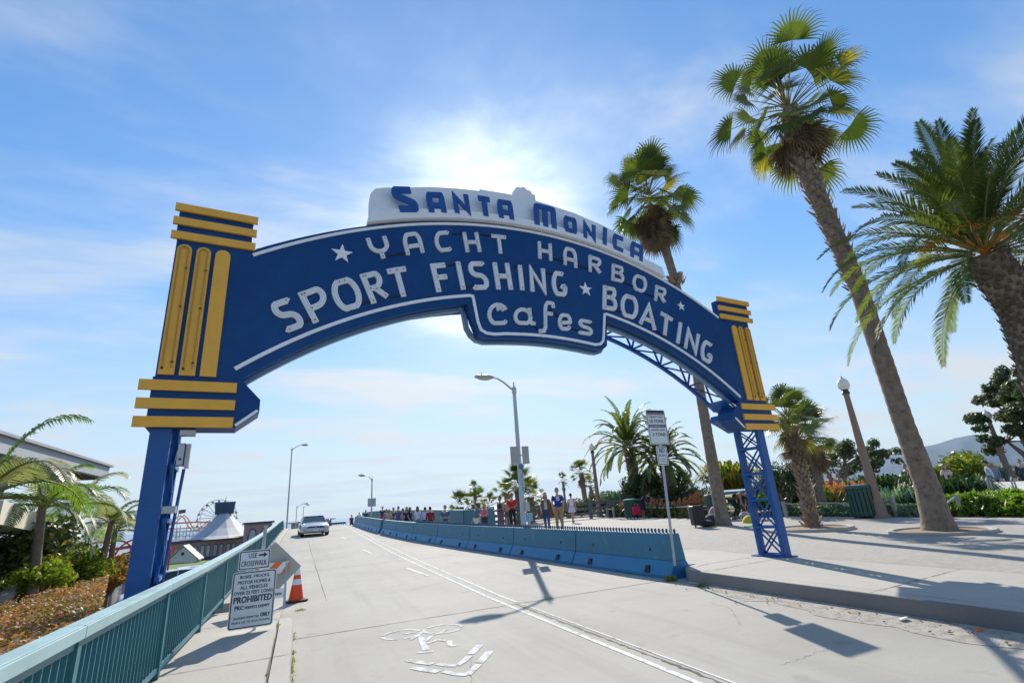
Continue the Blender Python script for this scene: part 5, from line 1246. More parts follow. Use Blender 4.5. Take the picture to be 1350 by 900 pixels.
# rustic bluff fence behind
m_fence = mat('weathered_fence', (.17, .165, .16), .9, var=.25, scale=5)
fx = [ATD(u, v, d) for u, v, d in [(640,694,33),(668,691,33.5),(700,687,34),(740,684,35),(779,680.5,36),(803,678,37),(860,672,38),(905,668,38),(950,664,38),(1010,658,38),(1060,652,38),(1110,647,38),(1160,642,38)]]
fl_ = ['behind the dress wearer', 'behind the red shirted man', 'behind the poncho wearer', 'behind the blue shirted man', 'left of the park lamp', 'right of the park lamp', 'behind the aloes, left', 'behind the aloes, right', 'behind the half hidden bin', 'behind the performers', 'behind the shaggy palm', 'below the scraggly tree']
for i, (a, b) in enumerate(zip(fx, fx[1:])):
    a = Vector((a.x, a.y, .42)); b = Vector((b.x, b.y, .42)); t = thing('rail_fence', 'weathered three rail timber fence section '+fl_[i], 'fence', a, group='timber fence sections along the bluff'); d = b-a; n = max(1, int(round(d.length/2.4)))
    for z in (.32, .66, 1.0): mb = MB(); mb.bar((0, 0, z), tuple(d+Vector((0,0,z))), .06, .17); mb.build('rail', m_fence, t)
    for j in range(n): mb = MB(); q = d*j/n; mb.box((q.x, q.y-.02, .58), (.17, .17, 1.2)); mb.build('post', m_fence, t)
# bushes and trees on the right
p = ATD(1213, 655, 18.5); strappy('agapanthus_clump', 'big dark strappy leaved clump right of the tallest palm trunk', ATD(1250, 665, 27), 1.4, 1.25, 1300, L_agap, 'strappy leaved clumps')
strappy('agapanthus_clump', 'dark strappy leaved clump between the globe lamp and the tallest palm', ATD(1168, 661, 29), 1.4, 1.35, 900, L_agap, 'strappy leaved clumps')
strappy('agapanthus_clump', 'small dark strappy clump left of the shaggy palm behind the arch post', ATD(1030, 664, 30), 1.1, 1.6, 500, L_agap, 'strappy leaved clumps')
strappy('grass_tuft', 'soft green grass tuft left of the nearest litter bin', ATD(1090, 664, 29), .9, 1.0, 500, L_ground, 'grass tufts', w_=.03)
strappy('grass_tuft', 'grey green grass tuft below the strappy clump by the globe lamp', ATD(1180, 668, 26), 1.0, .9, 500, L_ice, 'grass tufts', w_=.03)
strappy('grass_tuft', 'lime grass tuft behind the crouching performers', ATD(1000, 672, 27), .9, .9, 500, L_ground, 'grass tufts', w_=.03)
strappy('yellow_yucca', 'yellow green spiky plant behind the arch post', ATD(966, 645, 30), 1.0, 1.7, 420, L_shrub, w_=.07)
bush('round_bush', 'dark rounded bush behind the arch post beside the shaggy palm', ATD(1033, 640, 26), (1.3,1.2,1.1), 3800, .09, L_dark)
bush('sea_bush', 'low dark bushes at the foot of the date palms', ATD(858, 648, 40), (3.2,2.0,1.7), 7000, .16, L_dark, blobs=9)
bush('sea_bush', 'pale green agave like bush left of the date palms', ATD(826, 655, 39), (1.8,1.5,1.1), 3000, .16, L_ice, blobs=6)
bush('sea_bush', 'dark shrub behind the orange blooms left of the middle palm', ATD(905, 655, 39), (3.0,1.5,1.0), 4200, .14, L_dark, blobs=8)
bush('sea_bush', 'green shrub along the fence behind the blue shirted man', ATD(800, 662, 41), (2.4,1.4,.9), 3500, .14, L_olive, blobs=8)
bush('sea_bush', 'green shrub behind the fence by the poncho wearer', ATD(745, 672, 41), (3.6,1.4,.8), 4200, .14, L_olive, blobs=10)
bush('olive_bush', 'wide olive green bush behind the white shirted jogger', ATD(1286, 631, 42), (4.2,2.4,1.6), 13000, .17, L_olive, blobs=14)
bush('olive_bush', 'bright lower part bush left of the joggers', ATD(1262, 630, 38), (2.2,1.6,1.3), 4500, .14, L_shrub, blobs=8)
# big tree at the right edge
def tree(name, lab, base, limbs, rads, n, sz, L_, wood=m_trunk2, r0=.25):
    base = Vector(base); t = thing(name, lab, 'tree', base); mb = MB(); blobs = []
    for pts, rr in zip(limbs, rads):
        P = [Vector(p) for p in pts]; mb.tube(P, [r0*(1-.75*i/(len(P)-1)) for i in range(len(P))], 8); e = P[-1]
        for k in range(9):
            q = e+Vector((rnd.uniform(-1,1), rnd.uniform(-1,1), rnd.uniform(-.6,.8)))*rr; blobs.append((q, (rr*rnd.uniform(.28,.5), rr*rnd.uniform(.28,.5), rr*rnd.uniform(.2,.38)))); mb.tube([e, e.lerp(q,.5)+Vector((0,0,.05)), q], [r0*.25, r0*.15, .01], 5)
    mb.build('trunk', wood, t, base, smooth_=True); mb = MB(); leaf_cloud(mb, blobs, n, sz); mb.build('crown', L_, t, base)
b_ = ATD(1368, 632, 40); b_.z = 1
tree('dense_tree', 'dense dark green tree with clumped foliage at the right edge', b_, [[b_, ATD(1355, 590, 40), ATD(1330, 545, 40)], [b_, ATD(1360, 580, 40), ATD(1338, 520, 40)], [b_, ATD(1365, 580, 39), ATD(1362, 540, 39)], [b_, ATD(1352, 600, 40), ATD(1328, 582, 40)], [b_, ATD(1372, 560, 40), ATD(1368, 505, 40)]], [1.35, 1.15, 1.5, 1.1, 1.2], 20000, .15, L_dark)
b_ = ATD(1100, 650, 38); b_.z = .3
tree('scraggly_tree', 'scraggly wind bent tree with dark thin canopy behind the nearest globe lamp', b_, [[b_, ATD(1105, 628, 38), ATD(1113, 610, 38)], [b_, ATD(1108, 620, 38), ATD(1132, 602, 38)], [b_, ATD(1118, 612, 38), ATD(1152, 598, 38)], [b_, ATD(1093, 625, 38), ATD(1085, 617, 38)]], [1.1, 1.2, .9, .6], 5200, .13, L_dark, r0=.2)
# distant shore trees right of the tower (coast line, kept low)
# ---- left side: hedge, shrubs, king palms
t = thing('flower_hedge', 'clipped reddish green hedge with pink flowers behind the left railing', 'hedge', (-3.2, 6, 0)); mb = MB(); mf = MB()
nh = 62000
for i in range(nh):
    y = 1.2+rnd.random()**.85*11.5; f = rnd.random(); top = .94 + .07*noise.noise(Vector((y*1.2, f*3, 0)))
    w0, w1 = -1.66, -3.3
    if f < .62: x = w0+(w1-w0)*rnd.random(); z = top-abs(rnd.gauss(0, .05)); nn = Vector((rnd.uniform(-.7,.7), rnd.uniform(-.7,.7), 1))
    elif f < .9: x = w0-abs(rnd.gauss(0,.05)); z = top-rnd.random()*1.2; nn = Vector((1, rnd.uniform(-.7,.7), rnd.uniform(-.5,.7)))
    else: x = w1+rnd.gauss(0,.05); z = top-rnd.random()*1.0; nn = Vector((-1, 0, rnd.uniform(-.5,.7)))
    if y > 6.7 and x > -.262*y-.03: continue
    z += .09*noise.noise(Vector((x*2.6, y*2.6, 1)))+.04*noise.noise(Vector((x*8, y*8, 1)))
    s_ = rnd.uniform(.022, .042); red = noise.noise(Vector((x*1.5, y*.8, 4)))
    mb.quad(Vector((x, y, z)), nn, s_*1.5, s_, 0, min(1, max(0, rnd.random()*.85+red*.45+.02)))
    if rnd.random() < .004 and y < 10: mf.quad(Vector((x, y, z+.03)), nn, .05, .05, 0); mf.quad(Vector((x, y, z+.035)), Vector((rnd.uniform(-1,1), rnd.uniform(-1,1), .5)), .045, .045, 0)
mb.build('foliage', L_hedge, t, (-3.2, 6, 0)); mf.build('flowers', L_pink, t, (-3.2, 6, 0))
mb = MB()
for i in range(26): y = 1.2+i*.24; mb.tube([(-2.4+rnd.uniform(-.3,.3), y, -.5), (-2.4+rnd.uniform(-.6,.6), y+.1, .75)], [.03, .01], 5)
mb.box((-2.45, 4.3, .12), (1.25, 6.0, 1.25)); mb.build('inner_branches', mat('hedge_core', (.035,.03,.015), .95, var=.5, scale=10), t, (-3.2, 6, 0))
bush('yellow_shrub', 'bright yellow green flowering shrub beyond the hedge left of the blue column', ATD(112, 748, 17), (.8,1.2,.6), 4200, .08, L_shrub, blobs=8)
bush('yellow_shrub', 'yellow green shrub beyond the hedge under the leaning palm trunks', ATD(48, 770, 13), (.6,.9,.45), 3000, .07, L_shrub, blobs=7)
bush('red_shrub', 'red flowering shrub right beside the blue column base', ATD(150, 752, 19), (.9,1.8,.6), 3000, .10, L_hedge, blobs=6)
bush('green_shrub', 'dark green shrub at the far left behind the fronds', ATD(-4, 765, 14), (1.0,1.3,1.1), 3800, .10, L_olive, blobs=7)
def king(u0, v0, u1, v1, d, lab, n=13, L0=1.9, pale=.3, ax=0):
    c = ATD(u1, v1, d); b = ATD(u0, v0, d); b = b+(b-c)*.6; t = thing('king_palm', lab, 'palm tree', b, group='slender feather palms left of the arch')
    m_ = b.lerp(c, .55); trunk = [b, m_, c]; mb = MB(); trunk_tube(mb, trunk, [.10, .075, .06], ring=.02, n=12); mb.build('trunk', m_trunk2, t, b, smooth_=True)
    mb = MB()
    for i in range(n):
        ang = i*2.39996+rnd.uniform(-.3,.3); el = R(5+75*((i+.5)/n)); dd = Vector((math.cos(ang)*math.cos(el), math.sin(ang)*math.cos(el), math.sin(el)))
        feather(mb, c, dd, L0*rnd.uniform(.8,1.15), 38, .40, droop=1.9, mi=(2 if rnd.random() < pale else 0), rach=1, stiff=.55, wl=.024, vee=.1)
    mb.build('crown', [L_king, m_stalk, L_kingpale], t, b)
king(42, 785, 56, 668, 12.5, 'slender palm with leaning grey trunk nearest the hedge, second from left', 9, 1.2, .3)
king(74, 775, 103, 665, 14.5, 'slender palm with dark trunk leaning right, third from left', 10, 1.15, .45)
king(130, 765, 146, 690, 17, 'slender palm in front of the red canopy, fourth from left', 10, 1.1, .6)
king(142, 762, 152, 700, 19, 'slender palm nearest the blue column, rightmost of its row', 9, 1.1, .6)
king(-60, 830, -30, 660, 8.0, 'slender palm whose bright fronds enter from the left edge', 9, 1.4, .12)
king(12, 770, 30, 705, 16, 'slender palm lowest behind the parked car at the far left', 9, 1.1, .2)
# moss along the kerb and weeds
def weed(c, n, h, lab):
    c = Vector(c); t = MB()
    for i in range(n):
        a = rnd.uniform(0, 6.28); b = c+Vector((rnd.gauss(0,.05), rnd.gauss(0,.05), 0)); d = Vector((math.cos(a)*.5, math.sin(a)*.5, 1)).normalized()*h*rnd.uniform(.5,1.2); s_ = Vector((-math.sin(a), math.cos(a), 0))*.006
        t.add([b-s_, b+s_, b+d], [(0,1,2)])
    return t.build('weed', L_shrub, None, tuple(c), label=lab, cat='weed')
weed((6.93, 8.95, .0), 260, .13, 'small weed tuft at the foot of the nearest blue barrier'); weed((6.9, 8.05, .0), 150, .07, 'small weed tuft by the right kerb corner')
cw = RD(396, 804); weed((cw.x, cw.y, .0), 260, .05, 'low weed tuft on the road edge behind the left kerb end')
mb = MB()
for i in range(900):
    y = rnd.uniform(4, 9.9); x = rnd.choice([.012+abs(rnd.gauss(0,.015)), -.22+rnd.gauss(0,.012)]); z = (.004 if x > 0 else walk_l(0, y)+.004)
    if noise.noise(Vector((x*3, y*1.7, 0))) < .05: continue
    a = rnd.uniform(0, 6.28); mb.quad(Vector((x, y, z+.01)), Vector((math.cos(a), math.sin(a), .8)), .03, .02, 0)
mb.build('moss', L_shrub, label='moss and tiny weeds along the left kerb joint', cat='moss', kind='stuff')
# ------------------------------------------------------------------ people
def skin_geo(V, E, Rd, sub=1):
    me = bpy.data.meshes.new('skin'); me.from_pydata([tuple(v) for v in V], E, []); o = bpy.data.objects.new('skin', me); COL.objects.link(o)
    m = o.modifiers.new('s', 'SKIN'); m.use_smooth_shade = True; m.branch_smoothing = .3
    for i, r in enumerate(Rd): me.skin_vertices[0].data[i].radius = r if isinstance(r, tuple) else (r, r); me.skin_vertices[0].data[i].use_root = (i == 0)
    sb = o.modifiers.new('u', 'SUBSURF'); sb.levels = sub; sb.render_levels = sub
    dg = bpy.context.evaluated_depsgraph_get(); ev = bpy.data.meshes.new_from_object(o.evaluated_get(dg))
    vs = [tuple(v.co) for v in ev.vertices]; fs = [tuple(p.vertices) for p in ev.polygons]
    bpy.data.objects.remove(o); bpy.data.meshes.remove(me); bpy.data.meshes.remove(ev); return vs, fs
def cmat(c, rough=.8, name=None):
    return mat(name or 'cloth_%02d_%02d_%02d' % tuple(int(x*99) for x in c), c, rough, var=.12, scale=14)
SK = {'l': cmat((.50,.30,.22), .5, 'skin_light'), 'm': cmat((.36,.20,.13), .5, 'skin_tan'), 'd': cmat((.12,.065,.04), .5, 'skin_dark')}
POSE = {
 'stand': {}, 
 'walk': dict(kneeL=(.09,-.16,.50), ankL=(.09,-.20,.09), kneeR=(-.09,.02,.50), ankR=(-.09,.24,.14), elbL=(.24,.10,1.13), wrL=(.22,.10,.90), elbR=(-.24,.02,1.13), wrR=(-.22,-.14,.92)),
 'arms': dict(elbL=(.25,-.05,1.12), wrL=(.03,-.24,1.16), elbR=(-.25,-.05,1.12), wrR=(-.03,-.25,1.12)),
 'hold': dict(elbL=(.22,.0,1.13), wrL=(.10,-.27,1.10), elbR=(-.22,.0,1.13), wrR=(-.10,-.27,1.10)),
 'bend': dict(sp=(0,-.10,1.08), ch=(0,-.32,1.24), nk=(0,-.46,1.30), hd=(0,-.58,1.30), elbL=(.2,-.42,.98), wrL=(.16,-.46,.78), elbR=(-.2,-.46,1.0), wrR=(-.12,-.60,.88)),
 'crouch': dict(pel=(0,.15,.80), sp=(0,.0,.92), ch=(0,-.30,.98), nk=(0,-.46,1.0), hd=(0,-.58,.98), hipL=(.1,.15,.78), hipR=(-.1,.15,.78), kneeL=(.13,-.10,.44), ankL=(.13,.12,.09), kneeR=(-.13,-.05,.44), ankR=(-.13,.18,.09), elbL=(.24,-.36,.72), wrL=(.18,-.42,.48), elbR=(-.24,-.34,.72), wrR=(-.16,-.40,.48)),
 'sit': dict(pel=(0,.0,.50), sp=(0,-.02,.68), ch=(0,-.04,.90), nk=(0,-.05,1.05), hd=(0,-.06,1.15), hipL=(.09,-.02,.48), hipR=(-.09,-.02,.48), kneeL=(.11,-.44,.50), ankL=(.11,-.46,.09), kneeR=(-.11,-.44,.50), ankR=(-.11,-.46,.09), elbL=(.22,-.10,.72), wrL=(.14,-.34,.58), elbR=(-.22,-.10,.72), wrR=(-.14,-.34,.58)),
}
def person(loc, rz, h, lab, top=(.1,.1,.3), bottom=(.05,.05,.07), hair=(.04,.025,.02), skin='l', pose='stand', longhair=False, sleeves='short', legs='long', skirt=None, hat=None, grp='people walking beyond the blue barriers', female=False, cloak=None):
    k = h/1.75; J = dict(pel=(0,0,.96), sp=(0,.01,1.12), ch=(0,0,1.32), nk=(0,.01,1.47), hd=(0,0,1.60), shL=(.175,0,1.42), elbL=(.225,.03,1.14), wrL=(.235,-.04,.90), shR=(-.175,0,1.42), elbR=(-.225,.03,1.14), wrR=(-.235,-.04,.90),
             hipL=(.095,0,.92), kneeL=(.10,-.02,.50), ankL=(.10,.03,.09), hipR=(-.095,0,.92), kneeR=(-.10,-.02,.50), ankR=(-.10,.03,.09))
    pz = POSE[pose]
    dch = Vector(pz['ch'])-Vector(J['ch']) if 'ch' in pz else Vector()
    for s in ('shL', 'shR'): J[s] = tuple(Vector(J[s])+dch)
    J.update(pz); J = {a: Vector(b) for a, b in J.items()}
    sw = .9 if female else 1.0
    for s in ('shL', 'shR'): J[s].x *= sw
    def hand_end(wr, el): d = (wr-el).normalized(); return wr+d*.09
    hL = hand_end(J['wrL'], J['elbL']); hR = hand_end(J['wrR'], J['elbR'])
    fwd = Vector((0, -1, 0))
    toeL = J['ankL']+Vector((.02, -.16, -.05)); toeR = J['ankR']+Vector((-.02, -.16, -.05))
    V = [J['pel'], J['sp'], J['ch'], J['nk'], J['hd']+Vector((0, 0, -.06)), J['shL'], J['elbL'], J['wrL'], hL, J['shR'], J['elbR'], J['wrR'], hR, J['hipL'], J['kneeL'], J['ankL'], toeL, J['hipR'], J['kneeR'], J['ankR'], toeR]
    E = [(0,1),(1,2),(2,3),(3,4),(2,5),(5,6),(6,7),(7,8),(2,9),(9,10),(10,11),(11,12),(0,13),(13,14),(14,15),(15,16),(0,17),(17,18),(18,19),(19,20)]
    Rd = [(.14,.10),(.125,.09),(.15,.10),.05,.055,.06,.042,.028,(.035,.02),.06,.042,.028,(.035,.02),.085,.055,.038,.035,.085,.055,.038,.035]
    vs, fs = skin_geo(V, E, Rd); B = MB(); B.add(vs, fs)
    # head with face, ears, fingers
    hc = J['hd']+Vector((0, 0, .03)); up = (J['hd']-J['nk']).normalized(); tilt = up.rotation_difference(Vector((0, 0, 1))).inverted().to_matrix() if pose in ('bend', 'crouch') else Matrix.Identity(3)
    def HP(x, y, z): return hc + tilt @ Vector((x, y, z))
    B.ell(hc, (.076, .092, .112), 14, 10, rot=tilt); B.ell(HP(0, -.098, -.012), (.014, .02, .024), 6, 5, rot=tilt); B.ell(HP(0, -.06, -.075), (.045, .035, .035), 8, 6, rot=tilt)
    for s in (-1, 1): B.ell(HP(s*.078, .0, -.005), (.012, .022, .032), 6, 5, rot=tilt)
    for hh, wr in ((hL, J['wrL']), (hR, J['wrR'])):
        d = (hh-wr).normalized(); x, y, z = frame(d)
        for i, l in enumerate((.065, .078, .072, .055)): o_ = hh+x*(i-1.5)*.019; B.tube([o_, o_+d*l*.55, o_+d*l*.95+z*-.012], [.009, .008, .006], 5)
        B.tube([wr+d*.03+x*-.03, wr+d*.07+x*-.055, wr+d*.10+x*-.06], [.011, .010, .007], 5)
    t = thing('person', lab, 'person', loc, rz, grp); t.scale = (k, k, k)
    body = B.build('body', SK[skin], t, smooth_=True)
    F = MB()
    for s in (-1, 1): F.ell(HP(s*.032, -.086, .012), (.014, .008, .008), 6, 4, rot=tilt)
    F.build('eyes', m_black, t); F = MB(); F.ell(HP(0, -.092, -.055), (.024, .007, .007), 8, 4, rot=tilt); F.build('mouth', mat('lips', (.28,.09,.08), .5), t)
    # clothes
    ow = .014
    tv = [J['pel']+(J['pel']-J['sp'])*.25, J['sp'], J['ch'], J['ch'].lerp(J['nk'], .62), J['shL'], J['shR']]; te = [(0,1),(1,2),(2,3),(2,4),(2,5)]; tr = [(.185,.145),(.158,.118),(.172,.122),(.078,.07),.082,.082]
    if sleeves:
        for sh, el, wr in (('shL','elbL','wrL'),('shR','elbR','wrR')):
            i = 4 if sh == 'shL' else 5; n = len(tv); e_ = J[sh].lerp(J[el], .72 if sleeves == 'short' else 1); tv.append(e_); te.append((i, n)); tr.append(.062 if sleeves == 'short' else .056)
            if sleeves == 'long': tv.append(J[el].lerp(J[wr], .95)); te.append((n, n+1)); tr.append(.042)
    vs, fs = skin_geo(tv, te, tr); m_ = MB(); m_.add(vs, fs); m_.build('shirt', cmat(top), t, smooth_=True)
    if skirt is None or legs == 'long':
        q = .92 if legs == 'long' else (.62 if legs == 'knee' else .42)
        pv = [J['pel']+Vector((0,0,.0)), J['hipL'], J['hipR']]; pe = [(0,1),(0,2)]; pr = [(.14,.105),(.104,.108),(.104,.108)]
        for hp, kn, an, i in (('hipL','kneeL','ankL',1), ('hipR','kneeR','ankR',2)):
            if legs == 'long': pv += [J[kn], J[kn].lerp(J[an], .9)]; n = len(pv); pe += [(i, n-2), (n-2, n-1)]; pr += [.072, .058]
            else: pv += [J[hp].lerp(J[kn], .85 if legs == 'knee' else .55)]; n = len(pv); pe += [(i, n-1)]; pr += [.088]
        vs, fs = skin_geo(pv, pe, pr); m_ = MB(); m_.add(vs, fs); m_.build('trousers' if legs == 'long' else 'shorts', cmat(bottom), t, smooth_=True)
    if skirt:
        z1, z0, r1, r0 = skirt; m_ = MB(); pr_ = []
        for i in range(7): f = i/6; pr_.append((r0+(r1-r0)*f**.8, z0+(z1-z0)*f))
        m_.lathe(pr_, (J['pel'].x, J['pel'].y, 0), 18, sy=.8); m_.build('skirt', cmat(bottom), t, smooth_=True)
    if cloak:
        m_ = MB()
        for s in (-1, 1):
            P = [(.06, -.12, 1.44), (.20, -.05, 1.42), (.30, .0, 1.15), (.36, .02, .80), (.30, -.02, .62), (.16, -.10, .66), (.10, -.14, 1.0)]
            f_ = [(s*x, y, z) for x, y, z in P]; b_ = [(s*x, .13, z) for x, y, z in P]; n = len(P); m_.add(f_+b_, [tuple(range(n)), tuple(range(2*n-1, n-1, -1))]+[(i, (i+1) % n, (i+1) % n+n, i+n) for i in range(n)])
        m_.build('poncho', cmat(cloak), t)
    hm = cmat(hair, .7); H_ = MB()
    H_.ell(HP(0, .016, .022), (.085, .098, .112), 14, 9, rot=tilt)
    if longhair: H_.ell(HP(0, .055, -.09), (.088, .055, .17), 12, 8, rot=tilt); H_.ell(HP(.065, .0, -.10), (.03, .05, .14), 8, 6, rot=tilt); H_.ell(HP(-.065, .0, -.10), (.03, .05, .14), 8, 6, rot=tilt)
    # keep the face clear
    H_.v = [((p[0], p[1], p[2]) if (tilt.transposed() @ (Vector(p)-hc)).y > -.045 or (tilt.transposed() @ (Vector(p)-hc)).z > .06 else tuple(hc + tilt @ Vector(((tilt.transposed() @ (Vector(p)-hc)).x, -.04, (tilt.transposed() @ (Vector(p)-hc)).z)))) for p in H_.v]
    H_.build('hair', hm, t, smooth_=True)
    if hat:
        m_ = MB(); m_.ell(HP(0, .005, .075), (.093, .105, .065), 14, 6, rot=tilt); m_.ell(HP(0, -.10, .058), (.07, .085, .012), 10, 4, rot=tilt); m_.build('cap', cmat(hat), t, smooth_=True)
    for an, to in ((J['ankL'], toeL), (J['ankR'], toeR)):
        m_ = MB(); c_ = an.lerp(to, .45)+Vector((0, 0, -.022)); m_.ell(c_, (.05, .145, .05), 10, 6); m_.v = [(x, y, max(z, min(an.z, to.z)-.045)) for x, y, z in m_.v]; m_.build('shoe', cmat((.12,.12,.13) if not skirt else (.3,.2,.15)), t, smooth_=True)
    return t
def gz_walk(x, y): return .43 if y < 34 else max(.43, road_z(y))
def atd(u, d, z): r = ray(u, 680); p = CAM+r*(d/math.hypot(r.x, r.y)); p.z = z; return p
def face(p): return math.atan2(-p.x, p.y)*-1*0 + math.atan2(p.x, p.y)*-1   # turn towards the camera
def put(u, vhead, h, lab, dist=None, foot_v=None, turn=0, z=None, **k):
    """stand a person so that head and feet land where the photograph shows them"""
    r = ray(u, vhead)
    if foot_v is not None: p = PL(u, foot_v); d = math.hypot(p.x, p.y); z0 = plaza_z(p.x, p.y)
    else:
        d = dist; q = ATD(u, vhead, d); z0 = q.z-h; p = q
    if z is not None: z0 = z
    p = Vector((p.x, p.y, z0))
    return person(p, face(p)+R(turn), h, lab, **k)
put(739, 641, 1.80, 'man in a royal blue t-shirt with white print and tan trousers on the plaza', foot_v=702, turn=5, top=(.01,.035,.30), bottom=(.36,.24,.12), hair=(.05,.03,.02), pose='walk')
man = [o for o in COL.objects if o.name.startswith('person') and o.get('label', '').startswith('man in a royal')][0]
mb = MB()
for i in range(3):
    a = -.075+.045*i+.02; hh = .05+.035*i
    mb.add([(a, -.137, 1.29), (a+.035, -.137, 1.29), (a+.035-.02, -.134, 1.29+hh), (a-.02, -.134, 1.29+hh)], [(0,1,2,3)])
mb.add([(-.075, -.137, 1.245), (.075, -.137, 1.245), (.075, -.137, 1.27), (-.075, -.137, 1.27)], [(0,1,2,3)])
mb.build('shirt_print', cmat((.75,.75,.78)), man)
put(722.5, 649.5, 1.66, 'woman in a brown and rust open poncho, grey top and jeans with long hair', foot_v=701, turn=-5, top=(.50,.50,.50), bottom=(.03,.08,.18), hair=(.10,.04,.02), pose='walk', longhair=True, sleeves='long', cloak=(.17,.06,.03), female=True)
put(752, 651.5, 1.66, 'person in a white sleeveless top and pale skirt walking away by the timber fence', dist=31, turn=160, top=(.7,.68,.74), bottom=(.62,.58,.64), legs='knee', skirt=(.98,.62,.16,.26), pose='walk', sleeves=None, z=.43, female=True)
put(674, 650.5, 1.80, 'man in a red t-shirt and black trousers with a pale backpack strap', dist=26, turn=-20, top=(.62,.012,.02), bottom=(.012,.02,.02), hair=(.03,.02,.02), skin='m', pose='hold', hat=(.45,.03,.03), z=.43)
put(668, 653, 1.62, 'bare legged person mostly hidden behind the man in red', dist=27, turn=10, top=(.5,.3,.25), bottom=(.1,.1,.12), legs='short', z=.43, female=True)
put(658.5, 654, 1.70, 'dark haired person in a black top and long patterned skirt reading a paper', dist=26, turn=-50, top=(.03,.025,.03), bottom=(.17,.10,.13), hair=(.012,.01,.01), skin='m', pose='hold', sleeves=None, legs='long', skirt=(1.02,.20,.17,.21), z=.43, female=True)
put(638, 663, 1.58, 'girl in a bright pink top and dark leggings', dist=27.5, turn=-30, top=(.85,.12,.22), bottom=(.03,.035,.06), hair=(.40,.25,.13), pose='hold', sleeves=None, longhair=True, female=True)
put(627.5, 663, 1.70, 'man in a slate blue t-shirt and white shorts facing right', dist=27, turn=-70, top=(.10,.15,.24), bottom=(.68,.68,.68), hair=(.05,.035,.03), pose='walk', legs='knee')
put(586.6, 665.5, 1.72, 'young man with folded arms in a blue graphic t-shirt and checked shorts', dist=27, turn=0, top=(.06,.13,.25), bottom=(.10,.16,.26), hair=(.05,.03,.02), pose='arms', legs='knee')
put(566.9, 667.5, 1.74, 'man in a dark red checked shirt seen from behind', dist=32, turn=180, top=(.28,.02,.035), bottom=(.02,.02,.03), hair=(.02,.015,.015), sleeves='long')
put(560.6, 668, 1.70, 'man in a pale blue shirt and navy trousers', dist=33, turn=140, pose='walk', top=(.45,.52,.68), bottom=(.03,.06,.14), hair=(.03,.02,.02), sleeves='long')
put(550.5, 667, 1.68, 'person with long hair in a white top and light jeans', dist=32, turn=150, top=(.62,.62,.66), bottom=(.14,.26,.36), hair=(.14,.08,.05), longhair=True, female=True)
put(540.5, 668, 1.66, 'dark haired person in a black top, right of two side by side', dist=34, turn=60, pose='walk', top=(.02,.02,.025), bottom=(.03,.03,.04), hair=(.06,.04,.03), longhair=True, female=True)
put(536, 667.5, 1.70, 'person in a black shirt with light brown hair, left of two side by side', dist=34.5, turn=-10, top=(.025,.03,.035), bottom=(.03,.03,.05), hair=(.22,.12,.07), longhair=True, female=True)
put(531.5, 669.5, 1.55, 'small person in a pale pink sleeveless top between the blue and black shirts', dist=35, turn=70, pose='hold', top=(.55,.33,.32), bottom=(.3,.2,.2), hair=(.2,.12,.08), sleeves=None, female=True)
put(525, 667, 1.78, 'man in a plain mid blue t-shirt', dist=37, turn=-35, pose='walk', top=(.05,.12,.26), bottom=(.05,.09,.16), hair=(.12,.07,.05))
put(518.8, 668.5, 1.70, 'person in a dark grey top left of the blue t-shirt man', dist=38, turn=20, top=(.06,.06,.07), bottom=(.04,.04,.05), hair=(.10,.06,.04), pose='hold')
put(512.5, 671, 1.62, 'person with bare legs and a pale pink top stepping through the barrier gap', dist=37, turn=-30, top=(.46,.33,.33), bottom=(.25,.22,.24), hair=(.28,.16,.10), longhair=True, legs='short', female=True, pose='walk')
put(509.5, 670.5, 1.60, 'person with light brown hair and pink sleeves left of the barrier gap', dist=40, turn=0, top=(.42,.25,.26), bottom=(.2,.2,.24), hair=(.3,.18,.11), longhair=True, female=True)
put(504.3, 667, 1.76, 'man in a navy t-shirt and red shorts', dist=46, turn=0, top=(.03,.05,.09), bottom=(.45,.03,.05), hair=(.05,.04,.04), legs='knee')
put(487.8, 676, 1.60, 'distant person in a dark top right of the far lamp', dist=58, turn=0, top=(.03,.03,.05), bottom=(.03,.03,.05))
put(482.3, 671.8, 1.75, 'distant man in navy just left of the far lamp', dist=58, turn=0, top=(.03,.05,.09), bottom=(.03,.03,.05))
put(473.5, 675, 1.68, 'distant person in maroon at the far end of the barriers', dist=62, turn=0, top=(.12,.02,.04), bottom=(.04,.03,.05))
put(463.7, 678, 1.70, 'distant dark figure walking at the far end of the barrier line', dist=58, turn=30, top=(.03,.04,.06), bottom=(.02,.02,.03), pose='walk')
# right side groups
G2 = 'people in the park on the right'
p = PL(849, 682.5); person(p, R(60)+face(p), 1.62, 'woman in a dark navy coat dress bending over the green bin with a red bag', top=(.012,.02,.045), bottom=(.012,.02,.045), hair=(.10,.05,.02), pose='bend', sleeves='long', legs='knee', skirt=(1.05,.50,.20,.26), grp=G2, female=True)
bagp = Vector((p.x-.55, p.y-.15, p.z)); t = thing('tote_bag', 'bright red tote bag held beside the green bin', 'bag', bagp)
mb = MB(); mb.prism([(-.22, 0), (.22, 0), (.25, .44), (-.25, .44)], lambda a, b, d: (a, d, b+.22), -.08, .08); mb.build('bag_body', cmat((.72,.012,.06)), t)
mb = MB(); mb.tube([(-.12, 0, .64), (-.08, 0, .82), (.08, 0, .82), (.12, 0, .64)], .014, 6); mb.build('handle', cmat((.55,.3,.35)), t)
p = PL(974, 684); person(p, R(70)+face(p), 1.72, 'bare chested dark skinned performer stooping in loose black trousers', top=(.16,.085,.05), bottom=(.012,.012,.014), hair=(.015,.012,.01), skin='m', pose='crouch', sleeves=None, grp=G2)
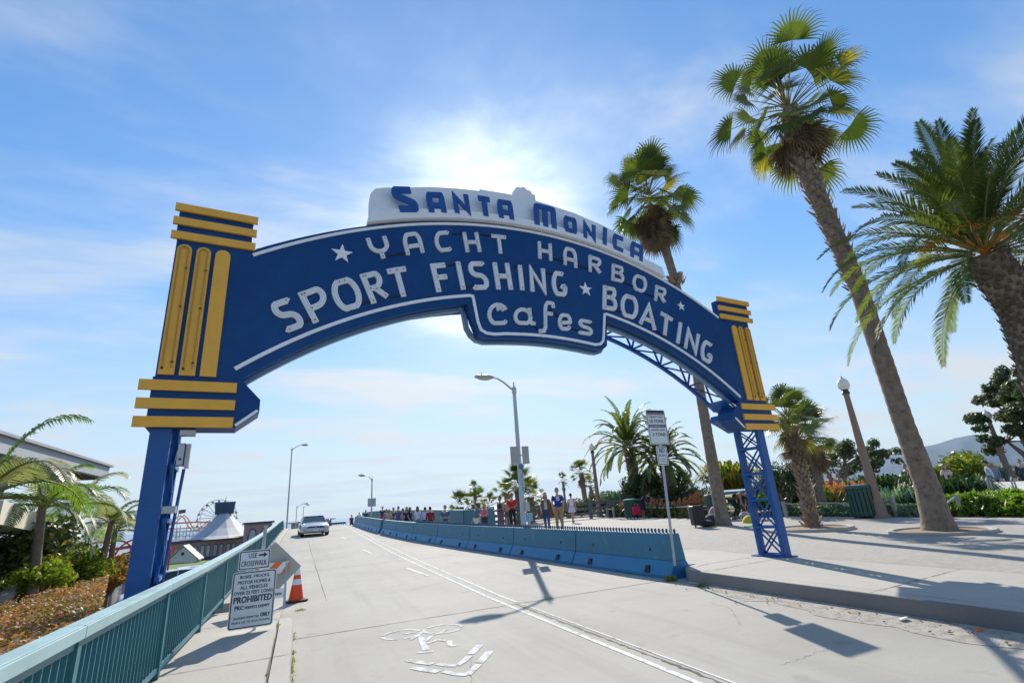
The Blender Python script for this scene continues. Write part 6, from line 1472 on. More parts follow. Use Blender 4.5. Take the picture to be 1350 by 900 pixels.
p = PL(991, 683); person(p, R(-60)+face(p), 1.68, 'performer in a black top bending beside the stooping one, seen through the arch post', top=(.012,.012,.014), bottom=(.02,.02,.022), hair=(.015,.012,.01), skin='d', pose='crouch', sleeves='long', grp=G2)
p = ATD(1296.5, 645, 36); put(1297, 607, 1.78, 'jogger in a white shirt and bright blue shorts with a dark cap', dist=36, turn=-80, top=(.68,.68,.70), bottom=(.03,.16,.38), hat=(.03,.03,.07), pose='walk', legs='knee', sleeves='long', grp=G2)
put(1306, 609, 1.68, 'blond person in a pale blue sleeveless top beside the jogger', dist=37, turn=20, top=(.22,.30,.45), bottom=(.2,.25,.35), hair=(.55,.38,.22), longhair=True, pose='walk', female=True, grp=G2)
put(1342, 605, 1.74, 'person in a dark green jacket at the right edge under the big tree', dist=36, turn=0, top=(.03,.06,.07), bottom=(.03,.03,.04), hair=(.06,.04,.03), sleeves='long', grp=G2)
put(1350, 603, 1.74, 'person in a striped pale shirt cut by the right edge of the photo', dist=36, turn=10, top=(.45,.47,.52), bottom=(.04,.05,.09), hair=(.03,.02,.02), sleeves='long', grp=G2)
put(1191.5, 611, 1.70, 'person in a navy top behind the strappy clump left of the tallest trunk', dist=30, turn=-40, top=(.02,.03,.09), bottom=(.1,.06,.05), hair=(.20,.12,.08), sleeves='long', pose='hold', grp=G2)
put(1243.5, 611.5, 1.66, 'person with brown hair in a pale pink top behind the big strappy clump', dist=32, turn=20, top=(.55,.42,.42), bottom=(.2,.2,.25), hair=(.12,.06,.04), longhair=True, female=True, grp=G2)
for u, v, c, hc, l in [(1103, 625, (.55,.30,.30), (.30,.15,.09), 'sunlit pink topped person resting by the scraggly tree trunk'), (1097, 631, (.05,.03,.04), (.02,.015,.015), 'dark topped person resting between two others beneath the scraggly tree'), (1091, 627, (.42,.25,.30), (.16,.08,.06), 'person in dusty pink resting leftmost beneath the scraggly tree')]:
    q = ATD(u, v, 31); person(Vector((q.x, q.y, q.z-1.22)), face(q)+R(30), 1.70, l, top=c, bottom=(.04,.03,.04), hair=hc, pose='sit', grp=G2)
mbh = ATD(1097, 640, 31.4); mb = MB(); mb.box((0, 0, .44), (2.6, .5, .06)); 
t = thing('park_bench', 'bench carrying three resting people under the scraggly tree', 'bench', (mbh.x, mbh.y, ATD(1097, 628, 31).z-1.24)); mb.build('seat', m_fence, t)
mb = MB(); mb.box((0, .27, .72), (2.6, .05, .22)); mb.build('backrest', m_fence, t)
for x in (-1.1, 1.1): mb = MB(); mb.box((x, 0, -.2), (.08, .42, 1.22)); mb.build('leg', m_fence, t)
# suitcase, backpacks, juggling prop on the plaza by the palm
p = PL(922, 694.5); t = thing('suitcase', 'black wheeled suitcase standing by the middle palm', 'suitcase', p, R(-15)); m_case = mat('black_luggage', (.018,.018,.02), .5, var=.2)
mb = MB(); mb.prism(rrect(-.24, .07, .24, .78, .06), lambda a, b, d: (a, d, b), -.15, .15); mb.build('shell', m_case, t)
mb = MB()
for x in (-.16, 0, .16): mb.box((x, -.157, .42), (.03, .012, .6))
mb.build('ribs', mat('case_rib', (.05,.05,.055), .5), t)
for x in (-.19, .19): mb = MB(); mb.lathe([(.04, -.015), (.04, .015)], n=12); mb.v = [(x+c_, -.1+a_, .04+b_) for a_, b_, c_ in mb.v]; mb.build('wheel', m_black, t)
mb = MB(); mb.tube([(-.1, .08, .78), (-.1, .08, .84), (.1, .08, .84), (.1, .08, .78)], .012, 6); mb.build('handle', m_case, t)
def sack(px, sz, col, lab):
    p = PL(*px); t = thing('backpack', lab, 'bag', p, rnd.uniform(0, 3), 'bags piled by the palm'); mb = MB(); mb.ell((0, 0, sz[2]*.9), sz, 14, 10); mb.v = [(x*(1+.12*noise.noise(Vector((x*9,y*9,z*9)))), y*(1+.15*noise.noise(Vector((x*7,y*9,z*5)))), max(0, z)) for x, y, z in mb.v]; mb.build('pouch', cmat(col), t, smooth_=True)
    mb = MB(); mb.tube([(-.08, -sz[1], sz[2]*.5), (-.09, -sz[1]*1.15, sz[2]), (-.06, -sz[1]*.9, sz[2]*1.6)], .02, 6); mb.tube([(.08, -sz[1], sz[2]*.5), (.09, -sz[1]*1.15, sz[2]), (.06, -sz[1]*.9, sz[2]*1.6)], .02, 6); mb.build('straps', m_black, t)
sack((932, 694), (.30, .2, .13), (.02,.02,.03), 'flat black bag beside the suitcase'); sack((940, 692), (.28, .22, .22), (.06,.06,.09), 'dark blue backpack in the middle of the bag pile'); sack((945, 689), (.26, .24, .34), (.35,.22,.24), 'dusty pink backpack tallest of the bag pile'); sack((984, 684), (.3, .2, .15), (.35,.36,.40), 'pale grey bag on the ground beside the performers')
p = PL(988, 688.5); t = thing('hat_bucket', 'small yellow heap of cloth on the plaza beside the performers', 'cloth', p); mb = MB(); mb.lathe([(.26, 0), (.25, .08), (.16, .2), (.05, .27)], n=14); mb.build('heap', cmat((.55,.50,.03)), t, smooth_=True)
p = PL(988, 694); mb = MB(); mb.lathe([(.20, 0), (.18, .03), (.08, .05)], n=12); o = mb.build('green_disc', cmat((.12,.42,.12))); o.location = p; tag(o, 'flat green cloth disc on the plaza in front of the yellow heap', 'cloth')

# ------------------------------------------------------------------ cars
def car(loc, rz, lab, body_c, L0=4.7, W0=1.88, Hh=1.30, suv=False, grp=None):
    t = thing('parked_car' if suv else 'car', lab, 'car', loc, rz, grp); mp = mat('car_paint_%d' % int(body_c[0]*100), body_c, .25, .35, var=.03, coat=.8)
    # stations along -Y (front) to +Y: (y, half width, hood z, sill z)
    hz = 1.02 if suv else .90
    st = [(-L0/2, .62, .48, .34), (-L0/2+.08, .80, .66, .22), (-L0/2+.5, .90, .78, .20), (-L0/2+1.3, .93, hz-.06, .19), (-L0*.10, .93, hz, .19), (L0*.15, .93, hz, .19), (L0*.33, .93, hz+.02, .20), (L0/2-.3, .90, hz+.02, .24), (L0/2-.05, .84, hz-.05, .32), (L0/2, .72, hz-.25, .40)]
    mb = MB(); vs = []; n = 9
    for y, hw, z, s_ in st:
        hw *= W0/1.86
        for (fx, fz) in ((-.92,0),(-1,.25),(-1.0,.62),(-.94,.88),(-.72,1.0),(0,1.03),(.72,1.0),(.94,.88),(1.0,.62),(1,.25),(.92,0)): vs.append((fx*hw, y, s_+(z-s_)*fz))
    n = 11; fs = [(i*n+j, i*n+j+1, (i+1)*n+j+1, (i+1)*n+j) for i in range(len(st)-1) for j in range(n-1)] + [tuple(range(n))[::-1], tuple(range((len(st)-1)*n, len(st)*n))] + [((i+1)*n, i*n, i*n+n-1, (i+1)*n+n-1) for i in range(len(st)-1)]
    mb.add(vs, fs); mb.build('body', mp, t, smooth_=True)
    # greenhouse
    g = [(-L0*.16 if suv else -L0*.15, .80, hz-.02, .0), (-L0*.02 if suv else L0*.05, .64, Hh-.03, 1), (L0*.12, .66, Hh, 1), ((L0*.38 if suv else L0*.22), .64, Hh-.04, 1), ((L0*.46 if suv else L0*.38), .74, hz, 0)]
    mb = MB(); vs = []
    for y, hw, z, r_ in g: vs += [(-hw, y, z), (hw, y, z), (-.82*W0/1.86, y, hz-.03), (.82*W0/1.86, y, hz-.03)]
    fs = []
    for i in range(len(g)-1): a = 4*i; b = a+4; fs += [(a, a+1, b+1, b), (a+2, a, b, b+2), (a+1, a+3, b+3, b+1)]
    mb.add(vs, fs); mb.build('windows', m_glass, t)
    mb = MB(); yy = [g[1][0]-.02, g[2][0], g[3][0]+.02]; zz2 = [g[1][2], g[2][2], g[3][2]]
    vs = []
    for y, z in zip(yy, zz2): vs += [(-.67, y, z-.02), (-.6, y, z+.025), (.6, y, z+.025), (.67, y, z-.02)]
    mb.add(vs, [(i*4+j, i*4+j+1, (i+1)*4+j+1, (i+1)*4+j) for i in range(2) for j in range(3)])
    for s_ in (-1, 1):
        mb.bar((s_*.80, g[0][0], hz), (s_*.66, g[1][0], g[1][2]), .05, .06); mb.bar((s_*.65, g[3][0], g[3][2]), (s_*.75, g[4][0], hz), .06, .07); mb.bar((s_*.79, L0*.1, hz-.02), (s_*.665, L0*.1, Hh-.02), .05, .05)
    mb.build('roof', mp, t)
    for x in (-1, 1):
        for y in (-L0*.31, L0*.29):
            wo = bpy.data.objects.new('wheel', None)
            m1 = MB(); m1.lathe([(.20, -.11), (.31, -.12), (.34, -.08), (.34, .08), (.31, .12), (.20, .11)], n=20); m1.v = [(c_+x*(W0/2-.13), a_+y, b_+.34) for a_, b_, c_ in m1.v]; bpy.data.objects.remove(wo); w_ = m1.build('wheel', m_black, t, smooth_=True)
            m2 = MB(); m2.lathe([(.02, .11), (.20, .12), (.21, .0)], n=16); m2.v = [(c_*x+x*(W0/2-.13), a_+y, b_+.34) for a_, b_, c_ in m2.v]; m2.build('rim', m_galv, w_, smooth_=True)
        mb = MB(); mb.ell((x*.68, -L0/2+.13, .63), (.17, .10, .065), 10, 6); mb.build('headlight', mat('headlight_glass', (.6,.62,.65), .1), t, smooth_=True)
        mb = MB(); mb.ell((x*1.0, -L0*.10, hz+.04), (.11, .07, .07), 8, 6); mb.bar((x*.9, -L0*.10, hz), (x*1.0, -L0*.10, hz+.03), .04); mb.build('mirror', mp, t, smooth_=True)
    mb = MB(); mb.prism([(-.50, 0), (.50, 0), (.58, .10), (.42, .17), (-.42, .17), (-.58, .10)], lambda a, b, d: (a, -L0/2-.03+d+abs(a)*.12, b+.50), 0, .05); mb.build('grille', m_black, t)
    mb = MB(); mb.prism([(-.6, 0), (.6, 0), (.5, .14), (-.5, .14)], lambda a, b, d: (a, -L0/2-.02+d+abs(a)*.10, b+.24), 0, .05); mb.build('lower_intake', m_black, t)
    mb = MB(); mb.ell((0, -L0/2-.04, .59), (.07, .01, .03), 8, 4); mb.build('badge', m_galv, t)
    mb = MB(); mb.box((-.66, -L0/2+.03, .40), (.16, .05, .09)); mb.build('indicator', mat('amber_lens', (.75,.22,.03), .3), t)
    mb = MB(); mb.box((0, -L0/2-.05, .40), (.34, .02, .12)); mb.build('number_plate', m_signw, t)
    return t
cpos = ATD(412.5, 700.5, 41); th = math.atan2(road_z(43)-road_z(39), 4)
c0 = car((cpos.x, cpos.y, road_z(cpos.y)), R(3), 'silver coupe driving up the lane towards the camera', (.42,.45,.50)); c0.rotation_euler = (th*1, 0, R(3))
q = ATD(30, 743, 22); gq = q.z-1.75
c1_ = car((q.x, q.y, gq), R(-82), 'silver sport utility vehicle parked below the palms at the far left', (.45,.47,.50), 4.9, 1.95, 1.75, suv=True, grp='cars parked below the bridge')
for u, v, d, l in [(218, 762, 38, 'white van parked below the blue post, left one'), (236, 757, 42, 'pale car parked beyond the van below the bridge')]:
    q = ATD(u, v, d); car((q.x, q.y, q.z-1.4), R(-70), l, (.68,.69,.70), 4.8, 1.95, 1.8, suv=True, grp='cars parked below the bridge')
# ------------------------------------------------------------------ left restaurant with big flat roof
m_roofw = mat('white_fascia', (.34,.37,.40), .6, var=.06); m_soff = mat('brown_soffit', (.05,.035,.03), .8)
E0 = ATD(145, 615, 26); zr = E0.z; 
def at_z(u, v, z): r = ray(u, v); return CAM+r*((z-HCAM)/r.z)
E1 = at_z(0, 572, zr); dv_ = (E1-E0); E1 = E0+dv_*1.5; rt_ = Vector((-1, .0, 0)).lerp(Vector((-dv_.y, dv_.x, 0)).normalized(), 0)
nrm = Vector((-dv_.y, dv_.x, 0)).normalized(); nrm = nrm if nrm.x < 0 else -nrm
t = thing('restaurant_building', 'restaurant with a wide white roof edge on slanting struts at the left edge', 'building', E0)
def RB(a, b, z): return E0 + (E1-E0)*a + nrm*b + Vector((0, 0, z))
def rbox(mb, a0, a1, b0, b1, z0, z1):
    mb.add([RB(a, b, z) for z in (z0, z1) for b in (b0, b1) for a in (a0, a1)], [(0,2,3,1),(4,5,7,6),(0,1,5,4),(2,6,7,3),(0,4,6,2),(1,3,7,5)])
mb = MB(); rbox(mb, 0, 1, 0, 11, -.44, -.02); mb.build('fascia', m_roofw, t, E0)
mb = MB(); rbox(mb, -.008, 1.01, -.10, 11.2, -.018, .06); mb.build('roof', mat('roof_edge_metal', (.30,.31,.33), .5), t, E0)
mb = MB(); rbox(mb, .01, .99, .25, 10.9, -.50, -.445); mb.build('soffit', m_soff, t, E0)
mb = MB(); rbox(mb, .18, .98, 2.6, 10.5, -6.5, -.63); mb.build('glass_wall', m_glass, t, E0)
mb = MB()
for a in lin(.18, .98, 9): rbox(mb, a-.004, a+.004, 2.50, 2.62, -6.5, -.63)
for z in (-2.4, -4.2): rbox(mb, .18, .98, 2.5, 2.61, z, z+.12)
mb.build('mullions', m_roofw, t, E0)
for (a0, z0, a1, z1) in ((.10, -.6, .22, -4.2), (.42, -.6, .30, -3.2), (.75, -.6, .62, -3.2)):
    mb = MB(); mb.bar(RB(a0, .9, z0), RB(a1, 2.2, z1), .17, .17); mb.build('strut', m_roofw, t, E0)
mb = MB(); mb.bar(RB(.2, 2.3, -3.3), RB(.9, 2.3, -3.3), .2, .2); mb.build('beam', m_roofw, t, E0)
# lower canopy
la = at_z(57, 696, 2.0) if False else ATD(57, 697, 18); lb2 = ATD(-30, 676, 11)
mb = MB(); mb.bar(la, lb2, .5, .34); o = mb.build('lower_canopy', mat('cream_canopy', (.55,.52,.42), .7), t, E0)
mb = MB(); mb.bar(la+Vector((-.3,.2,-2)), lb2+Vector((-.3,.2,-2)), .2, 3.4); mb.build('lower_wall', m_soff, t, E0)
mb = MB(); mb.bar(ATD(60, 722, 15), ATD(5, 790, 12), .14, .14); mb.build('slanting_post', m_galv, t, E0)
# red metal canopy (walkway arches)
m_red = mat('red_steel', (.50, .06, .07), .5, var=.1)
rc = ATD(140, 728, 52); t = thing('red_canopy', 'red steel canopy with curved ribs behind the slender palms', 'canopy', rc)
k = 52/FPX
for i in range(6):
    x = (i-2.5)*1.2; mb = MB(); P = [(x+math.cos(R(a))*1.3, 0, math.sin(R(a))*1.6-.8) for a in range(20, 161, 14)]; mb.tube(P, .07, 6); mb.tube([(x+1.2, 0, -2.5), (x+1.2, 0, -.3)], .07, 6); mb.build('rib', m_red, t)
mb = MB()
for z in (.3, -.6, -1.3): mb.bar((-4.2, -.1, z-.5), (4.2, -.1, z+.2), .1, .22)
for i in range(5): mb.bar((-4.2+.3*i, 1.5*i*.4, -.8), (4.2, 1.5*i*.4, -.2), .08, .3)
mb.build('deck_beams', m_red, t)
# ------------------------------------------------------------------ carousel building with tent like roof
m_stucco = mat('pink_tan_stucco', (.36,.26,.22), .9, var=.1); m_slate = mat('grey_blue_roof', (.38,.40,.43), .75, var=.10, scale=.6); m_pale = mat('pale_roof_panel', (.55,.53,.48), .8, var=.08); m_cup = mat('cupola_blue', (.035,.12,.22), .5)
m_navy = mat('navy_trim', (.05,.07,.12), .6)
HC = ATD(292, 712, 105); t = thing('carousel_building', 'carousel pavilion with arched windows and grey tent roof topped by a blue cupola', 'building', (HC.x, HC.y, -6.9)); OC = Vector((HC.x, HC.y, -6.9))
vw = Vector((HC.x, HC.y, 0)).normalized(); rgt = Vector((vw.y, -vw.x, 0))
def CP(a, b, z): return OC + rgt*a + vw*b + Vector((0, 0, z))
def zat(v, u=292): return ATD(u, v, 105).z+6.9
px1 = 105/FPX*1.12
wz0, wz1 = 0, zat(711)
def au(u): return (ATD(u, 700, 105)-OC).dot(rgt)
wl = au(175); wr_ = au(345)
mb = MB()
def cbox(mb, a0, a1, b0, b1, z0, z1, mi=0): mb.add([CP(a, b, z) for z in (z0, z1) for b in (b0, b1) for a in (a0, a1)], [(0,2,3,1),(4,5,7,6),(0,1,5,4),(2,6,7,3),(0,4,6,2),(1,3,7,5)], mi)
cbox(mb, wl, wr_, -1, 26, wz0, wz1); mb.build('wall', m_stucco, t, OC)
mb = MB(); cbox(mb, wl-.3, wr_+.3, -1.35, 26.3, wz1, wz1+.35); mb.build('cornice', m_navy, t, OC)
mb = MB(); cbox(mb, wl-.1, wr_+.1, -1.25, -1.02, wz1*.50, wz1*.50+.7); mb.build('sign_band', m_navy, t, OC)
def archwin(a, z, w_, h_, name='window'):
    pts = [(a-w_/2, z), (a+w_/2, z)] + [(a+w_/2*math.cos(R(q)), z+h_-w_/2+w_/2*math.sin(R(q))) for q in range(0, 181, 30)]
    mb = MB(); mb.prism(pts, lambda x, y, d: CP(x, -1.06+d, y), 0, .05); o = mb.build(name, m_navy, t, OC)
    c = (a, z+h_/2); pts2 = [(a+(p-a)*.74, c[1]+(q_-c[1])*.84) for p, q_ in pts]; mb = MB(); mb.prism(pts2, lambda x, y, d: CP(x, -1.085+d, y), 0, .02); mb.build('pane', mat('hazy_pane', (.40,.44,.44), .15, var=.35, scale=.6), o, OC)
nw = 20; stp = (wr_-wl)/nw
for i in range(nw):
    a = wl+stp*(i+.5)+(.0 if i % 2 else stp*.12); archwin(a, wz1*.60, stp*.68, wz1*.32)
for i in range(7): archwin(wl+2+i*(wr_-wl)/7.2, 0.2, 2.4, wz1*.38, 'window')
# tent roof: eight sided, concave sweep
pk = (ATD(292, 677, 115).z+6.9); pc = (0.0, 10)
mb = MB(); prof = [(1.05, wz1+.2), (.84, wz1+(pk-wz1)*.15), (.58, wz1+(pk-wz1)*.42), (.35, wz1+(pk-wz1)*.74), (.19, pk)]
n = 16; vs = []
rx, ryy = (au(334)-au(234))/2, 12
for f, z in prof:
    for j in range(n): a = 2*pi*(j+.5)/n; kk = 1/max(abs(math.cos(a)), abs(math.sin(a)))**.35; vs.append(CP(pc[0]+rx*f*math.cos(a)*kk, pc[1]+ryy*f*math.sin(a)*kk, z))
mb.add(vs, [(i*n+j, i*n+(j+1) % n, (i+1)*n+(j+1) % n, (i+1)*n+j) for i in range(len(prof)-1) for j in range(n)])
for k_ in range(len(mb.f)):
    if k_ % n in (12, 13, 14, 15, 0): mb.m[k_] = 1
    if k_ % n in (13,): mb.m[k_] = 0
mb.build('tent_roof', [m_slate, m_pale], t, OC)
mb = MB(); cz = (ATD(292, 661.5, 113).z+6.9)
c0x, c1x = -1.65, 1.65
vs = [CP(c0x+.15, 8.2, pk-.1), CP(c1x-.15, 8.2, pk-.1), CP(c1x-.15, 11.8, pk-.1), CP(c0x+.15, 11.8, pk-.1), CP(c0x-.1, 8, cz), CP(c1x+.1, 8, cz), CP(c1x+.1, 12, cz), CP(c0x-.1, 12, cz)]
mb.add(vs, [(0,1,5,4), (1,2,6,5), (2,3,7,6), (3,0,4,7), (4,5,6,7), (3,2,1,0)]); mb.build('cupola', m_cup, t, OC)
mb = MB()
for a in lin(c0x+.1, c1x-.1, 9): mb.bar(CP(a, 7.98, pk+.1), CP(a, 7.9, cz-.2), .09, .09)
mb.build('cupola_ribs', m_navy, t, OC)
mb = MB(); mb.tube([CP(pc[0], 10, cz), CP(pc[0], 10, cz+1.0)], .05, 6); mb.build('finial', m_navy, t, OC)
# corner towers on the right
for (u0, u1, vt) in ((324.5, 359, 690),):
    a0 = (ATD(u0, 690, 95)-OC).dot(rgt); a1 = (ATD(u1, 690, 95)-OC).dot(rgt); zt_ = ATD(340, vt, 95).z+6.9
    mb = MB(); cbox(mb, a0, a1, -10, -2, 0, zt_); mb.build('tower_wall', m_stucco, t, OC); mb = MB(); cbox(mb, a0-.3, a1+.3, -10.3, -1.8, zt_, zt_+.3); mb.build('cornice', m_navy, t, OC)
    for f in (.27, .72):
        c = a0+(a1-a0)*f; w_ = (a1-a0)*.34; pts = [(c-w_/2, zt_-2.9), (c+w_/2, zt_-2.9)] + [(c+w_/2*math.cos(R(q)), zt_-2.1+1.5*math.sin(R(q))) for q in range(0, 181, 20)]
        mb = MB(); mb.prism(pts, lambda x, y, d: CP(x, -10.05+d, y), 0, .06); o = mb.build('arched_window', m_navy, t, OC)
        pts2 = [(c+(p-c)*.78, zt_-2.0+(q_-(zt_-2.0))*.84) for p, q_ in pts]; mb = MB(); mb.prism(pts2, lambda x, y, d: CP(x, -10.08+d, y), 0, .02); mb.build('pane', MATS['hazy_pane'], o, OC)
# little gabled kiosk
kc = ATD(239.5, 741, 75); t = thing('white_kiosk', 'small white gable roofed kiosk in front of the carousel building', 'kiosk', kc); m_wk = mat('white_canvas', (.72,.71,.68), .8)
kk = 75/FPX; mb = MB(); W_ = 1.5; mb.prism([(-W_, -.6), (W_, -.6), (W_, .3), (0, 1.75), (-W_, .3)], lambda a, b, d: (a, d, b), 0, 3); mb.build('gable_wall', m_wk, t)
mb = MB(); 
for s in (-1, 1): mb.add([(0, -.3, 1.82), (s*(W_+.3), -.3, .12), (s*(W_+.3), 3.3, .12), (0, 3.3, 1.82), (0, -.3, 1.9), (s*(W_+.3), -.3, .2), (s*(W_+.3), 3.3, .2), (0, 3.3, 1.9)], [(0,1,2,3),(7,6,5,4),(0,1,5,4)])
mb.build('roof', m_pale, t); mb = MB(); mb.box((0, -.03, .95), (.3, .05, .35)); mb.build('gable_vent', m_navy, t); mb = MB(); mb.box((0, -.03, -.3), (.9, .05, .5)); mb.build('opening', m_navy, t)
# green lawn strip below
ga = at_z(205, 757, -5.2); mb = MB(); P = [ATD(205, 755, 60), ATD(330, 742, 60), ATD(330, 735, 78), ATD(205, 742, 78)]
z0 = P[0].z; mb.add([(p.x, p.y, p.z) for p in P], [(0,1,2,3)]); mb.add([(p.x, p.y, p.z) for p in P[:2]]+[(p.x, p.y, -12) for p in P[1::-1]], [(0,1,2,3)]); mb.build('lawn', m_grass, kind='structure')
# roller coaster and ferris wheel on the pier
m_co = mat('coaster_orange', (.55,.24,.16), .6); m_cw = mat('coaster_white', (.55,.57,.60), .6)
dC = 190; cc_ = ATD(240, 700, dC); t = thing('roller_coaster', 'orange and white roller coaster loops beyond the pier buildings', 'roller coaster', (cc_.x, cc_.y, -6.9))
path = [(212,697),(220,696),(228,688),(233,682),(238,679),(243,683),(248,693),(254,700),(262,697),(270,690),(276,687),(284,689),(292,688)]
pts = [ATD(u, v, dC+i*.5) for i, (u, v) in enumerate(path)]; oc = Vector((cc_.x, cc_.y, -6.9))
mb = MB(); mb.tube(pts, .17, 6); mb.tube([p+Vector((.6, 2, .0)) for p in pts], .17, 6); mb.build('track', m_co, t, oc)
mb = MB(); P2 = [ATD(u, v, dC+3) for u, v in [(200,689),(225,690),(255,688),(300,688)]]; mb.tube(P2, .25, 6); mb.tube([p+Vector((0,0,-1.6)) for p in P2], .2, 6); mb.build('upper_track', m_co, t, oc)
for i in range(22):
    u = 203+i*4.4; a = ATD(u, 698 if i % 2 else 692, dC); mb = MB(); mb.bar((a.x, a.y, -6.9), a, .25); mb.bar((a.x, a.y, a.z-3), ATD(u+4.4, 703, dC), .18); mb.build('support', m_cw, t, oc)
mb = MB()
for v in (702, 708): mb.tube([ATD(200, v, dC), ATD(300, v-4, dC)], .15, 5)
mb.build('walkway', m_cw, t, oc)
dF = 210; fc = ATD(286.5, 682, dF); Rf = 18.5*dF/FPX; t = thing('ferris_wheel', 'thin ferris wheel rim rising behind the tent roof', 'ferris wheel', fc)
fw = Vector((fc.x, fc.y, 0)).normalized(); fr = Vector((fw.y, -fw.x, 0))
for k_, rr in enumerate((Rf, Rf*.86)):
    mb = MB()
    for o in (-1.0, 1.0): mb.tube([fr*math.cos(R(a))*rr+Vector((0,0,math.sin(R(a))*rr))+fw*o for a in range(0, 361, 8)], .08, 5, cap=False)
    mb.build('rim', m_cw, t)
mb = MB()
for a in range(0, 360, 18): mb.tube([Vector((0,0,0)), fr*math.cos(R(a))*Rf+Vector((0,0,math.sin(R(a))*Rf))], .10, 4)
mb.build('spokes', m_cw, t)
for a in range(0, 360, 18): q = fr*math.cos(R(a))*Rf+Vector((0,0,math.sin(R(a))*Rf)); mb = MB(); mb.ell(q+Vector((0,0,-.5)), (.4,.4,.45), 8, 6); mb.build('gondola', mat('gondola_red', (.35,.12,.10), .5) if a % 36 else mat('gondola_yellow', (.4,.36,.2), .5), t)
mb = MB(); g0 = -6.9-fc.z; mb.tube([Vector((0,0,0))+fw*2, fr*5+Vector((0,0,g0))], .4, 6); mb.tube([Vector((0,0,0))+fw*2, fr*-5+Vector((0,0,g0))], .4, 6); mb.build('legs', m_cw, t)
q = ATD(236, 672, dC); mb = MB(); mb.tube([Vector((0,0,-12)), Vector((0,0,0))], .12, 5); t = thing('flagpole', 'thin flagpole with a small flag above the roller coaster', 'flagpole', q); mb.build('pole', m_cw, t); mb = MB(); mb.prism([(0,-1.2),(1.8,-.9),(1.8,.1),(0,0)], lambda a, b, d: (a, d, b), 0, .03); mb.build('flag', m_navy, t)
# pier buildings far ahead, seen over the road crest
for (u0, u1, v, d, l) in ((384, 396, 690, 160, 'low dark pier building left of the silver car, far off'), (425, 437, 685, 170, 'low flat roofed pier kiosk right of the silver car, far off')):
    a = ATD(u0, v, d); b = ATD(u1, v, d); t = thing('pier_building', l, 'building', (a.x, a.y, -8), group='small far pier buildings'); w_ = (b-a).length; zt_ = a.z+8
    mb = MB(); mb.box((w_/2, 3, zt_/2), (w_, 6, zt_)); mb.build('wall', mat('far_wall', (.30,.30,.30), .8), t); mb = MB(); mb.box((w_/2, 2, zt_+.15), (w_+2, 8, .3)); mb.build('roof', m_slate, t)
    mb = MB()
    for i in range(4): mb.box((w_*(i+.5)/4, -.02, zt_*.8), (w_/7, .06, 1.0))
    mb.build('window', m_glass, t)
# far end fence across the road bend
mb = MB(); a = ATD(437, 698, 66); b = ATD(458, 697, 64)
for (u0, v0, u1, v1) in ((431, 690.5, 456, 688.5),):
    a = ATD(u0, v0, 70); b = ATD(u1, v1, 70); t = thing('far_fence', 'dark low fence across the far bend of the bridge', 'fence', (a.x, a.y, a.z-1)); mb = MB(); mb.bar((0,0,1), (b.x-a.x, b.y-a.y, b.z-a.z+1), .2, .22); mb.build('top_rail', m_navy, t)
    mb = MB()
    for i in range(9): f = i/8; mb.bar(((b.x-a.x)*f, (b.y-a.y)*f, .1), ((b.x-a.x)*f, (b.y-a.y)*f, 1+(b.z-a.z)*f), .06)
    mb.build('pickets', m_teal, t)
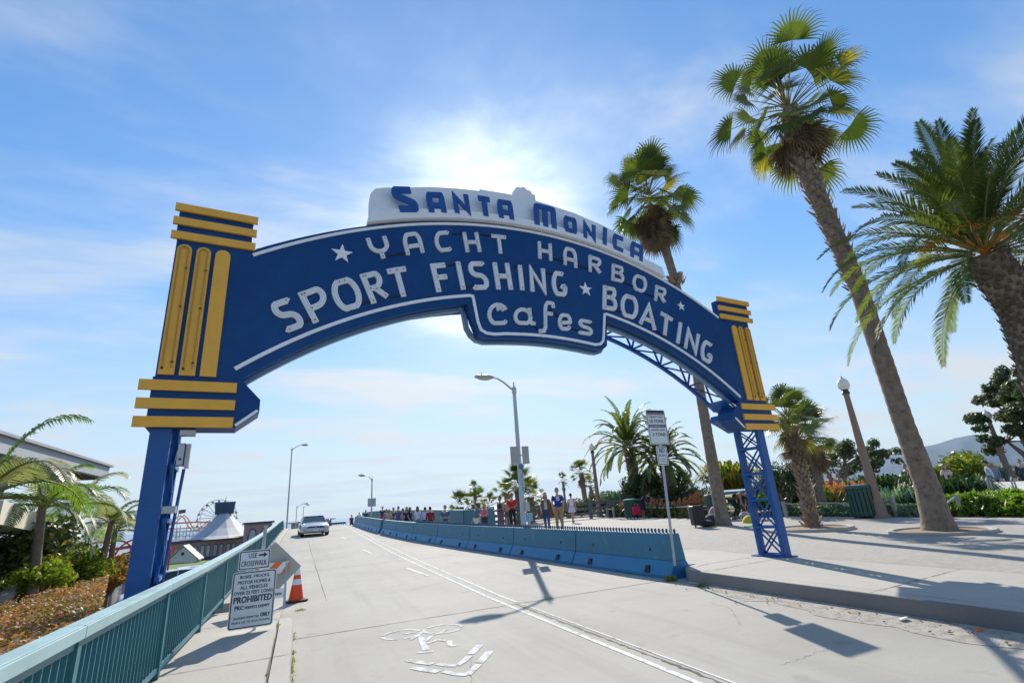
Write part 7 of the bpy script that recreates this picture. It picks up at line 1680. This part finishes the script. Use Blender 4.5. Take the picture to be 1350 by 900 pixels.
# pale path wall with steel stubs on the right
m_pale2 = mat('pale_path_concrete', (.55,.53,.50), .9)
a = ATD(1268, 655, 27); b = ATD(1375, 653, 25); a2 = ATD(1268, 637, 30); b2 = ATD(1375, 633, 28.5)
mb = MB(); t = thing('low_path_wall', 'pale concrete low wall beyond the lime green ground cover', 'wall', a); mb.add([Vector(p)-a for p in (a, b, b2, a2)], [(0,1,2,3)]); mb.add([Vector(p)-a for p in (a2, b2, b2+Vector((3,6,.02)), a2+Vector((3,6,.02)))], [(0,1,2,3)]); mb.add([Vector(p)-a for p in (a, b)]+[Vector((b.x, b.y, 0))-a, Vector((a.x, a.y, 0))-a], [(3,2,1,0)]); mb.build('face', m_pale2, t)
for i, (u, v) in enumerate([(1308, 650), (1341, 650)]):
    q = ATD(u, v, 25.5); tt = thing('bike_rack', 'slim grey metal stub %s before the pale path wall' % ('left one' if i == 0 else 'right one at the edge'), 'rack', q-Vector((0,0,.3)), group='metal stubs by the path wall'); mb = MB(); mb.tube([(-.09,0,0), (-.09,0,.75), (0,0,.85), (.09,0,.75), (.09,0,0)], .03, 6); mb.build('hoop', m_galv, tt)
# lawn beyond
strip('lawn', lin(26, 120, 10), lin(20, 62, 8), lambda x, y: .44+ .02*(x-26)*smooth(26, 60, x)*.6, m_grass)
for i, (u, v) in enumerate([(1313, 645), (1326, 645), (1344, 645)]):
    q = ATD(u, v, 33); mb = MB(); mb.bar(q-Vector((0,0,1.0)), q+Vector((0,0,.5)), .13, .13); tag(mb.build('bollard_post', m_post), 'pale timber post of the upper path rail, %s' % ['leftmost', 'middle', 'rightmost'][i], 'post', 'posts of the upper path rail')
q0 = ATD(1311, 637, 33); q1 = ATD(1352, 637, 33); mb = MB(); mb.tube([q0, q1], .035, 6); tag(mb.build('low_rail', m_post), 'pale rail in front of the far right litter bin', 'rail')
# litter in the gutter
p = RD(1199, 817); mb = MB(); mb.prism([(-.07,-.03),(.05,-.04),(.08,.02),(-.02,.04)], lambda a, b, d: (a, b, d+.012*math.sin(a*40)), 0.004, .012); o = mb.build('paper_scrap', m_signw); o.location = (6.78, p.y, .03); tag(o, 'crumpled white paper scrap in the gutter by the right kerb', 'litter')
mb = MB(); mb.ell((0,0,0), (.04,.03,.022), 8, 6); o = mb.build('orange_peel', m_or); o.location = (6.83, 3.75, .03); tag(o, 'small orange scrap in the right gutter', 'litter')

# ------------------------------------------------------------------ sea haze
mb = MB(); mb.box((0, 4000, 160), (26000, 13000, 352))
hzm = bpy.data.materials.new('haze'); hzm.use_nodes = True; hn = hzm.node_tree; hn.nodes.clear()
ho = hn.nodes.new('ShaderNodeOutputMaterial'); hv = hn.nodes.new('ShaderNodeVolumePrincipled'); hv.inputs['Color'].default_value = (.42, .66, 1.0, 1); hv.inputs['Density'].default_value = 4e-5; hv.inputs['Anisotropy'].default_value = .2
hn.links.new(hv.outputs[0], ho.inputs['Volume'])
mb.build('haze', hzm, kind='stuff')
